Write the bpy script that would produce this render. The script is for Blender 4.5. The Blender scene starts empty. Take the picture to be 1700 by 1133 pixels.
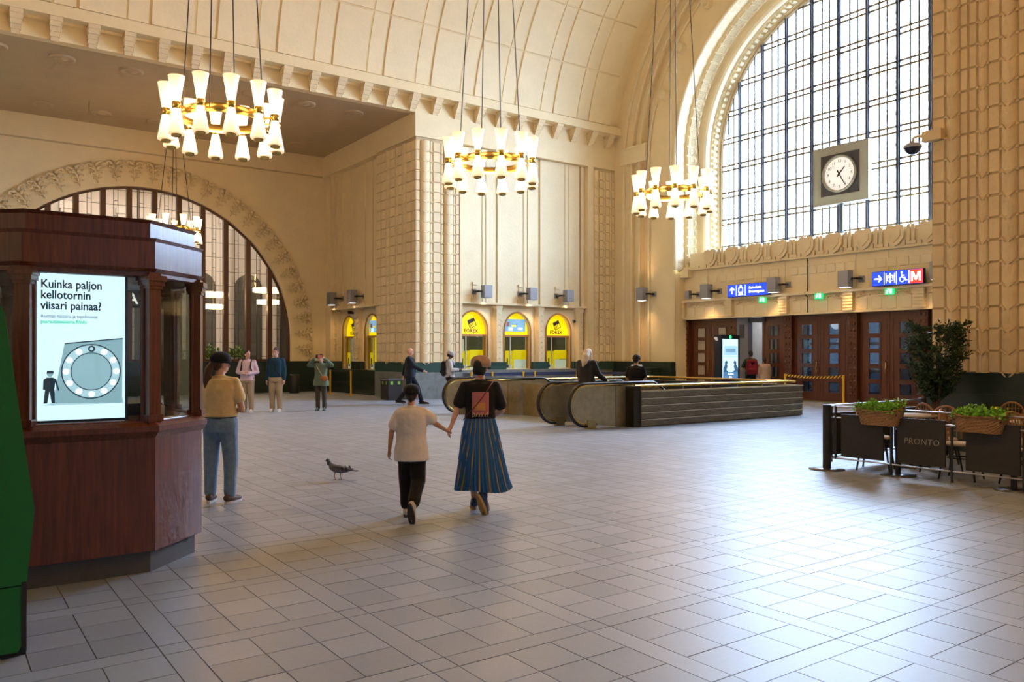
import bpy, bmesh, math, random
from mathutils import Vector, Matrix, Quaternion, noise as mnoise
random.seed(7)
R = math.radians
SC = bpy.context.scene
COL = SC.collection

# ------------------------------------------------------------------ camera
EYE = 1.62
FX, FY = 0.5832, 0.8123            # viewing direction on the floor plan
cam_d = bpy.data.cameras.new('camera')
cam_d.sensor_width = 36.0
cam_d.lens = 1348.0 / 1700.0 * 36.0
cam_d.shift_y = 21.5 / 1700.0
cam_d.clip_end = 400
cam = bpy.data.objects.new('camera', cam_d)
cam.location = (0, 0, EYE)
cam.rotation_euler = (R(90), 0, -math.atan2(FX, FY))
COL.objects.link(cam)
SC.camera = cam

# ------------------------------------------------------------------ world, exposure
w = bpy.data.worlds.new('daylight')
SC.world = w
w.use_nodes = True
bgn = w.node_tree.nodes['Background']
bgn.inputs['Color'].default_value = (0.57, 0.76, 1.0, 1)
bgn.inputs['Strength'].default_value = 36.0
SC.view_settings.view_transform = 'Standard'
SC.view_settings.look = 'None'
SC.view_settings.exposure = 0.75
SC.view_settings.gamma = 1.0
SC.view_settings.use_curve_mapping = False
try:
    SC.cycles.use_denoising = True
    SC.cycles.max_bounces = 5
    SC.cycles.diffuse_bounces = 4
    SC.cycles.glossy_bounces = 2
    SC.cycles.use_adaptive_sampling = True
    SC.cycles.adaptive_threshold = 0.08
    SC.cycles.adaptive_min_samples = 12
    SC.cycles.transmission_bounces = 4
    SC.cycles.transparent_max_bounces = 8
    SC.cycles.sample_clamp_indirect = 6.0
    SC.cycles.caustics_reflective = False
    SC.cycles.caustics_refractive = False
    SC.cycles.use_light_tree = True
except Exception:
    pass


def area_light(name, loc, rot, sx, sy, power, color=(1, 1, 1), portal=False):
    d = bpy.data.lights.new(name, 'AREA')
    d.shape = 'RECTANGLE'
    d.size, d.size_y = sx, sy
    d.energy = power
    d.color = color
    if portal:
        d.cycles.is_portal = True
    o = bpy.data.objects.new(name, d)
    o.location = loc
    o.rotation_euler = rot
    COL.objects.link(o)
    return o


# daylight enters through the arched window of the end wall: sampling portal in its opening
area_light('window_daylight_portal', (25.95, 16.2, 10.0), (0, R(90), 0), 9.2, 10.6, 1, portal=True)


area_light('fill_window_portal', (5.0, -6.35, 3.2), (R(-90), 0, R(180)), 6.2, 6.2, 1, portal=True)  # sampling portal of the fill window added behind the viewer


def point_light(name, loc, power, color, radius=0.25, parent=None):
    d = bpy.data.lights.new(name, 'POINT')
    d.energy = power
    d.color = color
    d.shadow_soft_size = radius
    o = bpy.data.objects.new(name, d)
    o.location = loc
    COL.objects.link(o)
    if parent:
        o.parent = parent
    return o


def spot_light(name, loc, to, power, color, angle, radius=0.05, blend=0.8, parent=None):
    d = bpy.data.lights.new(name, 'SPOT')
    d.energy = power
    d.color = color
    d.spot_size = R(angle)
    d.spot_blend = blend
    d.shadow_soft_size = radius
    o = bpy.data.objects.new(name, d)
    o.location = loc
    o.rotation_euler = (Vector(to) - Vector(loc)).to_track_quat('-Z', 'Y').to_euler()
    COL.objects.link(o)
    if parent:
        o.parent = parent
    return o


WARM = (1.0, 0.56, 0.215)

# ------------------------------------------------------------------ materials
MATS = {}


def mat(name, color, rough=0.6, metal=0.0, spec=0.5, var=0.0, vscale=4.0, bump=0.0, bscale=40.0,
        emit=None, estr=0.0, rnd=0.0, sheen=0.0, alpha=1.0, coat=0.0, stretch=(1, 1, 1), island=0.0, rvar=0.0):
    m = bpy.data.materials.new(name)
    MATS[name] = m
    m.use_nodes = True
    nt = m.node_tree
    N, L = nt.nodes, nt.links
    b = N['Principled BSDF']
    b.inputs['Roughness'].default_value = rough
    b.inputs['Metallic'].default_value = metal
    b.inputs['Specular IOR Level'].default_value = spec
    b.inputs['Coat Weight'].default_value = coat
    b.inputs['Sheen Weight'].default_value = sheen
    col = tuple(color) + (1,)
    b.inputs['Base Color'].default_value = col
    out = None
    tc = None

    def coords():
        nonlocal tc
        if tc is None:
            g = N.new('ShaderNodeNewGeometry')
            mp = N.new('ShaderNodeMapping')
            mp.inputs['Scale'].default_value = stretch
            L.new(g.outputs['Position'], mp.inputs['Vector'])
            tc = mp.outputs['Vector']
        return tc
    if var > 0:
        nz = N.new('ShaderNodeTexNoise')
        nz.inputs['Scale'].default_value = vscale
        nz.inputs['Detail'].default_value = 6
        nz.inputs['Roughness'].default_value = 0.65
        L.new(coords(), nz.inputs['Vector'])
        mr = N.new('ShaderNodeMapRange')
        mr.inputs['From Min'].default_value = 0.25
        mr.inputs['From Max'].default_value = 0.75
        mr.inputs['To Min'].default_value = 1 - var
        mr.inputs['To Max'].default_value = 1 + var
        L.new(nz.outputs['Fac'], mr.inputs['Value'])
        out = mr.outputs['Result']
        if rvar > 0:
            mr2 = N.new('ShaderNodeMapRange')
            mr2.inputs['To Min'].default_value = rough - rvar
            mr2.inputs['To Max'].default_value = rough + rvar
            L.new(nz.outputs['Fac'], mr2.inputs['Value'])
            L.new(mr2.outputs['Result'], b.inputs['Roughness'])
    for amt, kind in ((rnd, 'o'), (island, 'i')):
        if amt > 0:
            if kind == 'o':
                oi = N.new('ShaderNodeObjectInfo')
                src = oi.outputs['Random']
            else:
                gi = N.new('ShaderNodeNewGeometry')
                src = gi.outputs['Random Per Island']
            mr = N.new('ShaderNodeMapRange')
            mr.inputs['To Min'].default_value = 1 - amt
            mr.inputs['To Max'].default_value = 1 + amt
            L.new(src, mr.inputs['Value'])
            if out is None:
                out = mr.outputs['Result']
            else:
                mu = N.new('ShaderNodeMath')
                mu.operation = 'MULTIPLY'
                L.new(out, mu.inputs[0])
                L.new(mr.outputs['Result'], mu.inputs[1])
                out = mu.outputs[0]
    if out is not None:
        vm = N.new('ShaderNodeVectorMath')
        vm.operation = 'SCALE'
        vm.inputs[0].default_value = col[:3]
        L.new(out, vm.inputs['Scale'])
        L.new(vm.outputs['Vector'], b.inputs['Base Color'])
    if bump > 0:
        nb = N.new('ShaderNodeTexNoise')
        nb.inputs['Scale'].default_value = bscale
        nb.inputs['Detail'].default_value = 4
        L.new(coords(), nb.inputs['Vector'])
        bp = N.new('ShaderNodeBump')
        bp.inputs['Strength'].default_value = bump
        bp.inputs['Distance'].default_value = 0.02
        L.new(nb.outputs['Fac'], bp.inputs['Height'])
        L.new(bp.outputs['Normal'], b.inputs['Normal'])
    if emit is not None:
        b.inputs['Emission Color'].default_value = tuple(emit) + (1,)
        b.inputs['Emission Strength'].default_value = estr
    return m


def glass_mat(name, tint=(0.9, 0.95, 1.0), gloss=1.0, rough=0.02):
    m = bpy.data.materials.new(name)
    MATS[name] = m
    m.use_nodes = True
    nt = m.node_tree
    N, L = nt.nodes, nt.links
    for n in list(N):
        if n.type == 'BSDF_PRINCIPLED':
            N.remove(n)
    tr = N.new('ShaderNodeBsdfTransparent')
    tr.inputs['Color'].default_value = tuple(tint) + (1,)
    gl = N.new('ShaderNodeBsdfGlossy')
    gl.inputs['Roughness'].default_value = rough
    fr = N.new('ShaderNodeLayerWeight')       # reflection grows towards grazing angles
    fr.inputs['Blend'].default_value = 0.5
    pw = N.new('ShaderNodeMath')
    pw.operation = 'POWER'
    pw.inputs[1].default_value = 5.0
    L.new(fr.outputs['Facing'], pw.inputs[0])
    mu = N.new('ShaderNodeMath')
    mu.operation = 'MULTIPLY_ADD'
    mu.inputs[1].default_value = 0.9 * gloss
    mu.inputs[2].default_value = 0.035 * gloss
    L.new(pw.outputs[0], mu.inputs[0])
    mx = N.new('ShaderNodeMixShader')
    L.new(mu.outputs[0], mx.inputs['Fac'])
    L.new(tr.outputs[0], mx.inputs[1])
    L.new(gl.outputs[0], mx.inputs[2])
    L.new(mx.outputs[0], N['Material Output'].inputs['Surface'])
    return m


def wood_mat(name, c1, c2, rough=0.35, scale=(14, 14, 0.9), coat=0.2):
    m = mat(name, c1, rough, coat=coat)
    nt = m.node_tree
    N, L = nt.nodes, nt.links
    b = N['Principled BSDF']
    g = N.new('ShaderNodeNewGeometry')
    mp = N.new('ShaderNodeMapping')
    mp.inputs['Scale'].default_value = scale
    L.new(g.outputs['Position'], mp.inputs['Vector'])
    nz = N.new('ShaderNodeTexNoise')
    nz.inputs['Scale'].default_value = 3.0
    nz.inputs['Detail'].default_value = 8
    nz.inputs['Distortion'].default_value = 0.6
    L.new(mp.outputs['Vector'], nz.inputs['Vector'])
    cr = N.new('ShaderNodeValToRGB')
    cr.color_ramp.elements[0].position = 0.35
    cr.color_ramp.elements[0].color = tuple(c1) + (1,)
    cr.color_ramp.elements[1].position = 0.7
    cr.color_ramp.elements[1].color = tuple(c2) + (1,)
    L.new(nz.outputs['Fac'], cr.inputs['Fac'])
    L.new(cr.outputs['Color'], b.inputs['Base Color'])
    bp = N.new('ShaderNodeBump')
    bp.inputs['Strength'].default_value = 0.08
    bp.inputs['Distance'].default_value = 0.01
    L.new(nz.outputs['Fac'], bp.inputs['Height'])
    L.new(bp.outputs['Normal'], b.inputs['Normal'])
    return m


PLASTER = (0.80, 0.66, 0.405)
mat('plaster', PLASTER, 0.75, var=0.05, vscale=1.2, bump=0.25, bscale=9)
mat('plaster_panel', (0.81, 0.685, 0.445), 0.75, var=0.05, vscale=1.5, bump=0.3, bscale=12)
mat('ceiling_darkened', (0.50, 0.38, 0.235), 0.8, var=0.06, vscale=1.0, bump=0.2, bscale=9)  # plaster tone darkened to imitate shade on the alcove ceiling
mat('carved_stone', (0.77, 0.625, 0.385), 0.8, var=0.07, vscale=3, bump=0.3, bscale=30, rnd=0.05)
mat('joint_shadow', (0.54, 0.42, 0.25), 0.9, var=0.1, vscale=3)
mat('tile', (0.285, 0.325, 0.405), 0.42, spec=0.42, var=0.06, vscale=30, rnd=0.10, rvar=0.05)
mat('tile_field', (0.285, 0.325, 0.405), 0.42, spec=0.42, var=0.06, vscale=30, island=0.10, rvar=0.05)
mat('grout', (0.13, 0.125, 0.12), 0.7, var=0.1)
mat('dado_green', (0.020, 0.034, 0.026), 0.28, spec=0.5, var=0.12, vscale=6)
mat('dado_stone', (0.13, 0.135, 0.12), 0.35, var=0.3, vscale=5, bump=0.05)
wood_mat('mahogany', (0.095, 0.022, 0.008), (0.19, 0.05, 0.016), 0.32, coat=0.35)
MATS['mahogany'].node_tree.nodes['Principled BSDF'].inputs['Coat Roughness'].default_value = 0.18
wood_mat('door_wood', (0.085, 0.024, 0.010), (0.15, 0.048, 0.019), 0.35)
wood_mat('window_wood', (0.075, 0.026, 0.009), (0.12, 0.042, 0.014), 0.4)
wood_mat('table_wood', (0.22, 0.09, 0.03), (0.35, 0.16, 0.06), 0.4, (2, 14, 14))
wood_mat('bronze_plank', (0.17, 0.145, 0.10), (0.26, 0.225, 0.155), 0.42, (1.2, 6, 6), coat=0.0)
MATS['bronze_plank'].node_tree.nodes['Principled BSDF'].inputs['Metallic'].default_value = 0.35
mat('brass', (0.72, 0.47, 0.13), 0.22, metal=1.0)
mat('brass_dull', (0.50, 0.38, 0.16), 0.30, metal=1.0, var=0.15, vscale=6)
mat('bronze_panel', (0.46, 0.38, 0.23), 0.34, metal=0.7, var=0.22, vscale=5)
mat('steel', (0.55, 0.55, 0.56), 0.3, metal=1.0)
mat('dark_steel', (0.05, 0.05, 0.055), 0.4, metal=0.4)
mat('black_rubber', (0.012, 0.012, 0.013), 0.45)
mat('black_paint', (0.018, 0.018, 0.02), 0.45)
mat('panel_black', (0.022, 0.021, 0.022), 0.6, var=0.2, vscale=20)
mat('cable', (0.02, 0.018, 0.015), 0.6)
mat('mullion', (0.05, 0.055, 0.075), 0.45, var=0.1)
mat('bar_bronze', (0.18, 0.13, 0.06), 0.45)
mat('white_paint', (0.8, 0.8, 0.78), 0.5)
mat('pale_grey', (0.42, 0.42, 0.46), 0.5)
mat('speaker_grey', (0.30, 0.30, 0.33), 0.5, var=0.05, vscale=60)
mat('clock_grey', (0.36, 0.36, 0.31), 0.5, var=0.05)
mat('clock_dark', (0.06, 0.06, 0.075), 0.4)
mat('yellow_paint', (0.80, 0.46, 0.015), 0.45)
mat('yellow_sign', (0.90, 0.68, 0.0), 0.4, emit=(1.0, 0.74, 0.0), estr=0.45)
mat('yellow_inside', (0.80, 0.62, 0.0), 0.5, emit=(1.0, 0.72, 0.0), estr=0.35)
mat('booth_white', (0.65, 0.68, 0.55), 0.5, emit=(0.9, 1.0, 0.75), estr=0.22)
mat('booth_dark', (0.10, 0.11, 0.10), 0.6)
mat('sign_blue', (0.01, 0.03, 0.45), 0.3, emit=(0.01, 0.06, 0.85), estr=0.9)
mat('sign_red', (0.6, 0.02, 0.01), 0.3, emit=(0.9, 0.04, 0.02), estr=0.9)
mat('sign_white', (0.9, 0.9, 0.9), 0.3, emit=(1, 1, 1), estr=1.1)
mat('sign_green', (0.02, 0.35, 0.12), 0.3, emit=(0.03, 0.7, 0.25), estr=0.7)
mat('ink_black', (0.015, 0.015, 0.02), 0.5)
mat('ink_navy', (0.01, 0.015, 0.06), 0.4)
mat('chalk', (0.32, 0.30, 0.28), 0.9)
mat('screen', (0.5, 0.6, 0.65), 0.15, emit=(0.62, 0.83, 0.98), estr=0.95)
mat('screen_grey', (0.2, 0.28, 0.3), 0.2, emit=(0.25, 0.42, 0.48), estr=0.75)
mat('screen_grey_light', (0.3, 0.4, 0.42), 0.2, emit=(0.42, 0.62, 0.70), estr=0.8)
mat('screen_dark', (0.02, 0.03, 0.04), 0.2, emit=(0.02, 0.035, 0.05), estr=0.6)
mat('screen_green', (0.0, 0.3, 0.15), 0.3, emit=(0.0, 0.45, 0.22), estr=0.9)
mat('screen_blue', (0.1, 0.2, 0.3), 0.2, emit=(0.12, 0.25, 0.38), estr=0.9, var=0.5, vscale=9)
mat('screen_pale', (0.3, 0.5, 0.6), 0.2, emit=(0.42, 0.70, 0.85), estr=1.0)
mat('shade_glass', (0.9, 0.82, 0.65), 0.35, emit=(1.0, 0.78, 0.42), estr=2.2)
mat('shade_glass_hot', (0.9, 0.85, 0.7), 0.35, emit=(1.0, 0.84, 0.52), estr=5.0)
mat('lamp_glow', (1, 0.9, 0.7), 0.4, emit=(1.0, 0.72, 0.38), estr=9.0)
mat('hall_fill_panel', (0.9, 0.9, 0.9), 0.5, emit=(1.0, 0.93, 0.84), estr=3.0)  # glow of the panel added to light the far hall
mat('candle_glow', (1, 0.6, 0.2), 0.4, emit=(1.0, 0.42, 0.05), estr=4.0)
glass_mat('window_glass', (0.93, 0.96, 1.0), 1.0)
glass_mat('dimming_glass', (0.045, 0.052, 0.062), 1.0)  # tint darkened only to dim the sky seen through the doors
glass_mat('tinted_glass', (0.10, 0.10, 0.10), 1.0)
glass_mat('clear_glass', (0.86, 0.90, 0.90), 1.0)
glass_mat('lead_glass', (0.92, 0.88, 0.84), 1.0)
mat('frosted_pane', (0.42, 0.37, 0.30), 0.3)
mat('machine_green', (0.008, 0.17, 0.03), 0.35, var=0.05, vscale=3)
mat('skin', (0.55, 0.29, 0.19), 0.55)
mat('skin_light', (0.60, 0.34, 0.25), 0.55)
mat('skin_dark', (0.09, 0.045, 0.028), 0.5)
mat('hair_black', (0.012, 0.010, 0.009), 0.45, bump=0.4, bscale=90, stretch=(1, 1, 0.2))
mat('hair_brown', (0.06, 0.028, 0.014), 0.5, bump=0.5, bscale=90, stretch=(1, 1, 0.2))
mat('hair_blonde', (0.62, 0.50, 0.34), 0.5, bump=0.5, bscale=90, stretch=(1, 1, 0.2))
mat('wicker', (0.30, 0.16, 0.07), 0.6, var=0.35, vscale=40, bump=0.8, bscale=55)
mat('rattan', (0.30, 0.15, 0.06), 0.5, var=0.2, vscale=40)
mat('cushion', (0.55, 0.40, 0.26), 0.8)
mat('leaf_dark', (0.032, 0.072, 0.028), 0.5, island=0.6)
mat('leaf_bright', (0.20, 0.46, 0.04), 0.5, island=0.45)
mat('soil', (0.03, 0.02, 0.012), 0.9)
mat('bark', (0.10, 0.055, 0.03), 0.8)


def cloth(name, c, rough=0.85, var=0.08):
    return mat(name, c, rough, spec=0.2, var=var, vscale=14, bump=0.55, bscale=11, sheen=0.1)


cloth('cloth_yellow', (0.74, 0.58, 0.31))
cloth('cloth_white', (0.80, 0.74, 0.72))
cloth('cloth_black', (0.014, 0.013, 0.014))
cloth('cloth_jeans', (0.17, 0.27, 0.40), var=0.3)
cloth('cloth_pink', (0.58, 0.46, 0.58))
cloth('cloth_khaki', (0.36, 0.29, 0.20))
cloth('cloth_navy', (0.008, 0.045, 0.09))
cloth('cloth_green', (0.11, 0.16, 0.11))
cloth('cloth_darkgrey', (0.035, 0.036, 0.037))
cloth('cloth_trousers', (0.055, 0.05, 0.042))
cloth('cloth_jacket', (0.012, 0.017, 0.03))
cloth('cloth_lightgrey', (0.42, 0.42, 0.44))
cloth('cloth_red', (0.18, 0.012, 0.03))
cloth('cloth_darkgreen', (0.012, 0.05, 0.035))
cloth('cloth_beige', (0.42, 0.32, 0.26))
cloth('cap_beige', (0.46, 0.30, 0.21))
cloth('cap_black', (0.016, 0.017, 0.02))
cloth('leather_tan', (0.30, 0.12, 0.045))
cloth('leather_brown', (0.035, 0.02, 0.014))
mat('print_pink', (0.52, 0.17, 0.17), 0.8)
mat('print_orange', (0.62, 0.28, 0.09), 0.8)
mat('print_cream', (0.62, 0.50, 0.34), 0.8)
mat('shoe_white', (0.6, 0.58, 0.55), 0.6)
mat('shoe_sole', (0.05, 0.045, 0.045), 0.7)
mat('shoe_blue', (0.02, 0.06, 0.16), 0.6)
mat('shoe_brown', (0.10, 0.06, 0.04), 0.7)
mat('sole_tan', (0.45, 0.28, 0.12), 0.7)
mat('pigeon_grey', (0.13, 0.13, 0.15), 0.6, var=0.2, vscale=30)
mat('pigeon_dark', (0.03, 0.032, 0.04), 0.6)
mat('pigeon_pink', (0.30, 0.08, 0.06), 0.6)
mat('paper', (0.75, 0.75, 0.72), 0.8)
mat('asphalt', (0.22, 0.22, 0.23), 0.9)
mat('facade', (0.45, 0.40, 0.33), 0.8, var=0.06)
mat('facade_dark', (0.14, 0.14, 0.15), 0.4)
mat('hall_pale', (0.70, 0.66, 0.62), 0.7, var=0.05)
mat('hall_dark', (0.09, 0.085, 0.075), 0.5)


# ------------------------------------------------------------------ mesh helpers
class MB:
    def __init__(self):
        self.v = []
        self.f = []
        self.fs = []

    def add(self, vs, fs, smooth=False):
        o = len(self.v)
        self.v += [tuple(p) for p in vs]
        self.f += [tuple(i + o for i in f) for f in fs]
        self.fs += [smooth] * len(fs)
        return self

    def box(self, x0, x1, y0, y1, z0, z1):
        if x0 > x1: x0, x1 = x1, x0
        if y0 > y1: y0, y1 = y1, y0
        if z0 > z1: z0, z1 = z1, z0
        vs = [(x0, y0, z0), (x1, y0, z0), (x1, y1, z0), (x0, y1, z0), (x0, y0, z1), (x1, y0, z1), (x1, y1, z1), (x0, y1, z1)]
        fs = [(3, 2, 1, 0), (4, 5, 6, 7), (0, 1, 5, 4), (1, 2, 6, 5), (2, 3, 7, 6), (3, 0, 4, 7)]
        return self.add(vs, fs)

    def cbox(self, cx, cy, cz, sx, sy, sz):
        return self.box(cx - sx / 2, cx + sx / 2, cy - sy / 2, cy + sy / 2, cz - sz / 2, cz + sz / 2)

    def obox(self, M, sx, sy, sz, c=(0, 0, 0)):
        """box in the frame M, centred at c"""
        t = MB().cbox(c[0], c[1], c[2], sx, sy, sz)
        return self.add([M @ Vector(p) for p in t.v], t.f)

    def prism(self, poly, z0, z1):
        n = len(poly)
        vs = [(p[0], p[1], z0) for p in poly] + [(p[0], p[1], z1) for p in poly]
        fs = [tuple(reversed(range(n))), tuple(range(n, 2 * n))]
        fs += [(i, (i + 1) % n, n + (i + 1) % n, n + i) for i in range(n)]
        return self.add(vs, fs)

    def frustum(self, poly0, z0, poly1, z1):
        n = len(poly0)
        vs = [(p[0], p[1], z0) for p in poly0] + [(p[0], p[1], z1) for p in poly1]
        fs = [tuple(reversed(range(n))), tuple(range(n, 2 * n))]
        fs += [(i, (i + 1) % n, n + (i + 1) % n, n + i) for i in range(n)]
        return self.add(vs, fs)

    def tube(self, p0, p1, r0, r1=None, n=12, cap=True):
        r1 = r0 if r1 is None else r1
        p0, p1 = Vector(p0), Vector(p1)
        d = (p1 - p0)
        if d.length < 1e-9:
            return self
        q = d.to_track_quat('Z', 'Y')
        a = [q @ Vector((math.cos(2 * math.pi * i / n), math.sin(2 * math.pi * i / n), 0)) for i in range(n)]
        vs = [p0 + e * r0 for e in a] + [p1 + e * r1 for e in a]
        self.add(vs, [(i, (i + 1) % n, n + (i + 1) % n, n + i) for i in range(n)], True)
        if cap:
            self.add([vs[i] for i in range(n)], [tuple(reversed(range(n)))])
            self.add([vs[n + i] for i in range(n)], [tuple(range(n))])
        return self

    def path(self, pts, r, n=8, closed=False):
        pts = [Vector(p) for p in pts]
        m = len(pts)
        rs = r if isinstance(r, (list, tuple)) else [r] * m
        vs, fs = [], []
        up = Vector((0, 0, 1))
        prev = None
        for i in range(m):
            if closed:
                d = pts[(i + 1) % m] - pts[i - 1]
            else:
                d = pts[min(i + 1, m - 1)] - pts[max(i - 1, 0)]
            d.normalize()
            if prev is None:
                a = up if abs(d.z) < 0.95 else Vector((1, 0, 0))
                prev = (a - d * a.dot(d)).normalized()
            prev = (prev - d * prev.dot(d)).normalized()
            bi = d.cross(prev)
            for k in range(n):
                t = 2 * math.pi * k / n
                vs.append(pts[i] + (prev * math.cos(t) + bi * math.sin(t)) * rs[i])
        for i in range(m if closed else m - 1):
            j = (i + 1) % m
            for k in range(n):
                l = (k + 1) % n
                fs.append((i * n + k, i * n + l, j * n + l, j * n + k))
        if not closed:
            fs.append(tuple(reversed(range(n))))
            fs.append(tuple(range((m - 1) * n, m * n)))
        return self.add(vs, fs, True)

    def lathe(self, prof, n=20, c=(0, 0, 0), smooth=True, ang=2 * math.pi):
        """profile [(r,z)], revolved about z through c"""
        full = abs(ang - 2 * math.pi) < 1e-6
        m = len(prof)
        k = n if full else n + 1
        vs, fs = [], []
        for i in range(k):
            t = ang * i / n
            for r_, z_ in prof:
                vs.append((c[0] + r_ * math.cos(t), c[1] + r_ * math.sin(t), c[2] + z_))
        for i in range(n):
            j = (i + 1) % k
            for q in range(m - 1):
                fs.append((i * m + q, j * m + q, j * m + q + 1, i * m + q + 1))
        return self.add(vs, fs, smooth)

    def sphere(self, c, r, n=10, sc=(1, 1, 1)):
        prof = [(max(1e-4, math.sin(math.pi * i / n)), -math.cos(math.pi * i / n)) for i in range(n + 1)]
        t = MB().lathe(prof, n=max(8, int(n * 1.4)))
        return self.add([(c[0] + p[0] * r * sc[0], c[1] + p[1] * r * sc[1], c[2] + p[2] * r * sc[2]) for p in t.v], t.f, True)

    def poly3(self, pts, nrm, depth):
        """flat polygon (list of 3D points) extruded by depth along nrm"""
        n = len(pts)
        nv = Vector(nrm) * depth
        vs = [Vector(p) for p in pts] + [Vector(p) + nv for p in pts]
        fs = [tuple(range(n)), tuple(reversed(range(n, 2 * n)))]
        fs += [(i, n + i, n + (i + 1) % n, (i + 1) % n) for i in range(n)]
        return self.add(vs, fs)

    def xf(self, M):
        self.v = [tuple(M @ Vector(p)) for p in self.v]
        return self

    def mesh(self, name, material=None):
        me = bpy.data.meshes.new(name)
        me.from_pydata(self.v, [], self.f)
        me.polygons.foreach_set('use_smooth', self.fs)
        if material:
            me.materials.append(MATS[material] if isinstance(material, str) else material)
        me.update()
        return me

    def build(self, name, material, parent=None, matrix=None):
        return link(name, self.mesh(name, material), parent, matrix)


def link(name, data, parent=None, matrix=None):
    o = bpy.data.objects.new(name, data)
    COL.objects.link(o)
    if parent is not None:
        o.parent = parent
    if matrix is not None:
        o.matrix_local = matrix
    return o


def tag(o, label=None, cat=None, group=None, kind=None):
    if label: o['label'] = label
    if cat: o['category'] = cat
    if group: o['group'] = group
    if kind: o['kind'] = kind
    return o


def thing(name, label, cat, loc=(0, 0, 0), rz=0.0, group=None):
    o = link(name, None)
    o.empty_display_size = 0.1
    o.location = loc
    o.rotation_euler = (0, 0, rz)
    return tag(o, label, cat, group)


def struct(o):
    o['kind'] = 'structure'
    return o


def sroot(name):
    return struct(link(name, None))


def frame(o, u, v):
    """matrix whose x axis is u, y axis is v, z axis u x v, at o"""
    u, v = Vector(u).normalized(), Vector(v).normalized()
    n = u.cross(v)
    return Matrix(((u.x, v.x, n.x, o[0]), (u.y, v.y, n.y, o[1]), (u.z, v.z, n.z, o[2]), (0, 0, 0, 1)))


UZ = Vector((0, 0, 1))


def F_side(x, y, z):      # facing -Y (as the left side wall), u to +X
    return frame((x, y, z), (1, 0, 0), (0, 0, 1))


def F_end(x, y, z):       # facing -X (as the end wall), u to -Y
    return frame((x, y, z), (0, -1, 0), (0, 0, 1))


def copy_tree(o, parent=None):
    c = o.copy()
    COL.objects.link(c)
    if parent is not None:
        c.parent = parent
    for ch in list(o.children):
        copy_tree(ch, c)
    return c


TMP = bpy.data.scenes.new('scratch')


def bake(o):
    """evaluated mesh of a temporary object, worked out in an empty scratch scene"""
    TMP.collection.objects.link(o)
    with bpy.context.temp_override(scene=TMP, view_layer=TMP.view_layers[0]):
        dg = bpy.context.evaluated_depsgraph_get()
        dg.update()
        me = bpy.data.meshes.new_from_object(o.evaluated_get(dg))
    TMP.collection.objects.unlink(o)
    bpy.data.objects.remove(o)
    return me


def text(s, size, material, parent, M, depth=0.004, align='LEFT', name='lettering', bold=0.0, shear=0.0, space=1.0):
    cu = bpy.data.curves.new(name, 'FONT')
    cu.body = s
    cu.size = size
    cu.align_x = align
    cu.align_y = 'CENTER'
    cu.extrude = depth / 2
    cu.offset = bold
    cu.shear = shear
    cu.space_character = space
    cu.resolution_u = 3
    t = bpy.data.objects.new('tmp', cu)
    me = bake(t)
    me.materials.clear()
    me.materials.append(MATS[material])
    return link(name, me, parent, M)


def arch_sheet(u0, u1, z0, z1, uc, hw, zs, zb, n=24, rise=None):
    """2D faces of the rectangle [u0,u1]x[z0,z1] with an arched opening of half width hw,
    springing zs, bottom zb.  Returns (verts2d, faces, outline of the hole)."""
    rise = hw if rise is None else rise
    arc = [(uc + hw * math.cos(math.pi * i / n), zs + rise * math.sin(math.pi * i / n)) for i in range(n + 1)]
    vs, fs = [], []

    def q(a, b, c, d):
        i = len(vs)
        vs.extend([a, b, c, d])
        fs.append((i, i + 1, i + 2, i + 3))
    q((u0, z0), (uc - hw, z0), (uc - hw, zs), (u0, zs))
    q((uc + hw, z0), (u1, z0), (u1, zs), (uc + hw, zs))
    if zb > z0:
        q((uc - hw, z0), (uc + hw, z0), (uc + hw, zb), (uc - hw, zb))
    q((u0, zs), (uc - hw, zs), (uc - hw, z1), (u0, z1))
    q((uc + hw, zs), (u1, zs), (u1, z1), (uc + hw, z1))
    for i in range(n):
        a, b = arc[i], arc[i + 1]
        q(b, a, (a[0], z1), (b[0], z1))
    hole = [(uc - hw, zb)] + [(uc + hw, zb)] + arc
    return vs, fs, hole


def arch_wall(mb, M, u0, u1, z0, z1, uc, hw, zs, zb, depth, n=24, rise=None):
    """front sheet at local z=0, reveal going back to local z=-depth"""
    vs, fs, hole = arch_sheet(u0, u1, z0, z1, uc, hw, zs, zb, n, rise)
    mb.add([M @ Vector((a, b, 0)) for a, b in vs], fs)
    m = len(hole)
    mb.add([M @ Vector((a, b, 0)) for a, b in hole] + [M @ Vector((a, b, -depth)) for a, b in hole],
           [(i, (i + 1) % m, m + (i + 1) % m, m + i) for i in range(m)])
    return hole


def arch_sweep(mb, prof, yc, zc, zb, n=48, nj=1, smooth=False):
    """profile [(r, x)] swept up a jamb, over a half circle and down again, in the Y-Z plane"""
    path = []
    for i in range(nj):
        path.append((0.0, zb + (zc - zb) * i / nj, True, 1))
    m = len(prof)
    rows = []
    for i in range(nj):
        z = zb + (zc - zb) * i / nj
        rows.append([(x, yc + r, z) for r, x in prof])
    for i in range(n + 1):
        t = math.pi * i / n
        rows.append([(x, yc + r * math.cos(t), zc + r * math.sin(t)) for r, x in prof])
    for i in reversed(range(nj)):
        z = zb + (zc - zb) * i / nj
        rows.append([(x, yc - r, z) for r, x in prof])
    vs = [p for row in rows for p in row]
    fs = []
    for i in range(len(rows) - 1):
        for k in range(m - 1):
            fs.append((i * m + k, i * m + k + 1, (i + 1) * m + k + 1, (i + 1) * m + k))
    mb.add(vs, fs, smooth)
    return mb


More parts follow.
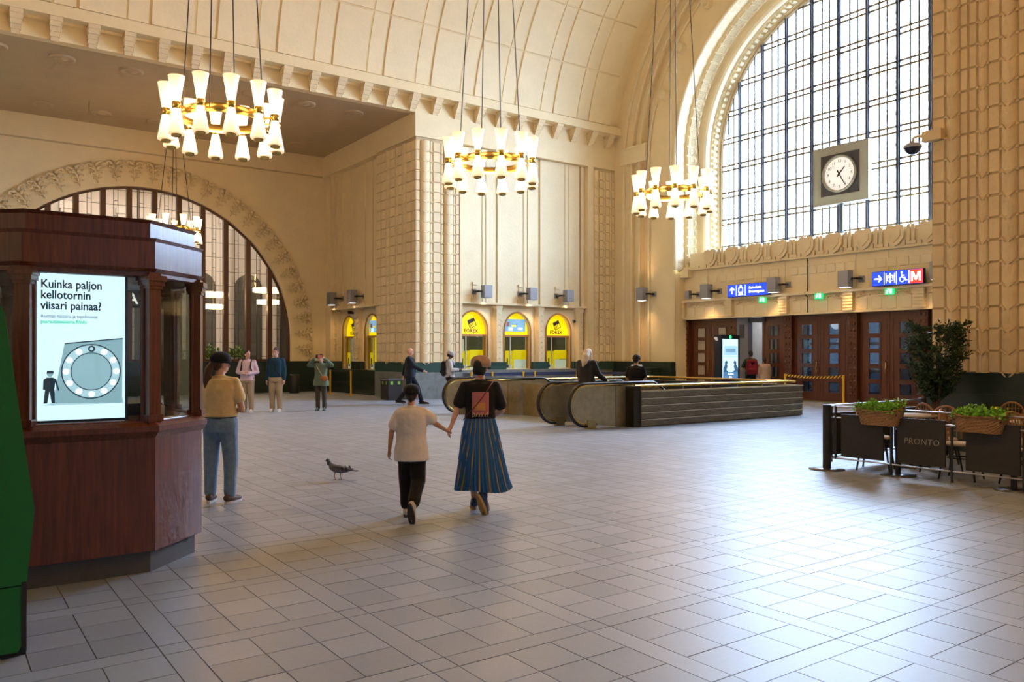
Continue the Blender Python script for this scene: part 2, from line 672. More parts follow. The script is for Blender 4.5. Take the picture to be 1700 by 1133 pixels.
def roll_profile(rc, xc, rad, k=8, a0=90, a1=270):
    return [(rc + rad * math.sin(R(a0 + (a1 - a0) * i / k)), xc + rad * math.cos(R(a0 + (a1 - a0) * i / k))) for i in range(k + 1)]


def scatter_parts(mesh, name, parent, mats):
    return [link(name, mesh, parent, m) for m in mats]


T = Matrix.Translation
# ------------------------------------------------------------------ plan of the hall
YC, ZC, RV = 16.2, 9.25, 9.13       # axis of the barrel vault
YL, YR = 25.33, 7.12                # side walls of the hall
XP, XE, XW = 14.0, 23.5, 25.6       # pier corner, end wall face, plane of the great window
XB = -10.2                          # far (unseen) end wall
AX0, AX1, AYB = -0.62, 14.0, 33.63  # alcove opposite
ZA = 10.2                           # flat ceiling of the alcoves
HX0, HX1, HY0, HY1 = 12.75, 18.45, 13.05, 18.35   # escalator well


def proj(x, y, z):
    D = x * FX + y * FY
    if D < 0.1:
        return -9999, -9999, D
    return 850 + 1348 * (x * FY - y * FX) / D, 588 - 1348 * (z - EYE) / D, D


# ------------------------------------------------------------------ floor
def build_floor():
    fl = MB()
    for a in ((-8, HX0, -8, 34.2), (HX1, 24.6, -8, 34.2), (HX0, HX1, -8, HY0), (HX0, HX1, HY1, 34.2)):
        fl.box(a[0], a[1], a[2], a[3], -0.25, -0.006)
    floor = struct(fl.build('floor', 'grout'))
    P, S = 1.055, 0.152
    t3 = (P - S) / 3
    items = []
    for i in range(-12, 22):
        for j in range(-10, 31):
            x0, y0 = 4.19 + P * i, 3.58 + P * j
            items.append(('q', x0, x0 + S, y0, y0 + S))
            items.append(('h', x0 + S, x0 + P, y0, y0 + S))
            items.append(('v', x0, x0 + S, y0 + S, y0 + P))
            for a in range(3):
                for b in range(3):
                    items.append(('t', x0 + S + t3 * a, x0 + S + t3 * (a + 1), y0 + S + t3 * b, y0 + S + t3 * (b + 1)))
    ok = []
    for k, x0, x1, y0, y1 in items:
        cx, cy = (x0 + x1) / 2, (y0 + y1) / 2
        if HX0 < cx < HX1 and HY0 < cy < HY1: continue
        if not ((-8 < cx < 24.45 and YR < cy < YL) or (AX0 < cx < AX1 and YL <= cy < AYB) or (-6 < cx < XP and -6 < cy <= YR)): continue
        px, py, D = proj(cx, cy, 0)
        vis = D > 3.6 and -40 < px < 1740 and py < 1180
        hid = px < 320 and D > 6.6
        ok.append((D if (vis and not hid) else 999, k, x0, x1, y0, y1))
    ok.sort()
    near, far = ok[:300], ok[300:]
    g = 0.003
    protos = {}

    def tile(mb, x0, x1, y0, y1):
        vs = [(x0, y0, -0.02), (x1, y0, -0.02), (x1, y1, -0.02), (x0, y1, -0.02), (x0, y0, 0), (x1, y0, 0), (x1, y1, 0), (x0, y1, 0)]
        mb.add(vs, [(4, 5, 6, 7), (0, 1, 5, 4), (1, 2, 6, 5), (2, 3, 7, 6), (3, 0, 4, 7)])
    for D, k, x0, x1, y0, y1 in near:
        if k not in protos:
            m = MB()
            hx, hy = (x1 - x0) / 2 - g, (y1 - y0) / 2 - g
            tile(m, -hx, hx, -hy, hy)
            protos[k] = m.mesh('floor_tile', 'tile')
        link('floor_tile', protos[k], floor, T(((x0 + x1) / 2, (y0 + y1) / 2, random.uniform(-0.0006, 0.0006))))
    m = MB()
    for D, k, x0, x1, y0, y1 in far:
        tile(m, x0 + g, x1 - g, y0 + g, y1 - g)
    tag(m.build('tile_field', 'tile_field', floor), kind='stuff')
    return floor


floor = build_floor()


# ------------------------------------------------------------------ barrel vault
def build_vault():
    n = 96
    mb = MB()
    vs, fs = [], []
    t0 = R(8.8)                      # the vault springs above the cornice
    for i in range(n + 1):
        t = t0 + (math.pi - 2 * t0) * i / n
        for x in (XB, XE + 0.05):
            vs.append((x, YC + RV * math.cos(t), ZC + RV * math.sin(t)))
    for i in range(n):
        fs.append((2 * i, 2 * i + 1, 2 * i + 3, 2 * i + 2))
    mb.add(vs, fs, True)
    # outer skin
    vs2 = []
    for i in range(n + 1):
        t = t0 + (math.pi - 2 * t0) * i / n
        for x in (XB - .3, XE + 0.4):
            vs2.append((x, YC + (RV + .5) * math.cos(t), ZC + (RV + .5) * math.sin(t)))
    mb.add(vs2, fs, True)
    v = struct(mb.build('ceiling_vault', 'plaster'))

    def panel(width, thick, da):
        m = MB()
        k = 5
        r0, r1 = RV + 0.02, RV - thick
        b = 0.018
        vs = []
        for i in range(k + 1):
            t = R(da) * (i / k - 0.5)
            e = b / RV if i == 0 else (-b / RV if i == k else 0)
            c, s = math.cos(t), math.sin(t)
            c2, s2 = math.cos(t + e), math.sin(t + e)
            vs += [(-width / 2, r0 * c, r0 * s), (-width / 2 + b, r1 * c2, r1 * s2), (width / 2 - b, r1 * c2, r1 * s2), (width / 2, r0 * c, r0 * s)]
        fs = []
        for i in range(k):
            for q in range(3):
                fs.append((i * 4 + q, i * 4 + q + 1, i * 4 + 4 + q + 1, i * 4 + 4 + q))
        fs += [(0, 1, 2, 3), (k * 4 + 3, k * 4 + 2, k * 4 + 1, k * 4)]
        m.add(vs, fs)
        return m
    step = 12.52
    gap = 0.035
    wide = panel(1.235 - gap, 0.055, step - 0.16)
    narrow = panel(0.615 - gap, 0.03, step - 0.16)
    pm = {'w': wide.mesh('vault_panel', 'plaster_panel'), 'n': narrow.mesh('vault_panel', 'plaster_panel')}
    rest = MB()
    for c in range(-6, 12):
        x0 = 1.48 + 1.85 * (c)
        for kind, xc in (('w', x0 + 0.6175), ('n', x0 + 1.235 + 0.3075)):
            if xc > XE - 0.4 or xc < XB + 0.4: continue
            for r in range(13):
                a = 11.8 + step * (r + 0.5)
                if a > 168: continue
                M = T((xc, YC, ZC)) @ Matrix.Rotation(R(a), 4, 'X')
                if r < 4 and xc > 1.5:
                    link('vault_panel', pm[kind], v, M)
                else:
                    src = wide if kind == 'w' else narrow
                    rest.add([M @ Vector(p) for p in src.v], src.f)
    tag(rest.build('vault_panel_field', 'plaster_panel', v), kind='stuff')
    return v


build_vault()


# cornice along the left side wall with its brackets
def build_cornice(side):
    s = 1 if side == 'left' else -1
    yw = YL if side == 'left' else 2 * YC - YL

    def Y(d):                      # d metres out from the wall into the hall
        return yw - s * d
    m = MB()
    m.box(XB, XE, Y(-0.3), Y(0.0), ZA, 10.75)
    m.box(XB, XE, Y(-0.8), Y(0.46), 10.72, 10.80)
    m.box(XB, XE, Y(-0.8), Y(0.40), 10.80, 11.04)
    m.box(XB, XE, Y(-0.3), Y(0.30), 11.04, 11.10)
    tr = struct(m.build('trim_1' if s > 0 else 'trim_2', 'plaster'))
    if s > 0:
        b = MB()
        for k, (w2, d, z0, z1) in enumerate(((0.15, 0.43, 10.62, 10.72), (0.14, 0.36, 10.50, 10.62), (0.13, 0.27, 10.38, 10.50), (0.12, 0.18, 10.27, 10.38), (0.10, 0.09, 10.17, 10.27))):
            nd = (0.38, 0.30, 0.21, 0.12, 0.04)[k]
            b.frustum([(-w2, -nd), (w2, -nd), (w2, 0.02), (-w2, 0.02)], z0, [(-w2, -d), (w2, -d), (w2, 0.02), (-w2, 0.02)], z1)
            for s2 in (-1, 1):
                for q in range(int(d / 0.09)):
                    b.sphere((s2 * w2, -0.05 - 0.09 * q, (z0 + z1) / 2), 0.03, 4, (0.5, 1, 1))
        me = b.mesh('bracket', 'carved_stone')
        x = 1.87 - 0.92 * 2
        while x < XE - 0.3:
            link('bracket', me, tr, T((x, yw, 0)))
            x += 0.92
    return tr


build_cornice('left')
build_cornice('right')


# ------------------------------------------------------------------ carved relief of the piers
PITCH = 0.36
_rel = {}


def relief_mesh(kind, wd):
    key = (kind, round(wd, 3))
    if key in _rel: return _rel[key]
    m = MB()
    h = PITCH
    if kind == 'block':
        b = 0.016
        w2, h2, d = wd / 2 - 0.004, h / 2 - 0.005, 0.028
        m.frustum([(-w2, -h2), (w2, -h2), (w2, h2), (-w2, h2)], -0.02, [(-w2 + b, -h2 + b), (w2 - b, -h2 + b), (w2 - b, h2 - b), (-w2 + b, h2 - b)], d)
    else:
        k = 8
        lv = [(-h / 2, 0.93), (-h / 2 + 0.03, 0.99), (0, 1.0), (h / 2 - 0.03, 0.99), (h / 2, 0.93)]
        vs = []
        for z, s in lv:
            for i in range(k + 1):
                t = math.pi * i / k
                vs.append((wd / 2 * s * math.cos(t), z, -0.01 + (wd * 0.34 * s) * math.sin(t)))
        fs = []
        for a in range(len(lv) - 1):
            for i in range(k):
                fs.append((a * (k + 1) + i, a * (k + 1) + i + 1, (a + 1) * (k + 1) + i + 1, (a + 1) * (k + 1) + i))
        m.add(vs, fs, True)
        # knotted band over the joint: two crossing straps and a bead
        zt = wd * 0.34 + 0.004
        for sgn in (-1, 1):
            p = [(sgn * wd * 0.10, -h / 2 - 0.06, zt), (sgn * wd * 0.30, -h / 2 - 0.012, zt * 0.8), (sgn * wd * 0.44, -h / 2 + 0.03, zt * 0.45)]
            m.path(p, [0.010, 0.016, 0.010], 5)
        for sgn in (-1, 1):
            m.cbox(sgn * wd * 0.5, -h / 2, 0.01, 0.045, 0.035, 0.05)
    _rel[key] = m.mesh('pier_stone' if kind == 'block' else 'roll_drum', 'carved_stone')
    return _rel[key]


def relief(parent, M, spec, z0, rows):
    for kind, u0, u1 in spec:
        me = relief_mesh(kind, abs(u1 - u0))
        nm = 'pier_stone' if kind == 'block' else 'roll_drum'
        for r in range(rows):
            link(nm, me, parent, M @ T(((u0 + u1) / 2, z0 + PITCH * (r + 0.5), 0)))


DZ = 1.31      # top of the green dado
ROWS = 22
ZF = DZ + PITCH * ROWS          # 9.23

# right pier (we look at its -X face)
mb = MB()
mb.box(XP, XE + 2.2, -6.0, YR, 0, ZA + 0.6)
wr = struct(mb.build('wall_right', 'joint_shadow'))
spec = []
for base in (0.0,):
    y = YR
for kind, a, b in (('block', 7.12, 6.89), ('roll', 6.88, 6.66), ('block', 6.65, 6.515), ('block', 6.51, 6.37), ('roll', 6.365, 6.21), ('block', 6.205, 6.02), ('roll', 6.01, 5.77), ('block', 5.76, 5.55), ('block', 5.545, 5.33), ('roll', 5.32, 5.10), ('block', 5.09, 4.9)):
    spec.append((kind, YR - a, YR - b))
relief(wr, F_end(XP, YR, 0), spec, DZ, ROWS)
mb = MB()
mb.box(XP - 0.05, XP, -6.0, YR, ZF, ZA)
mb.box(XP - 0.05, XP, -6.0, 4.88, DZ, ZF)
mb.build('frieze', 'plaster', wr)
mb = MB()
mb.box(XP - 0.07, XE, -6.0, YR + 0.07, 0.96, DZ)
mb.box(XP - 0.09, XE, -6.0, YR + 0.09, 0.0, 0.96)
struct(mb.build('baseboard_right', 'dado_green'))

# left wall: pier, panelled bays above, arched windows below
def build_left_wall():
    wl = sroot('wall_left')
    m = MB()
    m.box(XP, 15.88, YL + 0.0, 28.42, 0, ZA - 0.01)         # pier core
    m.box(22.05, XE + .3, YL + 0.0, 26.6, 0, ZA - 0.01)            # pier by the corner
    m.build('pier', 'joint_shadow', wl)
    m = MB()
    m.box(XP - 0.05, XE, YL - 0.05, YL + 0.1, 9.34, ZA)     # plain frieze
    m.box(XP - 0.048, XP + .1, YL + 0.06, 28.42, 9.34, ZA - 0.002)
    m.box(15.88, 22.05, YL + 0.06, 26.6, 9.342, ZA - 0.002)
    m.box(15.80, 15.90, YL - 0.05, YL + 0.3, DZ, 9.34)
    m.box(22.00, 22.30, YL - 0.05, YL + 0.3, DZ, 9.34)
    m.box(15.88, 22.05, YL + 0.30, YL + 0.40, 3.56, 9.34)   # back of the slots
    m.box(15.88, 22.05, YL + 0.28, 26.6, 3.40, 3.56)
    m.build('frieze', 'plaster', wl)
    # relief of the pier
    spec = []
    for kind, a, b in (('block', 13.97, 14.15), ('roll', 14.17, 14.55), ('roll', 14.56, 14.66), ('block', 14.68, 15.0), ('roll', 15.01, 15.11), ('roll', 15.14, 15.52), ('roll', 15.53, 15.62), ('block', 15.63, 15.80)):
        spec.append((kind, a, b))
    relief(wl, F_side(0, YL, 0), spec, DZ, ROWS)
    spec = [('roll', 22.32, 22.62), ('block', 22.63, 22.85), ('roll', 22.86, 22.96), ('block', 22.97, 23.2), ('roll', 23.21, 23.31), ('block', 23.32, 23.48)]
    relief(wl, F_side(0, YL, 0), spec, DZ, ROWS)
    spec = []
    for kind, a, b in (('block', 25.28, 25.62), ('block', 25.63, 26.02), ('roll', 26.03, 26.3), ('block', 26.31, 26.66), ('roll', 26.67, 26.84), ('block', 26.85, 27.3), ('roll', 27.31, 27.58), ('block', 27.59, 28.0), ('block', 28.01, 28.42)):
        spec.append((kind, -b, -a))
    relief(wl, F_end(XP, 0, 0), spec, DZ, ROWS)
    # three tall panels between narrow slots, each with two thin fillets
    for x0, x1 in ((15.9, 17.53), (17.63, 19.58), (19.68, 21.70), (21.80, 22.0)):
        p = MB().box(x0, x1, YL + 0.16, YL + 0.31, 3.56, 9.33).build('wall_panel', 'plaster_panel', wl)
        if x1 - x0 > 1:
            for xx in (x0 + (x1 - x0) * 0.62, x0 + (x1 - x0) * 0.72):
                MB().box(xx, xx + 0.035, YL + 0.135, YL + 0.165, 3.6, 9.3).build('fillet', 'plaster', p)
    m = MB().box(15.75, 22.15, YL + 0.02, YL + 0.32, 3.49, 3.57)
    m.build('ledge', 'plaster', wl)
    # arched bays
    YA = YL + 0.30
    for k, (a, b) in enumerate(((15.95, 17.26), (18.02, 19.30), (20.07, 21.36))):
        c, hw = (a + b) / 2, (b - a) / 2
        lo = 15.82 if k == 0 else c - 1.03
        hi = 22.1 if k == 2 else c + 1.03
        m = MB()
        arch_wall(m, F_side(0, YA, 0), lo, hi, 0.0, 3.49, c, hw, 2.52, 1.05, 0.35, 20, rise=0.72)
        m.build('arch_bay', 'plaster_panel', wl)
        m = MB()
        arch_sweep_y(m, c, hw, 2.52, 0.72, 1.05, YA)
        m.build('arch_edge', 'door_wood' if k < 0 else 'joint_orange', wl)
    # pilasters with carved chevrons between the bays
    for xc in (17.66, 19.69, 21.75):
        q = MB()
        poly = [(xc - 0.19, YA + .02), (xc - 0.19, YA - 0.10), (xc - 0.11, YA - 0.19), (xc + 0.11, YA - 0.19), (xc + 0.19, YA - 0.10), (xc + 0.19, YA + .02)]
        q.prism(poly, DZ, 3.36)
        big = [(xc + (x - xc) * 1.25, YA + (y - YA) * 1.15) for x, y in poly]
        q.frustum(poly, 3.30, big, 3.40)
        q.prism(big, 3.40, 3.49)
        p = q.build('pilaster', 'plaster', wl)
        cm = MB()
        for sgn in (-1, 1):
            cm.path([(sgn * 0.19, 0.02, 0.09), (sgn * 0.10, -0.045, 0.185), (0, 0.03, 0.2)], 0.012, 5)
        cme = cm.mesh('chevron', 'carved_stone')
        for r in range(9):
            link('chevron', cme, p, F_side(xc, YA, DZ + 0.14 + 0.21 * r))
    # green dado and stone base
    m = MB()
    m.box(XP - 0.07, 15.86, YL - 0.09, 28.4, 0.96, DZ)
    m.box(21.42, XE, YL - 0.06, YL + 0.2, 0.96, DZ)
    for x0, x1 in ((17.28, 18.0), (19.32, 20.05), (21.38, 22.1)):
        m.box(x0, x1, YA - 0.2, YA + 0.2, 0.96, DZ)
    struct(m.build('baseboard_left', 'dado_teal'))
    m = MB()
    m.box(XP - 0.10, 15.86, YL - 0.12, 28.4, 0.0, 0.96)
    m.box(15.8, XE, YL + 0.05, YL + 0.3, 0.0, 0.92)
    m.box(15.86, 22.1, YL - 0.12, YL + 0.4, 0.92, 1.02)
    struct(m.build('baseboard_left_stone', 'dado_grey'))
    return wl


def arch_sweep_y(m, c, hw, zs, rise, zb, y, r=0.035, n=20):
    pts = [(c - hw, y - 0.01, zb)] + [(c + hw * math.cos(math.pi * (1 - i / n)), y - 0.01, zs + rise * math.sin(math.pi * i / n)) for i in range(n + 1)] + [(c + hw, y - 0.01, zb)]
    m.path(pts, r, 6)


mat('joint_orange', (0.42, 0.22, 0.07), 0.6)
mat('dado_teal', (0.035, 0.085, 0.075), 0.28, var=0.12, vscale=6)
mat('dado_grey', (0.20, 0.22, 0.22), 0.35, var=0.28, vscale=4, bump=0.05)
WL = build_left_wall()


# ------------------------------------------------------------------ alcove opposite
def build_alcove():
    ws = sroot('wall_alcove_side')
    XA = XP + 0.28
    m = MB()
    m.box(XA, XA + 0.3, 28.3, AYB + 0.4, 3.56, 9.40)
    m.box(XP - 0.02, XA + 0.3, 28.3, AYB + 0.4, 9.36, ZA)
    m.box(XP + 0.1, XA + 0.3, AYB - 0.55, AYB + 0.4, 0, 9.4)
    m.box(XP - 0.04, XP + .3, 28.40, AYB, 9.30, 9.38)
    m.build('panel', 'plaster', ws)
    for yy in (29.3, 30.0, 31.3, 32.2, 32.8):
        MB().box(XA - 0.03, XA + .02, yy, yy + 0.05, 3.6, 9.3).build('fillet', 'plaster', ws)
    MB().box(XP + 0.02, XA + 0.3, 28.4, AYB - .5, 3.49, 3.57).build('ledge', 'plaster', ws)
    YAx = XA + 0.22
    for a, b in ((29.2, 30.5), (31.4, 32.7)):
        c, hw = (a + b) / 2, (b - a) / 2
        m = MB()
        arch_wall(m, frame((YAx, 0, 0), (0, -1, 0), (0, 0, 1)), -c - 1.1, -c + 1.1, 0, 3.49, -c, hw, 2.52, 1.0, 0.35, 20, rise=0.70)
        m.build('arch_bay', 'plaster_panel', ws)
        e = MB()
        n = 20
        e.path([(YAx - 0.01, c - hw, 1.0)] + [(YAx - .01, c - hw * math.cos(math.pi * i / n), 2.52 + .7 * math.sin(math.pi * i / n)) for i in range(n + 1)] + [(YAx - .01, c + hw, 1.0)], 0.035, 6)
        e.build('arch_edge', 'joint_orange', ws)
    for yc in (28.85, 30.95, 33.1):
        q = MB().box(YAx - 0.2, YAx + .05, yc - 0.2, yc + 0.2, DZ, 3.36)
        q.box(YAx - 0.24, YAx + .05, yc - 0.25, yc + 0.25, 3.36, 3.49)
        p = q.build('pilaster', 'plaster', ws)
        cm = MB()
        for sgn in (-1, 1):
            cm.path([(sgn * 0.2, 0.02, 0.02), (sgn * 0.10, -0.045, 0.03), (0, 0.03, 0.04)], 0.014, 5)
        cme = cm.mesh('chevron', 'carved_stone')
        for r in range(9):
            link('chevron', cme, p, F_end(YAx - 0.2, yc, DZ + 0.14 + 0.21 * r))
    m = MB()
    m.box(XP + 0.02, XP + 0.5, 28.4, AYB, 0.0, 0.98)
    m.box(YAx - 0.22, YAx + .1, 28.4, 29.18, 0.9, DZ)
    m.box(YAx - 0.22, YAx + .1, 30.52, 31.38, 0.9, DZ)
    m.box(YAx - 0.4, YAx + .1, 32.72, AYB, 0.9, DZ)
    struct(m.build('baseboard_alcove_side', 'dado_green'))

    # back wall with the great arch
    AC, AZ, AR = 6.69, 2.19, 5.86
    wb = sroot('wall_alcove_back')
    m = MB()
    M = F_side(0, AYB, 0)
    arch_wall(m, M, AX0 - .4, AX1 + .6, DZ, ZA, AC, AR, AZ, DZ, 0.35, 64)
    m.build('wall_face', 'plaster', wb)
    m = MB().box(AX0, AX1 + .1, AYB - 0.035, AYB, 9.31, 9.36)
    m.build('string_course', 'joint_shadow', wb)
    m = MB().box(AX0, AX1 + .1, AYB - 0.02, AYB + .01, 9.36, ZA)
    m.build('frieze', 'plaster', wb)
    # carved leaves round the arch
    lf = MB()
    for lv, (y, s) in enumerate(((0.16, 0.55), (0.34, 0.75), (0.52, 0.92), (0.68, 1.1))):
        for sgn in (1, -0.7):
            pts = []
            for i in range(9):
                t = i / 8
                a = -0.4 + t * 4.6
                rr = 0.085 * s * (1 - 0.75 * t)
                pts.append((sgn * (0.05 * s + 0.085 * s - rr * math.cos(a)), y + rr * math.sin(a) + 0.02, 0.04 + 0.05 * t))
            lf.path(pts, [0.040 * s * (1 - 0.55 * i / 8) for i in range(9)], 5)
    lf.path([(0, 0.02, 0.02), (0.01, 0.4, 0.04), (-0.03, 0.82, 0.03)], [0.012, 0.026, 0.03], 6)
    lf.v = [(a * 1.75, b, c * 1.5) for a, b, c in lf.v]
    lme = lf.mesh('carved_leaf', 'carved_stone')
    nleaf = 31
    for i in range(nleaf + 1):
        a = R(-3 + 186 * i / nleaf)
        rad = Vector((math.cos(a), 0, math.sin(a)))
        tan = Vector((math.sin(a), 0, -math.cos(a)))
        o = Vector((AC, AYB - 0.0, AZ)) + rad * (AR + 0.14)
        link('carved_leaf', lme, wb, frame(o, tan, rad) if frame(o, tan, rad).col[2].y < 0 else frame(o, -tan, rad))
    m = MB().box(AX0, AX1 + .3, AYB - 0.07, AYB + 0.4, 0, DZ - 0.02)
    m.box(AX0, AX1 + .3, AYB - 0.09, AYB + 0.3, DZ - 0.08, DZ)
    struct(m.build('baseboard_alcove_back', 'dado_green'))

    # leaded window in the arch
    wn = sroot('window_2')
    YW = AYB + 0.30
    fr = MB()
    n = 64
    ring = [(AC + AR * math.cos(math.pi * i / n), AZ + AR * math.sin(math.pi * i / n)) for i in range(n + 1)]
    ring = [(AC + AR, DZ)] + ring + [(AC - AR, DZ)]
    fr.path([(a, YW - 0.06, z) for a, z in ring], 0.085, 6)
    fr.box(AC - AR, AC + AR, YW - 0.13, YW + 0.1, DZ, DZ + 0.10)
    fr.build('window_frame', 'window_wood', wn)

    def top(x):
        d = abs(x - AC)
        return AZ + math.sqrt(max(0.0, AR * AR - d * d))
    xs = [AC + 0.455 + 0.91 * k for k in range(-7, 7)]
    xs = [x for x in xs if abs(x - AC) < AR - 0.15]
    for x in xs:
        MB().box(x - 0.095, x + 0.095, YW - 0.14, YW + 0.08, DZ, top(x)).build('mullion', 'window_wood', wn)
    edges = [AC - AR] + xs + [AC + AR]
    for a, b in zip(edges[:-1], edges[1:]):
        k = 5
        poly = [(a, YW, DZ + 0.08), (b, YW, DZ + 0.08)] + [(b + (a - b) * i / k, YW, max(DZ + .1, top(b + (a - b) * i / k))) for i in range(k + 1)]
        p = MB().poly3(poly, (0, 1, 0), 0.012).build('pane', 'lead_glass', wn)
        c = (a + b) / 2
        tz = min(top(c - 0.1), top(c + 0.1))
        ld = MB()
        if b - a > 0.6:
            for dx in (-0.075, 0.075):
                ld.box(c + dx - 0.008, c + dx + 0.008, YW - 0.012, YW + 0.02, DZ + 0.1, top(c + dx))
        z = DZ + 0.2
        while z < max(top(a + 0.1), top(b - 0.1), tz) - 0.05:
            x0, x1 = a + 0.05, b - 0.05
            while x0 < x1 and top(x0) < z: x0 += 0.05
            while x1 > x0 and top(x1) < z: x1 -= 0.05
            if x1 > x0:
                ld.box(x0, x1, YW - 0.012, YW + 0.02, z - 0.007, z + 0.007)
                if b - a > .6:
                    ld.box(c - 0.075, c + 0.075, YW - 0.012, YW + 0.02, z + 0.14, z + 0.154)
            z += 0.58
        ld.build('lead_line', 'black_paint', p)

    # ceiling of the alcove with round coffers
    m = MB()
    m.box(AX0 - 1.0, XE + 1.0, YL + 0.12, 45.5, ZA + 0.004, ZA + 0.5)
    cl = struct(m.build('ceiling', 'ceiling_darkened'))
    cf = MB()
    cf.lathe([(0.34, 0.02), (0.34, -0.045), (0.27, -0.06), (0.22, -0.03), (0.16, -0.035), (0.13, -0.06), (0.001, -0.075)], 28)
    cme = cf.mesh('coffer_ring', 'ceiling_darkened')
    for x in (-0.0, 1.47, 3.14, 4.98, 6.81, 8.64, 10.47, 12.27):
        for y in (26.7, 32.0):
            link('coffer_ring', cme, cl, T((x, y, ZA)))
    # left end of the alcove
    struct(MB().box(AX0 - 0.6, AX0, YL + 0.3, AYB + .3, 0, ZA).build('wall_alcove_left', 'plaster'))
    return wb


build_alcove()


# ------------------------------------------------------------------ the hall beyond the leaded window
def build_far_hall():
    m = MB()
    m.box(AX0 - 1, XE + 1, 44.4, 45, 0, ZA)
    m.box(AX0 - 1.4, AX0 - 1, AYB, 45, 0, ZA)
    m.box(XE + .4, XE + 1.0, YL, 45, 0, ZA)
    wb = struct(m.build('wall_far_hall', 'hall_pale'))
    fl = MB().box(AX0 - 1, XE + 1, AYB + 0.3, 45, -0.2, 0.0)
    struct(fl.build('floor_far_hall', 'tile_field'))
    x = 0.4
    k = 0
    while x < 22:
        q = MB().box(x - 0.28, x + 0.28, 44.05, 44.42, 0, 8.6)
        q.box(x - 0.12, x + 0.12, 43.9, 44.1, 0, 8.2)
        q.box(x - 0.36, x + 0.36, 44.0, 44.42, 8.6, 8.9)
        q.build('pilaster', 'hall_pale', wb)
        a = MB()
        mm = F_side(x + 1.25, 44.38, 0)
        n = 12
        out = [(-0.75, 1.0), (0.75, 1.0)] + [(0.75 * math.cos(math.pi * i / n), 5.2 + 0.75 * math.sin(math.pi * i / n)) for i in range(n + 1)]
        a.poly3([mm @ Vector((u, z, 0)) for u, z in out], (0, -1, 0), 0.03)
        a.build('window_recess', 'hall_dark', wb)
        x += 2.5
        k += 1
    # rows of ring lamps and an added glowing panel that lights this hall
    lay = MB().box(1.0, 13.5, 37.5, 42.5, ZA - 0.25, ZA - 0.12)
    l = lay.build('hall_fill_panel', 'hall_fill_panel', wb)
    for i, (x, y, z) in enumerate(((8.2, 37.6, 4.3), (10.4, 37.6, 4.3), (12.9, 37.6, 4.6))):
        t = thing('ring_lamp', 'glowing two-tier ring lamp seen through the leaded window, number %d' % i, 'lamp', (x, y, 0), 0, 'ring lamps beyond the leaded window')
        t['label'] = ['ring lamp glowing behind the fourth mullion of the leaded window', 'ring lamp glowing through the leaded window above the man in pink', 'ring lamp glowing through the leaded window above the man in navy', 'ring lamp behind the leaded window hidden by the kiosk roof', 'ring lamp furthest along behind the leaded window'][i]
        for zz, rr in ((z, 0.62), (z - 0.55, 0.45)):
            MB().lathe([(rr, -0.09), (rr + 0.05, -0.09), (rr + 0.05, 0.09), (rr, 0.09), (rr, -0.09)], 24, (0, 0, zz)).build('glowing_ring', 'lamp_glow', t)
        r = MB()
        r.tube((0, 0, z), (0, 0, ZA - 0.09), 0.012)
        r.lathe([(0.60, -0.11), (0.66, -0.11), (0.66, -0.09), (0.60, -0.09), (0.60, -0.11)], 24, (0, 0, z))
        r.tube((-0.62, 0, z), (0.62, 0, z), 0.012).tube((0, -0.62, z), (0, 0.62, z), 0.012).tube((0, 0, z - .55), (0, 0, z), 0.012).tube((-.45, 0, z - .55), (.45, 0, z - .55), 0.012)
        r.build('rod', 'brass_dull', t)


build_far_hall()


# ------------------------------------------------------------------ near alcove round the camera, far end
m = MB()
m.box(-6.5, -6.0, -6.5, YR, 0, ZA)
arch_wall(m, frame((0, -6.0, 0), (-1, 0, 0), (0, 0, 1)), -XP, 6.5, 0, ZA, -5.0, 3.0, 3.2, 0.05, 0.3, 32)
m.box(XB - .3, -6.0, YR - 0.4, YR, 0, ZA)
struct(m.build('wall_near', 'plaster'))
m = MB()
m.box(-7, XE + 2, -6.5, YR - 0.0, ZA, ZA + 0.5)
struct(m.build('ceiling_near', 'plaster'))
m = MB().box(XB - 0.5, XB, 6, 27, 0, 19)
struct(m.build('wall_far_end', 'plaster'))
m = MB().box(XB - .3, AX0, YL, YL + 0.4, 0, ZA + .3)
struct(m.build('wall_left_far', 'plaster'))
m = MB().box(XB, -8, 6.9, 25.6, -0.2, -0.002)
struct(m.build('floor_far_end', 'tile_field'))

# unseen glazed arch added behind the viewer for cool fill light
wb_ = sroot('window_9')
MB().poly3([(8.0, -6.2, 0.05), (2.0, -6.2, 0.05)] + [(5 - 3.0 * math.cos(math.pi * i / 24), -6.2, 3.2 + 3.0 * math.sin(math.pi * i / 24)) for i in range(25)], (0, -1, 0), 0.01).build('pane', 'tinted_glass', wb_)
_m = MB()
for _x in (2.9, 3.95, 5.0, 6.05, 7.1):
    _m.box(_x - 0.06, _x + 0.06, -6.22, -6.1, 0.05, 3.2 + math.sqrt(9 - (_x - 5) ** 2))
_m.box(2, 8, -6.22, -6.1, 3.15, 3.27)
_m.build('mullion', 'window_wood', wb_)
struct(MB().box(-40, 60, -60, -6.6, -0.35, -0.15).build('ground_platform', 'asphalt'))
# ------------------------------------------------------------------ end wall with the great window
ZW = 9.28           # springing of the window arch
RW = 5.15
XD = 24.5           # door plane


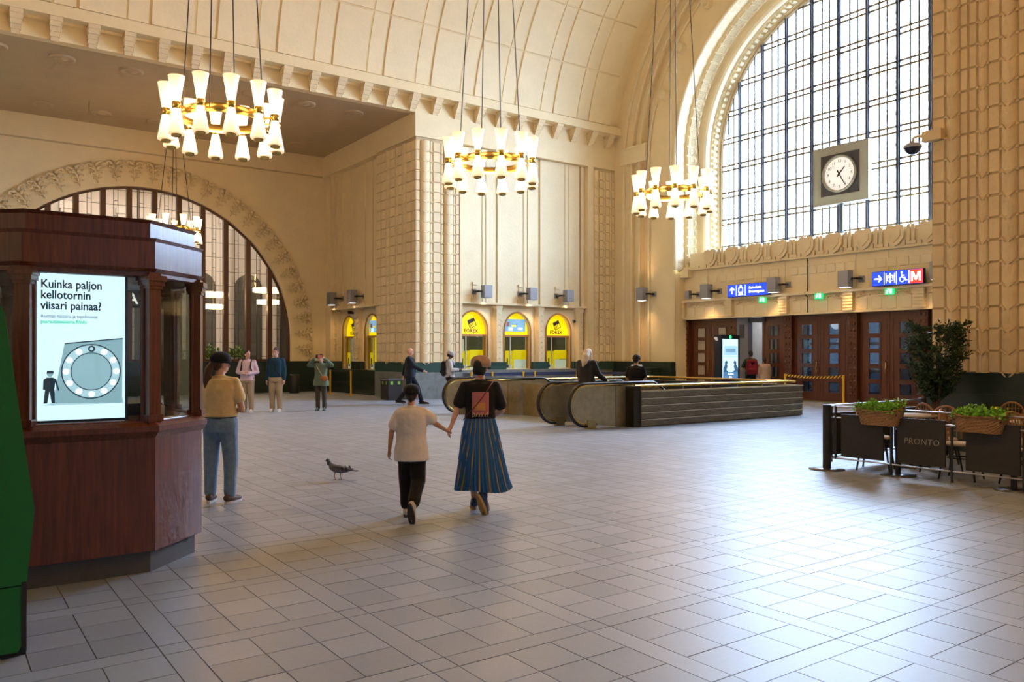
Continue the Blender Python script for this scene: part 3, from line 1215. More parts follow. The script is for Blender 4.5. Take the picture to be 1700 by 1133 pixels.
def build_end_wall():
    we = sroot('wall_end')
    m = MB()
    prof = [(9.30, 23.50), (8.64, 23.50), (8.61, 23.62), (8.22, 23.62), (8.19, 23.74), (7.77, 23.74), (7.74, 23.86), (7.22, 23.86), (7.18, 23.64), (5.85, 23.64)]
    arch_sweep(m, prof, YC, ZW, 0.0, 96)
    m.build('arch_face', 'plaster', we)
    m = MB()
    for rc in (8.63, 8.2, 7.755, 7.2):
        arch_sweep(m, roll_profile(rc, 23.60, 0.045, 6), YC, ZW, DZ, 96, smooth=True)
    m.build('arch_roll', 'plaster_panel', we)
    for s in (1, -1):
        q = MB()
        a, b = YC + s * 7.25, YC + s * 8.72
        q.box(23.44, 23.95, a, b, 9.45, 10.12)
        q.box(23.42, 23.95, YC + s * 7.22, YC + s * 8.75, 10.05, 10.14)
        q.build('impost_block', 'plaster_panel', we)
    # disc medallions on the flat band
    d = MB()
    d.lathe([(0.001, 0.18), (0.15, 0.18), (0.155, 0.21), (0.195, 0.21), (0.205, 0.19), (0.205, -0.02)], 24)
    d.sphere((0, 0, 0.185), 0.025, 5)
    dm = d.mesh('medallion', 'plaster_panel')
    for k in range(10):
        a = R(22 + 15.3 * k)
        if a > math.pi: break
        link('medallion', dm, we, F_end(23.62, YC + 6.83 * math.cos(a), ZW + 6.83 * math.sin(a)))
    # splayed reveal: thin roll, hollow, fret bed, thick roll, dentil bed, frame
    prof = [(5.86, 23.66)]
    prof += [(5.80 + 0.08 * math.cos(R(a)), 23.62 - 0.09 * math.sin(R(a))) for a in range(0, 181, 30)]
    prof += [(5.80, 23.74), (5.80, 24.16), (5.70, 24.18), (5.68, 24.72), (5.62, 24.76)]
    prof += [(5.50 - 0.20 * math.sin(R(a)), 24.95 - 0.19 * math.cos(R(a))) for a in range(0, 181, 30)]
    prof += [(5.44, 25.16), (5.36, 25.2), (5.34, 25.46), (5.24, 25.48), (5.22, 25.62), (5.12, 25.64), (5.12, 25.8)]
    m = MB()
    arch_sweep(m, prof, YC, ZW, 4.86, 96, smooth=False)
    m.build('arch_reveal', 'plaster_panel', we)
    # ornaments of the reveal along the visible (left) half of the arch
    sc = MB()
    k = 8
    vs = [(0, 0, 0.09)]
    for i in range(k + 1):
        t = math.pi * i / k
        vs.append((0.165 * math.cos(t), -0.2 + 0.40 * math.sin(t), 0.0))
    sc.add(vs, [(0, i + 1, i + 2) for i in range(k)] + [(0, k + 1, 1)], True)
    scm = sc.mesh('scallop', 'carved_stone')
    fr = MB()
    fr.box(-0.15, 0.15, -0.24, 0.22, -0.02, 0.03)
    for i in range(6):
        u = -0.14 + 0.056 * i
        fr.box(u - 0.009, u + 0.009, -0.23, 0.12, 0.03, 0.055)
    for i in range(6):
        y = -0.23 + 0.07 * i
        fr.box(-0.145, 0.145, y - 0.009, y + 0.009, 0.03, 0.055)
    frm = fr.mesh('fret_block', 'carved_stone')
    bd = MB().sphere((0, 0.17, 0.04), 0.085, 6, (1.5, 0.8, 0.7))
    bdm = bd.mesh('fret_bead', 'plaster_panel')
    dn = MB().box(-0.065, 0.065, -0.1, 0.1, -0.02, 0.10)
    dnm = dn.mesh('dentil', 'plaster_panel')

    def along(r, pitch, amax):
        out = []
        z = 4.98
        while z < ZW - pitch * 0.3:
            out.append((0.0, z))
            z += pitch
        a = (z - ZW) / r
        while a < amax:
            out.append((a, None))
            a += pitch / r
        return out

    def fr_at(a, z, r, x):
        if z is not None:
            return frame((x, YC + r, z), (0, 0, -1), (1, 0, 0))
        c, s = math.cos(a), math.sin(a)
        return frame((x, YC + r * c, ZW + r * s), (0, s, -c), (1, 0, 0))
    for a, z in along(5.6, 0.355, R(82)):
        link('scallop', scm, we, fr_at(a, z, 5.80, 23.95))
        fb = link('fret_block', frm, we, fr_at(a, z, 5.69, 24.43))
        link('fret_bead', bdm, fb, Matrix.Identity(4))
    for a, z in along(5.35, 0.24, R(82)):
        link('dentil', dnm, we, fr_at(a, z, 5.35, 25.33))
    # lower wall between the jambs
    m = MB()
    m.box(24.2, 24.6, 10.2, 22.2, 2.97, 4.90)
    m.box(24.6, 25.75, 10.2, 22.3, 3.05, 5.30)
    for s in (1, -1):
        a, b = YC + s * 5.84, YC + s * 6.3
        m.box(23.66, 24.75, a, b, 0, 4.9)
    m.box(24.0, 24.45, YC + 4.95, YC + 5.9, 4.9, 5.0)
    m.build('lower_wall', 'plaster', we)
    for s in (1, -1):
        MB().box(23.95, 24.3, YC + s * 5.45, YC + s * 5.86, 4.6, 4.9).build('jamb_base', 'plaster_panel', we)
    # sill with shields
    sl = MB()
    sl.box(24.06, 25.7, 10.75, 21.65, 4.88, 5.50)
    sl.box(24.02, 24.2, 10.75, 21.65, 4.86, 4.93)
    sill = sl.build('window_sill', 'plaster', we)
    sh = MB()
    pts = [(-0.27, 0.66), (-0.29, 0.60), (-0.29, 0.30), (-0.16, 0.12), (0, 0.03), (0.16, 0.12), (0.29, 0.30), (0.29, 0.60), (0.27, 0.66), (0.1, 0.70), (0, 0.66), (-0.1, 0.70)]
    sh.poly3([(a, b, 0) for a, b in pts], (0, 0, 1), 0.10)
    pts2 = [(-0.2, 0.52), (-0.2, 0.34), (0, 0.14), (0.2, 0.34), (0.2, 0.52)]
    sh.poly3([(a, b, 0.1) for a, b in pts2], (0, 0, 1), 0.03)
    for sgn in (-1, 1):
        sh.box(sgn * 0.27 - 0.05, sgn * 0.27 + 0.05, 0.02, 0.2, 0, 0.06)
    shm = sh.mesh('carved_shield', 'carved_stone')
    st = MB()
    for u in (-0.09, 0.05):
        st.box(u - 0.045, u + 0.055, 0.16, 0.67, 0, 0.085)
    st.box(-0.15, 0.13, 0.06, 0.16, 0, 0.06)
    stm = st.mesh('carved_stop', 'carved_stone')
    for k in range(10):
        y = 20.56 - 1.03 * k
        if y > 11:
            link('carved_shield', shm, sill, F_end(24.06, y, 4.88))
            link('carved_stop', stm, sill, F_end(24.06, y - 0.515, 4.88))
    # squares in low relief and vertical joints
    sq = MB().frustum([(-0.15, -0.15), (0.15, -0.15), (0.15, 0.15), (-0.15, 0.15)], -0.01, [(-0.13, -0.13), (0.13, -0.13), (0.13, 0.13), (-0.13, 0.13)], 0.022)
    sqm = sq.mesh('relief_square', 'plaster_panel')
    for y in (21.0, 20.55, 20.1, 19.7, 19.28, 18.86, 18.2, 17.8, 17.04, 16.67, 16.31, 15.97, 15.62, 15.28, 14.92, 14.22, 13.88, 13.53, 13.15, 12.81, 12.46, 11.9, 11.5):
        link('relief_square', sqm, we, F_end(24.2, y, 4.47))
    jm = MB().box(-0.008, 0.008, -0.52, 0.52, -0.01, 0.004).mesh('wall_joint', 'joint_shadow')
    for y in (20.85, 18.4, 17.4, 14.75, 13.65):
        link('wall_joint', jm, we, F_end(24.2, y, 4.3))
    # ledge, scroll band, lintel
    MB().box(24.02, 24.3, 10.3, 22.1, 3.63, 3.71).build('ledge', 'plaster_panel', we)
    MB().box(24.12, 24.5, 10.3, 22.1, 2.96, 3.02).build('lintel_edge', 'plaster_panel', we)
    scr = MB()
    for i in range(6):
        u = -0.75 + 0.3 * i
        pts = []
        for q in range(8):
            a = q / 7 * 4.2
            rr = 0.085 * (1 - q / 9)
            pts.append((u + rr * math.cos(a), -0.01 + rr * math.sin(a), 0.03))
        scr.path(pts, 0.022, 5)
    scr.path([(-0.9, -0.08, 0.02), (-0.5, 0.03, 0.03), (0, -0.06, 0.03), (0.5, 0.03, 0.03), (0.9, -0.08, 0.02)], 0.02, 5)
    scm2 = scr.mesh('scroll_ornament', 'carved_stone')
    cols = [22.1, 19.77, 17.4, 14.95, 12.65, 10.35]
    pnm = MB().frustum([(-0.17, -0.2), (0.17, -0.2), (0.17, 0.2), (-0.17, 0.2)], -0.01, [(-0.155, -0.185), (0.155, -0.185), (0.155, 0.185), (-0.155, 0.185)], 0.016).mesh('relief_panel', 'plaster_panel')
    for a, b in zip(cols[:-1], cols[1:]):
        link('scroll_ornament', scm2, we, F_end(24.2, (a + b) / 2, 3.52))
        for k in range(4):
            link('relief_panel', pnm, we, F_end(24.2, a - (a - b) * (k + 0.9) / 4.8, 3.23))
    for y in cols:
        q = MB()
        q.box(24.06, 24.3, y - 0.15, y + 0.15, 3.0, 3.66)
        for k in range(6):
            q.box(24.03, 24.3, y - 0.17, y + 0.17, 3.03 + 0.1 * k, 3.08 + 0.1 * k)
        q.build('lintel_pilaster', 'plaster', we)
    m = MB()
    m.box(23.42, 23.7, 22.04, YL, 0.96, DZ)
    m.box(23.40, 23.7, 22.04, YL, 0, 0.96)
    m.box(23.42, 23.7, YR, 10.36, 0, DZ)
    struct(m.build('baseboard_end', 'dado_green'))
    return we, cols


WE, COLS = build_end_wall()


def build_window():
    wn = sroot('window_1')
    fr = MB()
    arch_sweep(fr, [(5.16, 25.56), (5.05, 25.56), (5.05, 25.68), (5.16, 25.68), (5.16, 25.56)], YC, ZW, 5.45, 96)
    fr.box(25.5, 25.7, YC - RW, YC + RW, 5.42, 5.52)
    fr.build('window_frame', 'white_paint', wn)

    def top(y):
        d = abs(y - YC)
        return ZW + math.sqrt(max(0.0, (RW - 0.05) ** 2 - d * d))
    ys = [YC + 1.055 * k for k in range(-4, 5)]
    zb = 5.5
    for y in ys:
        q = MB()
        q.box(25.52, 25.66, y - 0.08, y + 0.08, zb, top(y))
        # beaded edge
        q.box(25.47, 25.51, y - 0.04, y + 0.04, zb, top(y))
        q.build('mullion', 'mullion', wn)
    edges = [YC - RW + 0.05] + ys + [YC + RW - 0.05]
    zp = [6.82 + 1.055 * k for k in range(-1, 8)]
    for a, b in zip(edges[:-1], edges[1:]):
        wd = b - a
        # pairs of horizontal bars
        for z in zp:
            for dz in (-0.095, 0.095):
                y0, y1 = a, b
                while y0 < y1 and top(y0) < z + dz: y0 += 0.03
                while y1 > y0 and top(y1) < z + dz: y1 -= 0.03
                if y1 - y0 > 0.05 and z + dz > zb + .05:
                    MB().box(25.54, 25.585, y0, y1, z + dz - 0.032, z + dz + 0.032).build('glazing_bar', 'bar_bronze', wn)
        for f in (0.36, 0.63):
            y = a + wd * f
            MB().box(25.555, 25.585, y - 0.030, y + 0.030, zb, top(y)).build('glazing_bar', 'mullion', wn)
        lo = zb
        for z in zp + [99]:
            hi = z
            pts = [(a, lo), (b, lo)]
            k = 4
            ups = [(b + (a - b) * i / k, min(hi, top(b + (a - b) * i / k))) for i in range(k + 1)]
            if max(u[1] for u in ups) <= lo + 0.02 or hi < zb + .05:
                lo = max(lo, hi) if hi < 90 else lo
                continue
            ups = [(u, max(lo, v)) for u, v in ups]
            MB().poly3([(25.60, u, v) for u, v in pts + ups], (1, 0, 0), 0.008).build('pane', 'window_glass', wn)
            lo = hi


build_window()


def build_doors():
    PW, PH = 0.38, 0.35
    zs = [2.27, 1.785, 1.30, 0.815, 0.33]
    # one leaf, hinge side at local u=0..1.03, v up, front towards +n
    W, Hh = 1.015, 2.975

    def leaf_mesh():
        m = MB()
        u0, u1 = W / 2 - PW / 2, W / 2 + PW / 2
        m.box(0.004, u0, 0.03, Hh, -0.05, 0.0)
        m.box(u1, W - 0.004, 0.03, Hh, -0.05, 0.0)
        cuts = [0.03] + sum([[z, z + PH] for z in reversed(zs)], []) + [Hh]
        for a, b in zip(cuts[0::2], cuts[1::2]):
            m.box(u0, u1, a, b, -0.05, 0.0)
        for z in zs:      # raised beads round the openings
            for (a, b, c, d) in ((u0 - 0.03, u1 + 0.03, z - 0.03, z), (u0 - 0.03, u1 + 0.03, z + PH, z + PH + 0.03), (u0 - 0.03, u0, z, z + PH), (u1, u1 + 0.03, z, z + PH)):
                m.box(a, b, c, d, 0.0, 0.022)
        for (a, b, c, d) in ((0.09, W - 0.09, 2.72, 2.745), (0.09, 0.115, 0.12, 2.745), (W - 0.115, W - 0.09, 0.12, 2.745), (0.09, W - 0.09, 0.12, 0.145)):
            m.box(a, b, c, d, 0.0, 0.012)
        return m.mesh('door_leaf', 'door_wood')
    lm = leaf_mesh()
    pm = MB().box(-PW / 2, PW / 2, 0, PH, -0.03, -0.022).mesh('pane', 'clear_glass')
    pf = MB().box(-PW / 2, PW / 2, 0, PH, -0.03, -0.022).mesh('pane', 'frosted_pane')
    hd = MB()
    hd.path([(0, 0.96, 0.0), (0, 0.98, 0.06), (0, 1.16, 0.075), (0, 1.34, 0.06), (0, 1.36, 0.0)], 0.018, 8)
    hm = hd.mesh('handle', 'brass')
    for k, (a, b) in enumerate(zip(COLS[:-1], COLS[1:])):
        dr = sroot('door_%d' % (k + 1))
        o = a - 0.15
        for q in range(2):
            if k == 1 and q == 0:
                continue
            ox = o - q * (W + 0.005)
            lf = link('door_leaf', lm, dr, F_end(XD, ox, 0))
            for z in zs:
                link('pane', pf if k == 0 else pm, lf, T((W / 2, z, 0)))
            if q == 0:
                link('handle', hm, lf, T((W - 0.1, 0, 0.02)))
        MB().box(XD - 0.03, XD + 0.08, b + 0.12, a - 0.12, 0, 0.028).build('threshold', 'brass_dull', dr)
    # carved posts between the doors
    for y in COLS:
        q = MB().box(24.32, 24.62, y - 0.15, y + 0.15, 0, 2.97)
        p = q.build('door_post', 'door_wood', WE)
        sd = MB()
        for r in range(13):
            z = 0.3 + 0.21 * r
            for u in (-0.07, 0.07):
                sd.sphere((24.315, y + u, z), 0.045, 5, (0.6, 1, 1.3))
            sd.box(24.30, 24.33, y - 0.12, y + 0.12, z + 0.085, z + 0.115)
        sd.build('carved_stud', 'door_wood', p)
    # vestibule behind the doors
    v = MB()
    v.box(24.6, 28.2, 9.9, 22.4, 3.0, 3.06)
    v.box(24.6, 28.2, 9.7, 9.95, 0, 3.06)
    v.box(24.6, 28.2, 22.35, 22.6, 0, 3.06)
    v.box(24.62, 26.6, 19.6, 19.75, 0, 3.0)
    struct(v.build('wall_vestibule', 'hall_pale'))
    struct(MB().box(24.6, 28.4, 9.7, 22.6, -0.2, -0.004).build('floor_vestibule', 'dado_stone'))
    v = MB()
    y = 10.2
    while y < 22.3:
        v.box(27.6, 27.75, y - 0.14, y + 0.14, 0, 3.0)
        y += 0.8
    for z in (0.0, 0.95, 1.95, 2.75):
        v.box(27.62, 27.72, 10, 22.4, z, z + (0.25 if z == 0 else 0.10))
    do = struct(v.build('door_outer', 'mullion'))
    MB().box(27.66, 27.67, 9.95, 22.4, 0, 3.0).build('pane', 'dimming_glass', do)
    for y in (11.5, 13.8, 16.2, 18.6, 21.0):
        point_light('vestibule_fill', (26.2, y, 2.8), 16, (0.85, 0.92, 1.0), 0.2)  # fill lights without fittings, added to brighten the vestibule
    # steel frame of the opened leaf
    t = sroot('door_frame_steel')
    q = MB()
    q.box(24.34, 24.6, 19.10, 19.62, 0, 2.95)
    q.build('steel_post', 'pale_blue_metal', t)
    MB().box(24.325, 24.345, 19.26, 19.48, 2.2, 2.7).build('slot', 'mullion', t)
    q = MB()
    for yy in (18.95, 18.72, 18.52):
        q.box(25.3, 25.4, yy - 0.035, yy + 0.035, 0, 2.9)
    q.box(24.4, 25.4, 18.42, 19.1, 2.78, 2.93)
    q.build('inner_post', 'mullion', t)
    MB().box(25.34, 25.36, 18.5, 19.1, 0, 2.8).build('pane', 'frost_light', t)


mat('pale_blue_metal', (0.16, 0.17, 0.22), 0.4)
mat('frost_light', (0.55, 0.55, 0.55), 0.5)
build_doors()

# street outside
struct(MB().box(25.8, 120, -60, 90, -0.35, -0.15).build('ground', 'asphalt'))
mat('dark_glass', (0.02, 0.025, 0.05), 0.08)
# ------------------------------------------------------------------ chandeliers
def shade_material():
    m = bpy.data.materials.new('chandelier_glass')
    MATS['chandelier_glass'] = m
    m.use_nodes = True
    N, L = m.node_tree.nodes, m.node_tree.links
    b = N['Principled BSDF']
    b.inputs['Base Color'].default_value = (0.88, 0.80, 0.66, 1)
    b.inputs['Roughness'].default_value = 0.35
    tc = N.new('ShaderNodeTexCoord')
    sp = N.new('ShaderNodeSeparateXYZ')
    L.new(tc.outputs['Object'], sp.inputs[0])
    ab = N.new('ShaderNodeMath'); ab.operation = 'ABSOLUTE'
    L.new(sp.outputs['Z'], ab.inputs[0])
    mr = N.new('ShaderNodeMapRange')
    mr.inputs['From Min'].default_value = 0.12
    mr.inputs['From Max'].default_value = 0.55
    mr.inputs['To Min'].default_value = 1.7
    mr.inputs['To Max'].default_value = 0.42
    L.new(ab.outputs[0], mr.inputs['Value'])
    L.new(mr.outputs['Result'], b.inputs['Emission Strength'])
    b.inputs['Emission Color'].default_value = (1.0, 0.74, 0.40, 1)


shade_material()


def make_chandelier(nl, rr, s):
    t = thing('chandelier', 'x', 'chandelier', (0, 0, 0), 0, 'brass ring chandeliers hanging in the hall')
    ring = MB().lathe([(rr - 0.25, -0.085), (rr - 0.235, -0.085), (rr - 0.235, 0.085), (rr - 0.25, 0.085), (rr - 0.25, -0.085)], 48)
    ring.build('ring', 'brass', t)
    prof = [(0.001, 0.52), (0.145, 0.53), (0.15, 0.54), (0.145, 0.53), (0.068, 0.06), (0.068, -0.06), (0.15, -0.50), (0.145, -0.535), (0.09, -0.535)]
    prof = [(a * s, b * s) for a, b in prof]
    sm = MB().lathe(prof, 18).mesh('lamp', 'chandelier_glass')
    cm = MB().lathe([(0.001, 0.065), (0.076, 0.065), (0.076, -0.065), (0.001, -0.065)], 16).tube((-0.25, 0, 0), (-0.05, 0, 0), 0.02).mesh('collar', 'brass')
    em = MB().lathe([(0.09 * s, -0.50 * s), (0.092 * s, -0.575 * s), (0.07 * s, -0.58 * s), (0.06 * s, -0.55 * s), (0.001, -0.55 * s)], 16).mesh('end_cap', 'brass')
    for k in range(nl):
        a = 2 * math.pi * (k + 0.35) / nl
        l = link('lamp', sm, t, Matrix.Rotation(a, 4, 'Z') @ T((rr, 0, 0)) @ Matrix.Rotation(R(0), 4, 'Y'))
        link('collar', cm, l)
        link('end_cap', em, l)
    return t


def hang(t, loc, rr, ztop, label, power, rz=0.0):
    t.location = loc
    t.rotation_euler = (0, 0, rz)
    t['label'] = label
    for k in range(4):
        a = R(45 + 90 * k)
        MB().tube(((rr - 0.24) * math.cos(a), (rr - 0.24) * math.sin(a), 0.0), (0.10 * math.cos(a), 0.10 * math.sin(a), ztop - loc[2]), 0.012, n=6).build('cable', 'cable', t)
    MB().lathe([(0.001, -0.12), (0.16, -0.10), (0.2, 0.0), (0.001, 0.0)], 16, (0, 0, ztop - loc[2])).build('ceiling_rose', 'brass', t)
    point_light('chandelier_light', (0, 0, 0.1), power, WARM, 0.5, t)


CH_P = 250
ch = make_chandelier(12, 1.03, 1.0)
ch2 = copy_tree(ch)
ch3 = copy_tree(ch)
ch5 = copy_tree(ch)
hang(ch, (4.67, 16.2, 6.22), 1.03, ZC + RV - 0.01, 'large brass ring chandelier nearest the camera, over the wooden kiosk', CH_P, 0.2)
hang(ch2, (11.0, 16.2, 6.22), 1.03, ZC + RV - 0.01, 'brass ring chandelier in front of the pale wall panels, above the escalators', CH_P, 0.5)
hang(ch3, (17.3, 16.2, 6.22), 1.03, ZC + RV - 0.01, 'brass ring chandelier hanging just left of the great arched window', CH_P, 0.1)
hang(ch5, (-1.7, 16.2, 6.22), 1.03, ZC + RV - 0.01, 'unseen brass ring chandelier added at the far end of the hall for its light', CH_P, 0.1)  # out-of-view chandelier added for its light
ch4 = make_chandelier(9, 0.80, 0.8)
hang(ch4, (6.87, 29.5, 5.9), 0.80, ZA, 'smaller ring chandelier in front of the leaded arch window, half hidden by the kiosk roof', 90, 0.4)
# unseen chandelier added near the viewer, for warm fill on the figures
ch6 = make_chandelier(9, 0.80, 0.8)
hang(ch6, (6.87, 2.9, 5.9), 0.80, ZA, 'unseen smaller ring chandelier added overhead near the viewer for fill light', 330, 0.4)


# ------------------------------------------------------------------ wall lamps and loudspeaker boxes
def wall_lamp(M, label, w=0.36, h=0.52, side=1, lit=None, power=0, up=False):
    t = thing('wall_lamp', label, 'wall lamp', (0, 0, 0), 0, 'grey box lamps along the walls')
    t.matrix_world = M
    MB().box(-w / 2, w / 2, -h / 2, h / 2, 0.22, 0.22 + w * 0.8).build('housing', 'speaker_grey', t)
    a = MB().box(w / 2 * side, (w / 2 + 0.2) * side, -0.03, 0.03, 0.28, 0.34)
    a.box((w / 2 + 0.14) * side, (w / 2 + 0.2) * side, -0.03, 0.03, 0.0, 0.34)
    a.build('arm', 'dark_steel', t)
    MB().box((w / 2 + 0.07) * side, (w / 2 + 0.27) * side, -0.1, 0.1, 0, 0.03).build('wall_plate', 'speaker_grey', t)
    MB().box(-w / 2 + 0.04, w / 2 - 0.04, -h / 2 - 0.012, -h / 2, 0.26, 0.26 + w * 0.6).build('diffuser', 'sign_white' if lit else 'speaker_grey', t)
    if power:
        c = M @ Vector((0, 0, 0.36))
        spot_light('wall_lamp_down', c - UZ * (h / 2 + 0.04), c - UZ * 3 + (M.to_3x3() @ Vector((0, 0, 0.25))), power, (1.0, 0.62, 0.28), 120, 0.2, 1.0)
        if up:
            spot_light('wall_lamp_up', c + UZ * (h / 2 + 0.04), c + UZ * 3 + (M.to_3x3() @ Vector((0, 0, 0.1))), power * 0.8, (1.0, 0.62, 0.28), 110, 0.25, 1.0)
    return t


wall_lamp(F_end(23.62, 23.45, 4.02), 'grey box lamp glowing on the plain fluted wall left of the doors', lit=True, power=60, up=True)
wall_lamp(F_end(24.2, 20.63, 3.98), 'grey box lamp left of the blue tram sign', lit=True, power=70)
wall_lamp(F_end(24.2, 17.62, 4.02), 'grey box lamp touching the right end of the blue tram sign', lit=True, power=70)
wall_lamp(F_end(24.2, 14.90, 4.02), 'grey box lamp left of the blue and red metro sign', lit=True, power=70)
wall_lamp(F_end(24.2, 21.58, 3.92), 'smallest grey box, a speaker near the left end of the door wall', w=0.2, h=0.3)
wall_lamp(F_end(24.2, 11.95, 4.05), 'grey box lamp cut off by the right pier', lit=True, power=70)
wall_lamp(F_end(XP + 0.28, 32.55, 3.97), 'grey box lamp on the dim alcove wall, left of two', lit=True, power=45)
wall_lamp(F_end(XP + 0.28, 30.5, 3.95), 'grey box lamp on the dim alcove wall, right of two', lit=True, power=45)
for i, (x, z) in enumerate(((16.88, 3.95), (19.0, 3.95), (20.83, 3.95))):
    t = wall_lamp(F_side(x, YL + 0.16, z), 'pale blue-grey box lamp above the %s yellow arched window' % ('left', 'middle', 'right')[i], side=-1, w=0.34, h=0.46)
    b = MB().box(-0.42, -0.2, 0.26, 0.36, 0, 0.06)
    b.box(-0.40, -0.36, -0.3, 0.3, 0.0, 0.03)
    b.box(-0.44, -0.32, -0.42, -0.22, 0, 0.05)
    b.build('conduit', 'plaster_panel', t)
    # lamp heads wash the arch reveal below them
    c = Vector((x + 0.0, YL - 0.1, 3.62))
    spot_light('wall_lamp_down', c, (x, YL + 0.3, 0.5), 40, (1.0, 0.62, 0.28), 100, 0.06)


# ------------------------------------------------------------------ yellow exchange windows
def lunette_poly(hw, zs, rise, z0, n=16):
    return [(-hw, z0), (hw, z0)] + [(hw * math.cos(math.pi * i / n), zs + rise * math.sin(math.pi * i / n)) for i in range(n + 1)]


def exchange_window(no, M, hw, zb, screen=False, logo=True):
    """M: frame with origin on the bay centre at floor level, n out of the wall"""
    t = sroot('window_%d' % no)
    t.matrix_world = M
    pl = lunette_poly(hw - 0.02, 2.52, 0.70, 2.36)
    MB().poly3([(a, b, -0.18) for a, b in pl], (0, 0, -1), 0.04).build('lunette', 'yellow_sign', t)
    MB().box(-hw, hw, 2.29, 2.37, -0.24, -0.10).build('transom', 'joint_orange', t)
    f = MB()
    f.box(-hw, -hw + 0.05, zb, 2.3, -0.22, -0.14).box(hw - 0.05, hw, zb, 2.3, -0.22, -0.14)
    f.build('jamb', 'joint_orange', t)
    MB().box(-0.24, -0.20, zb, 2.3, -0.2, -0.16).build('mullion', 'sign_white_dim', t)
    MB().box(-hw + 0.04, hw - 0.04, zb, 2.3, -0.185, -0.18).build('pane', 'clear_glass', t)
    MB().box(-hw + 0.04, -0.24, 1.22, 1.68, -0.21, -0.20).build('poster', 'yellow_inside', t)
    MB().box(-0.02, hw - 0.05, 1.42, 1.78, -0.23, -0.22).build('poster', 'yellow_inside', t)
    MB().box(0.0, hw - 0.05, zb, 1.40, -0.24, -0.23).build('poster', 'booth_white', t)
    MB().box(-hw + 0.05, -0.1, zb, 1.2, -0.24, -0.23).build('poster', 'booth_white', t)
    MB().box(-0.40, -0.36, 1.2, 1.45, -0.16, -0.13).build('door_handle', 'black_paint', t)
    q = MB().lathe([(0.001, 0.02), (0.06, 0.02), (0.06, -0.0), (0.001, 0)], 14)
    q.xf(T((-0.36, 1.14, -0.17)))
    q.build('sticker', 'ink_black', t)
    if screen:
        MB().box(-0.48, 0.48, 2.5, 2.98, -0.18, -0.13).build('screen', 'screen_blue', t)
        MB().box(-0.18, 0.02, 2.68, 2.75, -0.131, -0.127).build('screen_text', 'yellow_sign', t)
        MB().box(-0.34, -0.14, 2.53, 2.66, -0.131, -0.127).build('screen_shape', 'screen_pale', t)
        MB().box(-0.42, -0.30, 2.7, 2.86, -0.131, -0.127).build('screen_shape', 'print_pink', t)
        MB().box(0.12, 0.34, 2.56, 2.66, -0.131, -0.127).build('screen_shape', 'screen_pale', t)
    elif logo:
        text('FOREX', 0.19, 'ink_black', t, T((0.02, 2.49, -0.178)), align='CENTER', bold=0.006, space=1.1)
        lg = MB()
        # tilted banknote squares and a curl
        c, s = math.cos(R(25)), math.sin(R(25))

        def rot(p, cx, cy, k=1.0):
            return (cx + (p[0] * c - p[1] * s) * k, cy + (p[0] * s + p[1] * c) * k, -0.176)

        def outline(sz, cx, cy, wd):
            pts = [(-sz, -sz), (sz, -sz), (sz, sz), (-sz, sz)]
            for i in range(4):
                a, b = pts[i], pts[(i + 1) % 4]
                A, B = Vector(rot(a, cx, cy)), Vector(rot(b, cx, cy))
                lg.tube(A, B, wd, n=4)
        outline(0.15, 0.06, 2.79, 0.016)
        outline(0.14, -0.10, 2.76, 0.005)
        lg.poly3([rot(p, 0.06, 2.79) for p in ((-0.15, 0.02), (0.15, 0.02), (0.15, 0.15), (-0.15, 0.15))], (0, 0, 1), 0.003)
        lg.path([(-0.04, 2.76, -0.176), (0.02, 2.70, -0.176), (0.08, 2.74, -0.176), (0.12, 2.80, -0.176)], 0.013, 5)
        lg.path([(0.02 + 0.05 * math.cos(a * 0.7), 2.66 + 0.05 * math.sin(a * 0.7), -0.176) for a in range(9)], 0.008, 5)
        for u in (-0.03, 0.06):
            lg.path([(u + 0.035 * math.cos(a * 0.8), 2.82 + 0.035 * math.sin(a * 0.8), -0.172) for a in range(9)], 0.007, 5)
        lg.build('emblem', 'ink_black', t)
    return t


mat('sign_white_dim', (0.6, 0.62, 0.6), 0.4)
YA = YL + 0.30
for i, (a, b) in enumerate(((15.95, 17.26), (18.02, 19.30), (20.07, 21.36))):
    exchange_window(3 + i, F_side((a + b) / 2, YA, 0), (b - a) / 2, 1.05, screen=(i == 1))
for i, c in enumerate((29.85, 32.05)):
    exchange_window(6 + i, F_end(XP + 0.5, c, 0), 0.65, 1.0, screen=(i == 0))
# the booths behind them
m = MB()
m.box(15.5, 22.3, 27.6, 27.7, 0, 3.5)
m.box(15.5, 22.3, 26.0, 27.7, 3.3, 3.4)
m.box(15.5, 22.3, 26.0, 27.7, 0, 0.1)
m.box(22.2, 22.3, 25.6, 27.7, 0, 3.5)
m.box(15.88, 16.0, 27.0, 33.6, 0, 3.5)
m.box(14.9, 16.0, 28.4, 33.6, 3.3, 3.4)
struct(m.build('wall_booth', 'booth_dark'))
m = MB()
m.box(15.9, 22.2, 27.4, 27.59, 1.0, 1.75)
m.box(15.7, 15.87, 28.6, 33.4, 1.0, 2.6)
struct(m.build('wall_booth_yellow', 'yellow_inside'))
m = MB()
for x in (16.75, 18.75, 20.85):
    m.box(x, x + 0.5, 27.3, 27.39, 1.5, 2.2)
struct(m.build('wall_booth_pale', 'booth_white'))
for x in (16.6, 18.65, 20.7):
    point_light('booth_lamp', (x, 26.9, 3.1), 14, (1, 0.95, 0.8), 0.15)

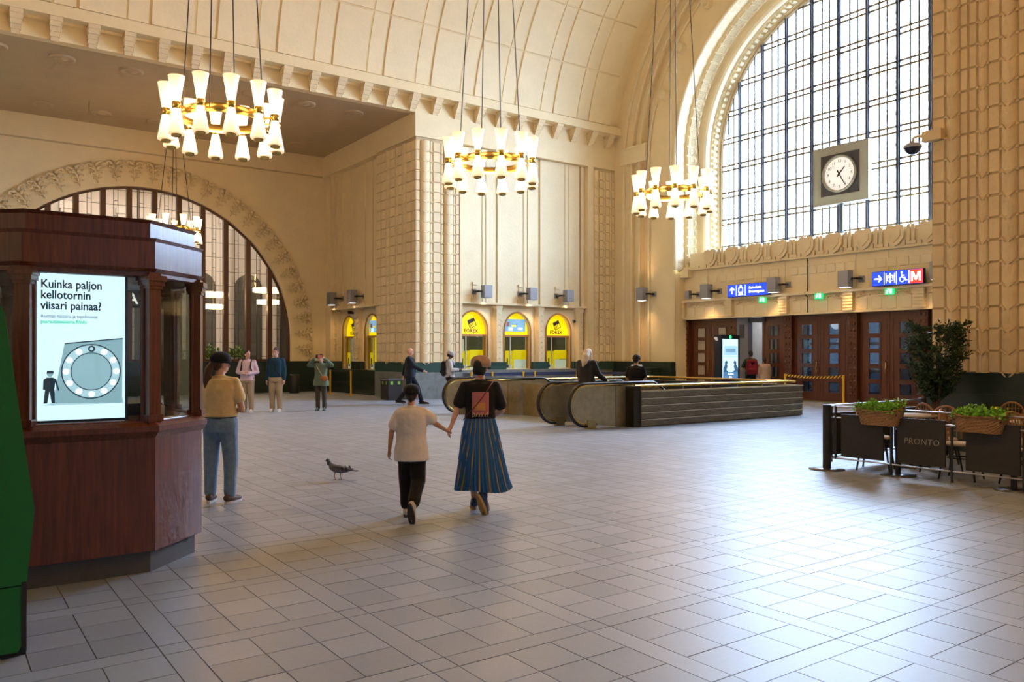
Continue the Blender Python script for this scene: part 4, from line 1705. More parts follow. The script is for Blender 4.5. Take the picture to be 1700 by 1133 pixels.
# small dark security cameras on the walls
t = thing('security_camera', 'black security camera on a bracket beside the dim alcove window', 'camera', (XP + 0.46, 31.35, 3.3))
MB().box(-0.32, -0.08, -0.05, 0.05, -0.02, 0.10).build('body', 'black_paint', t)
MB().tube((-0.15, 0, 0), (-0.1, 0, -0.25), 0.035).tube((-0.1, 0, -0.25), (0.03, 0, -0.25), 0.03).build('bracket', 'white_paint', t)
for x, lab in ((15.92, 'tiny black camera at the left yellow arch'), (21.5, 'tiny dark camera right of the right yellow arch')):
    t = thing('security_camera', lab, 'camera', (x, YA - 0.02, 2.95))
    MB().sphere((0, -0.06, 0), 0.055, 6).build('dome', 'black_paint', t)
    MB().box(-0.05, 0.05, -0.05, 0.02, -0.02, 0.07).build('mount', 'speaker_grey', t)


# ------------------------------------------------------------------ hanging direction signs
def sign_box(label, yL, yR, z0, z1, x=23.9):
    t = thing('direction_sign', label, 'sign', (x, (yL + yR) / 2, (z0 + z1) / 2))
    t.matrix_world = F_end(x, (yL + yR) / 2, (z0 + z1) / 2)
    w, h = yL - yR, z1 - z0
    MB().box(-w / 2, w / 2, -h / 2, h / 2, -0.14, -0.006).build('casing', 'ink_navy', t)
    MB().box(-w / 2 + 0.015, w / 2 - 0.015, -h / 2 + 0.015, h / 2 - 0.015, -0.01, 0.0).build('face', 'sign_blue', t)
    a = MB()
    for u in (-w / 2 + 0.2, w / 2 - 0.2):
        a.box(u - 0.02, u + 0.02, -0.02, 0.02, -0.32, -0.14)
    a.build('bracket', 'dark_steel', t)
    return t, w, h


def flat(t, polys, name='pictogram', material='sign_white', z=0.002):
    m = MB()
    for p in polys:
        m.poly3([(a, b, z) for a, b in p], (0, 0, 1), 0.004)
    return m.build(name, material, t)


def circ(cx, cy, r, n=14):
    return [(cx + r * math.cos(2 * math.pi * i / n), cy + r * math.sin(2 * math.pi * i / n)) for i in range(n)]


def arrow(cx, cy, s, ang):
    base = [[(-1, -0.17), (0.75, -0.17), (0.75, 0.17), (-1, 0.17)], [(0.05, 0.75), (0.32, 0.98), (1.12, 0.17), (0.8, -0.1)], [(0.8, 0.1), (1.12, -0.17), (0.32, -0.98), (0.05, -0.75)]]
    c, q = math.cos(R(ang)), math.sin(R(ang))
    return [[(cx + s * (a * c - b * q), cy + s * (a * q + b * c)) for a, b in p] for p in base]


t, w, h = sign_box('blue illuminated sign with up arrow and tram symbol above the doors', 19.67, 17.87, 3.70, 4.15)
flat(t, arrow(-w / 2 + 0.21, 0, 0.12, 90), 'arrow')
flat(t, [[(-w / 2 + 0.39, -h / 2 + 0.03), (-w / 2 + 0.405, -h / 2 + 0.03), (-w / 2 + 0.405, h / 2 - 0.03), (-w / 2 + 0.39, h / 2 - 0.03)], [(-w / 2 + 0.79, -h / 2 + 0.03), (-w / 2 + 0.805, -h / 2 + 0.03), (-w / 2 + 0.805, h / 2 - 0.03), (-w / 2 + 0.79, h / 2 - 0.03)]], 'divider')
cx = -w / 2 + 0.6
flat(t, [[(cx - 0.09, -0.12), (cx + 0.09, -0.12), (cx + 0.11, -0.06), (cx + 0.10, 0.10), (cx + 0.06, 0.13), (cx - 0.06, 0.13), (cx - 0.10, 0.10), (cx - 0.11, -0.06)], [(cx - 0.05, 0.14), (cx + 0.05, 0.14), (cx + 0.03, 0.19), (cx - 0.03, 0.19)], [(cx - 0.12, -0.17), (cx + 0.12, -0.17), (cx + 0.08, -0.14), (cx - 0.08, -0.14)]], 'tram_symbol')
flat(t, [[(cx - 0.075, -0.05), (cx + 0.075, -0.05), (cx + 0.065, 0.08), (cx - 0.065, 0.08)]], 'tram_window', 'sign_blue', 0.005)
text('Kaivokatu', 0.135, 'sign_white', t, T((-w / 2 + 0.95, 0.075, 0.004)), bold=0.002)
text('Brunnsgatan', 0.135, 'sign_white', t, T((-w / 2 + 0.95, -0.065, 0.004)), bold=0.002)

t, w, h = sign_box('blue illuminated sign with right arrow, gate, wheelchair and red metro square', 14.04, 12.42, 3.72, 4.17)
q = w / 4.15
flat(t, arrow(-w / 2 + 0.20, 0, 0.115, 0), 'arrow')
flat(t, [[(-w / 2 + q * k + 0.01, -h / 2 + 0.03), (-w / 2 + q * k + 0.025, -h / 2 + 0.03), (-w / 2 + q * k + 0.025, h / 2 - 0.03), (-w / 2 + q * k + 0.01, h / 2 - 0.03)] for k in (1, 2, 3)], 'divider')
c = -w / 2 + q * 1.5 + 0.02
flat(t, [[(c - 0.15, -0.15), (c - 0.125, -0.15), (c - 0.125, 0.15), (c - 0.15, 0.15)], [(c + 0.125, -0.15), (c + 0.15, -0.15), (c + 0.15, 0.15), (c + 0.125, 0.15)], [(c - 0.1, -0.09), (c + 0.1, -0.09), (c + 0.1, 0.09), (c - 0.1, 0.09)], [(c - 0.04, 0.10), (c + 0.04, 0.10), (c, 0.16)], [(c + 0.04, -0.10), (c - 0.04, -0.10), (c, -0.16)]], 'lift_symbol')
flat(t, [circ(c - 0.05, 0.04, 0.022), circ(c + 0.05, 0.04, 0.022), [(c - 0.08, -0.075), (c - 0.02, -0.075), (c - 0.03, 0.01), (c - 0.07, 0.01)], [(c + 0.02, -0.075), (c + 0.08, -0.075), (c + 0.07, 0.01), (c + 0.03, 0.01)], [(c - 0.008, -0.09), (c + 0.008, -0.09), (c + 0.008, 0.09), (c - 0.008, 0.09)]], 'lift_figures', 'sign_blue', 0.005)
c = -w / 2 + q * 2.5 + 0.02
wc = MB()
wc.path([(c + 0.075 * math.cos(R(a)) - 0.02, -0.06 + 0.075 * math.sin(R(a)), 0.004) for a in range(110, 400, 20)], 0.014, 4)
wc.path([(c - 0.03, 0.10, 0.004), (c - 0.025, -0.01, 0.004), (c + 0.06, -0.01, 0.004), (c + 0.10, -0.10, 0.004), (c + 0.14, -0.09, 0.004)], 0.017, 4)
wc.path([(c - 0.025, 0.05, 0.004), (c + 0.06, 0.05, 0.004)], 0.013, 4)
wc.poly3([(a, b, 0.002) for a, b in circ(c - 0.035, 0.145, 0.03)], (0, 0, 1), 0.004)
wc.build('wheelchair_symbol', 'sign_white', t)
MB().box(-w / 2 + q * 3 + 0.03, w / 2 - 0.015, -h / 2 + 0.02, h / 2 - 0.02, 0.0, 0.003).build('metro_square', 'sign_red', t)
mc = -w / 2 + q * 3.58
flat(t, [[(mc - 0.15, -0.14), (mc - 0.09, -0.14), (mc - 0.09, 0.14), (mc - 0.15, 0.14)], [(mc + 0.09, -0.14), (mc + 0.15, -0.14), (mc + 0.15, 0.14), (mc + 0.09, 0.14)], [(mc - 0.13, 0.14), (mc - 0.03, -0.10), (mc + 0.03, -0.10), (mc - 0.06, 0.14)], [(mc - 0.03, -0.10), (mc + 0.03, -0.10), (mc + 0.13, 0.14), (mc + 0.06, 0.14)]], 'metro_letter', 'sign_white', 0.004)

for y, lab in ((18.25, 'small green exit sign under the blue tram sign'), (16.0, 'small green exit sign between the two blue signs'), (13.55, 'small green exit sign under the metro sign')):
    t = thing('exit_sign', lab, 'exit sign', (24.05, y, 3.55), 0, 'small green exit signs over the doors')
    t.matrix_world = F_end(24.02, y, 3.55)
    MB().box(-0.13, 0.13, -0.1, 0.1, -0.10, 0).build('casing', 'sign_green', t)
    flat(t, [[(-0.09, -0.06), (-0.05, -0.06), (-0.01, 0.0), (-0.03, 0.05), (-0.07, 0.03)], circ(-0.02, 0.07, 0.018), [(0.03, -0.07), (0.1, -0.07), (0.1, 0.07), (0.03, 0.07)]], 'running_figure')

# cable hanging down the wall beside the sill
t = MB().path([(24.0, 16.35, 5.58), (23.97, 16.3, 5.2), (24.05, 16.45, 4.9), (24.18, 16.5, 4.7), (24.16, 16.5, 3.75), (24.0, 16.5, 3.68), (24.17, 16.5, 3.55), (24.17, 16.5, 3.0)], 0.013, 6).build('wall_cable', 'cable')
tag(t, 'thin dark cable running down the wall from the window sill to the doors', 'cable')


# ------------------------------------------------------------------ clock in the window
def build_clock():
    t = thing('wall_clock', 'square grey clock box with round white dial hung in the arched window', 'clock')
    t.matrix_world = F_end(25.2, 15.95, 7.76)
    MB().box(-1.03, 1.03, -1.0, 1.0, -0.2, 0).build('frame', 'clock_grey', t)
    b = MB()
    for a in (-0.98, 0.98):
        b.box(-1.0, 1.0, a - 0.02, a + 0.02, 0, 0.012)
    b.build('frame_edge', 'clock_grey', t)
    MB().box(-0.72, 0.72, -0.70, 0.70, 0, 0.012).build('backing', 'clock_dark', t)
    MB().lathe([(0.63, 0.01), (0.63, 0.10), (0.60, 0.12), (0.57, 0.10), (0.555, 0.03)], 48).build('bezel', 'clock_bezel', t)
    d = MB().lathe([(0.57, 0.03), (0.001, 0.032)], 48).build('dial', 'clock_white', t)
    for k in range(1, 13):
        a = R(90 - 30 * k)
        text(str(k), 0.145, 'ink_black', d, T((0.43 * math.cos(a), 0.43 * math.sin(a), 0.035)), align='CENTER', name='numeral')

    def hand(ang, ln, wd, tail, z):
        m = MB().poly3([(-wd, -tail, z), (wd, -tail, z), (wd * 0.5, ln, z), (-wd * 0.5, ln, z)], (0, 0, 1), 0.006)
        return m.xf(Matrix.Rotation(R(-ang), 4, 'Z'))
    hand(43, 0.30, 0.03, 0.12, 0.045).build('hour_hand', 'ink_black', t)
    hand(151, 0.45, 0.024, 0.14, 0.055).build('minute_hand', 'ink_black', t)
    MB().lathe([(0.035, 0.04), (0.035, 0.07), (0.001, 0.07)], 12).build('hub', 'ink_black', t)
    MB().box(-0.06, 0.06, -2.26, -1.0, -0.16, -0.06).build('support_post', 'mullion', t)


mat('clock_white', (0.85, 0.85, 0.83), 0.4, emit=(1.0, 0.98, 0.94), estr=0.3)
mat('clock_bezel', (0.35, 0.32, 0.27), 0.3, metal=0.7)
build_clock()

# dome camera on the right pier
t = thing('dome_camera', 'white dome camera on an arm beside the right pier', 'camera', (13.93, 7.1, 5.35))
MB().box(-0.08, 0.05, -0.20, 0.13, -0.09, 0.09).build('wall_box', 'carved_stone', t)
MB().path([(0, 0.12, 0.02), (0, 0.24, 0.05), (0, 0.31, 0.03), (0, 0.325, -0.06)], 0.028, 8).build('arm', 'carved_stone', t)
MB().lathe([(0.001, 0.0), (0.10, -0.01), (0.15, -0.05), (0.155, -0.085), (0.14, -0.09)], 24, (0, 0.325, -0.05)).build('hood', 'pale_grey', t)
MB().lathe([(0.14, -0.09), (0.12, -0.14), (0.07, -0.19), (0.001, -0.205)], 24, (0, 0.325, -0.05)).build('dome', 'dark_glass', t)


# ------------------------------------------------------------------ escalators and their parapet
def build_escalator(y0, y1, label):
    t = thing('escalator', label, 'escalator', (11.0, (y0 + y1) / 2, 0), 0, 'escalators going down')
    ox, oy = 11.0, (y0 + y1) / 2
    zc, rad = 0.52, 0.43
    tan30 = math.tan(R(30))
    for yy in (y0, y1):
        yl = yy - oy
        arc = [(11.45 + rad * math.cos(R(a)), zc + rad * math.sin(R(a))) for a in range(90, 271, 12)]
        top = [(18.2, 0.95 - (18.2 - 13.5) * tan30), (13.5, 0.95)]
        pts = top + [(x, z) for x, z in arc] + [(11.65, 0.09), (12.6, 0.0), (13.4, 0.0), (18.2, -(18.2 - 13.4) * tan30 - 0.1)]
        b = MB().poly3([(x - ox, yl - 0.035, z) for x, z in pts], (0, 1, 0), 0.07)
        bal = b.build('balustrade', 'bronze_panel', t)
        pth = [(16.9, 0.97 - 3.4 * tan30), (14.0, 0.985 - 0.5 * tan30), (13.5, 0.975), (13.2, 0.98)] + [(11.45 + (rad + 0.025) * math.cos(R(a)), zc + (rad + 0.025) * math.sin(R(a))) for a in range(90, 285, 10)] + [(11.75, 0.10)]
        h = MB()
        n = 8
        rows = []
        for i, (x, z) in enumerate(pth):
            a, c = pth[max(i - 1, 0)], pth[min(i + 1, len(pth) - 1)]
            d = Vector((c[0] - a[0], 0, c[1] - a[1])).normalized()
            nr = Vector((d.z, 0, -d.x))
            ring = []
            for k in range(n):
                q = 2 * math.pi * k / n
                ring.append(Vector((x - ox, yl, z)) + nr * (0.032 * math.cos(q)) + Vector((0, 1, 0)) * (0.055 * math.sin(q)))
            rows.append(ring)
        vs = [p for r_ in rows for p in r_]
        fs = [(i * n + k, i * n + (k + 1) % n, (i + 1) * n + (k + 1) % n, (i + 1) * n + k) for i in range(len(rows) - 1) for k in range(n)]
        h.add(vs, fs, True)
        h.build('handrail', 'black_rubber', bal)
        g = MB().path([(x - ox, yl, z) for x, z in [(13.2, 0.94)] + [(11.45 + (rad - 0.015) * math.cos(R(a)), zc + (rad - 0.015) * math.sin(R(a))) for a in range(90, 271, 10)]], 0.042, 6)
        g.build('handrail_guide', 'brass', bal)
        MB().box(11.48 - ox, 11.72 - ox, yl - 0.055, yl + 0.055, 0.0, 0.2).build('foot', 'brass_dull', bal)
        for xx in (12.3,):
            MB().box(xx - ox - 0.004, xx - ox + 0.004, yl - 0.038, yl + 0.038, 0.03, 0.9).build('panel_joint', 'dark_steel', bal)
    MB().box(11.5 - ox, 12.75 - ox, y0 - oy + .05, y1 - oy - .05, 0, 0.006).build('comb_plate', 'steel', t)
    st = MB().box(0, 0.405, -0.48, 0.48, -0.25, 0.0)
    for k in range(10):
        u = -0.45 + 0.1 * k
        st.box(0.0, 0.40, u - 0.02, u + 0.02, 0.0, 0.008)
    sm = st.mesh('step', 'dark_steel')
    z = 0.0
    for k in range(14):
        x = 12.75 + 0.405 * k
        if k > 1: z -= 0.405 * tan30
        link('step', sm, t, T((x - ox, 0, z - 0.01)))
    m = MB()
    m.poly3([(12.76 - ox, -0.52, -0.35), (18.3 - ox, -0.52, -0.35 - 5.5 * tan30), (18.3 - ox, -0.52, -1.2 - 5.5 * tan30), (12.76 - ox, -0.52, -0.9)], (0, 1, 0), 1.04)
    m.build('truss', 'dark_steel', t)
    return t


build_escalator(13.25, 14.32, 'bronze-sided escalator nearest the camera, with the blonde woman on it')
build_escalator(17.35, 18.42, 'bronze-sided escalator on the far side of the well, behind the woman in the blue skirt')

# walls of the well
m = MB()
m.box(HX0 - 0.3, HX0, HY0, HY1, -4.5, -0.25)
m.box(HX1, HX1 + 0.3, HY0 - .3, HY1 + .3, -4.5, -0.25)
m.box(HX0 - .3, HX1 + .3, HY0 - 0.3, HY0, -4.5, -0.25)
m.box(HX0 - .3, HX1 + .3, HY1, HY1 + 0.3, -4.5, -0.25)
m.box(HX0 - .3, HX1 + 3, HY0 - .3, HY1 + .3, -4.7, -4.5)
struct(m.build('wall_well', 'dado_stone'))


def build_parapet():
    t = thing('escalator_parapet', 'low bronze-plank parapet with brass handrail round the escalator well', 'parapet', (12.8, 12.95, 0))
    o = Vector((12.8, 12.95, 0))
    ph = 0.158
    pl = MB().box(0, 5.9, -0.03 , 0.03, 0.012, ph - 0.006)
    pm = pl.mesh('plank', 'bronze_plank')
    pl2 = MB().box(-0.03, 0.03, 0.0, 5.5, 0.004, ph - 0.004).mesh('plank', 'bronze_plank')
    ed = MB().box(0, 5.9, -0.056, -0.028, ph - 0.018, ph - 0.002).mesh('plank_edge', 'brass_pale')
    for k in range(5):
        fp = link('plank', pm, t, T((0.0, 0, 0.008 + ph * k)))
        link('plank_edge', ed, fp)
        link('plank', pl2, t, T((5.87, 0.03, 0.008 + ph * k)))
        link('plank', pm, t, T((0.0, 5.53, 0.008 + ph * k)))
    c = MB().box(0, 5.9, 0.03, 0.07, 0, 0.79).box(5.79, 5.84, 0.03, 5.5, 0, 0.79).box(0, 5.9, 5.45, 5.5, 0, 0.79)
    c.build('core', 'dark_steel', t)
    cp = MB().box(0, 5.92, -0.05, 0.09, 0.795, 0.806).box(5.76, 5.92, 0, 5.55, 0.795, 0.806).box(0, 5.92, 5.44, 5.58, 0.795, 0.806)
    cp.build('coping', 'brass_dull', t)
    for a, b in (((-0.05, 0.13, 0.9), (5.80, 0.13, 0.9)), ((5.74, 0.13, 0.9), (5.74, 5.42, 0.9)), ((5.80, 5.42, 0.9), (0.1, 5.42, 0.9))):
        MB().tube(a, b, 0.032, n=12).build('handrail', 'brass', t)
        d = Vector(b) - Vector(a)
        k = int(d.length / 0.95)
        q = MB()
        for i in range(k):
            p = Vector(a) + d * ((i + 0.6) / k)
            q.tube((p.x, p.y, 0.80), (p.x, p.y, 0.88), 0.012, n=6)
        q.build('rail_post', 'brass_dull', t)
    MB().box(-0.2, -0.0, 0.0, 0.3, 0.0, 0.9).build('end_box', 'bronze_dark', t)
    MB().box(-0.06, -0.01, 1.47, 4.3, 0.0, 0.85).build('cross_panel', 'bronze_panel', t)


mat('brass_pale', (0.72, 0.64, 0.46), 0.4, metal=0.3)
mat('bronze_dark', (0.045, 0.038, 0.026), 0.35, metal=0.6)
build_parapet()


# ------------------------------------------------------------------ wooden kiosk with its screen
def build_kiosk():
    KX, KY = 0.935, 7.295
    t = thing('kiosk', 'octagonal mahogany information kiosk with glazed upper half', 'kiosk', (KX, KY, 0))
    base = [(-.425, -.875), (.425, -.875), (.875, -.425), (.875, .425), (.425, .875), (-.425, .875), (-.875, .425), (-.875, -.425)]

    def off(d):
        s = (0.875 + d) / 0.875
        return [(x * s, y * s) for x, y in base]
    MB().prism(off(-0.05), 0, 0.175).build('plinth', 'plinth_stone', t)
    MB().prism(off(0.0), 0.165, 1.03).build('panel_body', 'mahogany', t)
    m = MB()
    m.frustum(off(0.0), 1.0, off(0.035), 1.05)
    m.prism(off(0.04), 1.05, 1.09)
    m.frustum(off(0.035), 1.09, off(0.0), 1.12)
    m.build('ledge', 'mahogany', t)
    for i, (x, y) in enumerate(base):
        a = math.atan2(y, x)
        px, py = x * 0.955, y * 0.955
        M = T((px, py, 0)) @ Matrix.Rotation(a, 4, 'Z')
        p = MB().obox(M, 0.085, 0.10, 1.12, (0, 0, 1.66))
        p.obox(M, 0.11, 0.125, 0.05, (0, 0, 1.145))
        po = p.build('post', 'mahogany', t)
        c = MB()
        for k, (s, z0, z1) in enumerate(((0.105, 2.10, 2.125), (0.125, 2.125, 2.16), (0.145, 2.16, 2.20))):
            c.obox(M, s, s + 0.012, z1 - z0, (0, 0, (z0 + z1) / 2))
        c.build('capital', 'mahogany', po)
    for i in range(8):
        a, b = Vector((base[i][0], base[i][1], 0)) * 0.95, Vector((base[(i + 1) % 8][0], base[(i + 1) % 8][1], 0)) * 0.95
        d = (b - a).normalized()
        nrm = Vector((d.y, -d.x, 0))
        q = [a + d * 0.05 + UZ * 1.12, b - d * 0.05 + UZ * 1.12, b - d * 0.05 + UZ * 2.2, a + d * 0.05 + UZ * 2.2]
        MB().poly3(q, nrm, 0.008).build('pane', 'clear_glass', t)
        f = MB()
        for p0, p1 in ((q[0], q[1]), (q[3], q[2])):
            f.tube(p0, p1, 0.018, n=4)
        f.tube(a + d * 0.055 + UZ * 1.12, a + d * 0.055 + UZ * 2.2, 0.018, n=4)
        f.tube(b - d * 0.055 + UZ * 1.12, b - d * 0.055 + UZ * 2.2, 0.018, n=4)
        f.build('pane_frame', 'mahogany', t)
    m = MB()
    m.prism(off(-0.01), 2.195, 2.225)
    m.frustum(off(0.0), 2.225, off(0.02), 2.25)
    m.prism(off(0.0), 2.25, 2.45)
    m.frustum(off(0.0), 2.45, off(0.015), 2.475)
    m.build('entablature', 'mahogany', t)
    m = MB()
    m.prism(off(-0.05), 2.475, 2.59)
    m.frustum(off(-0.05), 2.59, off(-0.03), 2.615)
    m.build('crown', 'mahogany', t)
    MB().prism(off(-0.12), 1.0, 1.125).build('counter', 'mahogany', t)
    sh = MB().box(0.1, 0.62, -0.2, 0.5, 1.12, 1.22)
    sh.box(0.45, 0.6, -0.45, -0.3, 1.12, 1.20)
    sh.build('counter_box', 'dark_steel', t)
    MB().box(0.50, 0.56, -0.56, -0.50, 1.12, 1.22).build('card', 'paper', t)

    # advertising screen behind the front glass
    s = thing('advertising_screen', 'tall lit screen with clock face poster inside the kiosk', 'screen', (0.88, 6.48, 1.12))
    W0, W1, Z0, Z1 = 0.595 - 0.88, 1.165 - 0.88, 0.0, 1.115
    MB().box(W0 - 0.02, W1 + 0.02, 0.01, 0.06, Z0 - 0.0, Z1 + 0.0).build('housing', 'black_paint', s)
    MB().box(W0, W1, 0.0, 0.01, Z0 + 0.035, Z1 - 0.01).build('display', 'screen', s)
    M = F_side(0, -0.002, 0)

    def P(x, z):
        return M @ T((x - 0.88, z - 1.12, 0))
    for i, (ln, z) in enumerate((('Kuinka paljon', 2.108), ('kellotornin', 2.033), ('viisari painaa?', 1.958))):
        o = text(ln, 0.082, 'ink_navy', s, P(0.628, z), depth=0.002, bold=0.0016)
        o.scale = (0.86, 1, 1)
    o = text('Aseman historia ja tapahtumat', 0.0345, 'ink_navy', s, P(0.628, 1.884), depth=0.002)
    o.scale = (0.84, 1, 1)
    o = text('paarautatieasema.fi/info', 0.0345, 'screen_green', s, P(0.628, 1.846), depth=0.002, bold=0.0008)
    o.scale = (0.88, 1, 1)

    def fl(pts, name, material, y):
        return MB().poly3([(a - 0.88, y, b - 1.12) for a, b in pts], (0, -1, 0), 0.001).build(name, material, s)
    fl([(0.64, 1.26), (1.155, 1.26), (1.15, 1.30), (0.78, 1.305)], 'ground_shade', 'screen_grey_light', -0.001)
    fl([(0.70, 1.275), (1.145, 1.265), (1.150, 1.735), (0.775, 1.695)], 'poster_plate', 'screen_grey', -0.002)
    fl([(0.777, 1.697), (1.150, 1.737), (1.150, 1.729), (0.777, 1.689)], 'plate_edge', 'screen_dark', -0.003)

    def ring(r0, r1, material, y, name):
        n = 40
        cx, cz = 0.945, 1.495
        vs, fs = [], []
        for i in range(n):
            a = 2 * math.pi * i / n
            for r_ in (r0, r1):
                vs.append((cx + r_ * math.cos(a) * 0.98 - 0.88, y, cz + r_ * math.sin(a) - 1.12))
        for i in range(n):
            j = (i + 1) % n
            fs.append((2 * i, 2 * i + 1, 2 * j + 1, 2 * j))
        MB().add(vs, fs).build(name, material, s)
    ring(0.188, 0.196, 'screen_dark', -0.004, 'dial_ring')
    ring(0.135, 0.188, 'screen_grey_light', -0.0035, 'dial_band')
    ring(0.130, 0.136, 'screen_dark', -0.004, 'dial_ring')
    ring(0.0, 0.130, 'screen_grey_mid', -0.0035, 'dial_inner')
    for k in range(12):
        a = R(90 - 30 * k)
        c = (0.945 + 0.162 * math.cos(a), 1.495 + 0.162 * math.sin(a))
        fl(circ(c[0], c[1], 0.021 if k else 0.023, 16), 'dial_lamp', 'sign_white' if k else 'screen_dark', -0.005)
        if k == 0:
            fl(circ(c[0], c[1], 0.012, 12), 'dial_lamp', 'screen_grey_light', -0.0055)
    fl([(0.645, 1.275), (0.668, 1.275), (0.682, 1.36), (0.695, 1.275), (0.715, 1.275), (0.712, 1.38), (0.716, 1.42), (0.735, 1.36), (0.742, 1.365), (0.722, 1.445), (0.70, 1.455), (0.665, 1.455), (0.645, 1.44), (0.642, 1.37), (0.655, 1.37)], 'poster_man', 'screen_dark', -0.006)
    fl(circ(0.685, 1.478, 0.019, 12), 'poster_man', 'screen_grey', -0.006)
    fl([(0.663, 1.483), (0.709, 1.483), (0.705, 1.503), (0.668, 1.503)], 'poster_man', 'screen_dark', -0.0065)


mat('plinth_stone', (0.10, 0.10, 0.11), 0.5, var=0.15)
mat('screen_grey_mid', (0.2, 0.3, 0.33), 0.2, emit=(0.30, 0.48, 0.55), estr=0.75)
build_kiosk()

# white letters of a shop sign seen through the kiosk glass, beyond the leaded window
t = thing('shop_sign', 'white letters of a shop sign seen through the kiosk glass', 'sign', (6.45, 35.0, 3.8))
MB().box(-0.55, 1.4, 0.0, 0.05, -0.35, 0.35).build('board', 'hall_dark', t)
text('TA', 0.6, 'sign_white', t, F_side(-0.45, -0.012, 0.0), bold=0.01)
MB().box(0.3, 0.36, 0.05, 0.1, 0.3, ZA - 3.8).build('hanger', 'dark_steel', t)


# ------------------------------------------------------------------ green machine at the left edge
t = thing('green_machine', 'angular green machine cut off by the left edge of the picture', 'machine', (0.0, 5.05, 0))
up = [(-0.75, 0.385), (0.425, 0.385), (0.462, 0.78), (0.325, 1.83), (0.31, 1.87), (0.28, 1.885), (-0.55, 1.885), (-0.75, 0.9)]
MB().poly3([(a, 0, b) for a, b in up], (0, 1, 0), 0.04).build('front_panel', 'machine_green', t)
lo = [(-0.75, 0.03), (0.385, 0.03), (0.41, 0.07), (0.425, 0.378), (-0.75, 0.378)]
MB().poly3([(a, 0, b) for a, b in lo], (0, 1, 0), 0.04).build('lower_panel', 'machine_green', t)
bd = [(-0.74, 0.0), (0.425, 0.0), (0.43, 0.38), (0.45, 0.78), (0.30, 1.86), (-0.54, 1.86), (-0.74, 0.9)]
MB().poly3([(a, 0.04, b) for a, b in bd], (0, 1, 0), 0.5).build('body', 'black_paint', t)
MB().box(0.40, 0.424, -0.004, 0.05, 0.03, 0.40).build('corner_edge', 'black_paint', t)
mat('tape_dark', (0.03, 0.03, 0.03), 0.5)
mat('tape_blue', (0.02, 0.03, 0.09), 0.5)
mat('lime', (0.25, 0.45, 0.05), 0.5)
mat('totem_dark', (0.012, 0.016, 0.028), 0.25)
mat('screen_mid', (0.2, 0.35, 0.45), 0.2, emit=(0.25, 0.45, 0.60), estr=0.9)
mat('screen_mid2', (0.05, 0.12, 0.2), 0.2, emit=(0.06, 0.16, 0.30), estr=0.9)
mat('screen_deep', (0.03, 0.06, 0.1), 0.2, emit=(0.03, 0.08, 0.16), estr=0.9)
mat('print_pink_dull', (0.35, 0.2, 0.22), 0.7)
glass_mat('amber_glass', (0.75, 0.55, 0.25), 1.0)
# ------------------------------------------------------------------ café corner on the right
def leafy(mb, c, n, spread, size, asp=0.45, up=0.3, droop=0.0, rng=random):
    for _ in range(n):
        p = Vector((c[0] + rng.gauss(0, spread[0]), c[1] + rng.gauss(0, spread[1]), c[2] + rng.gauss(0, spread[2])))
        leaf(mb, p, size * rng.uniform(0.6, 1.25), asp, up, rng)


def leaf(mb, p, s, asp, up, rng=random, d=None):
    d = d or Vector((rng.uniform(-1, 1), rng.uniform(-1, 1), rng.uniform(-0.6, 1) + up)).normalized()
    side = d.cross(Vector((rng.uniform(-1, 1), rng.uniform(-1, 1), rng.uniform(-1, 1)))).normalized()
    nn = d.cross(side) * s * 0.12
    w = s * asp * 0.5
    vs = [p, p + d * s * 0.45 + side * w + nn, p + d * s, p + d * s * 0.45 - side * w + nn, p + d * s * 0.5 - nn]
    mb.add(vs, [(0, 1, 4), (1, 2, 4), (2, 3, 4), (3, 0, 4)])


BX = 10.25


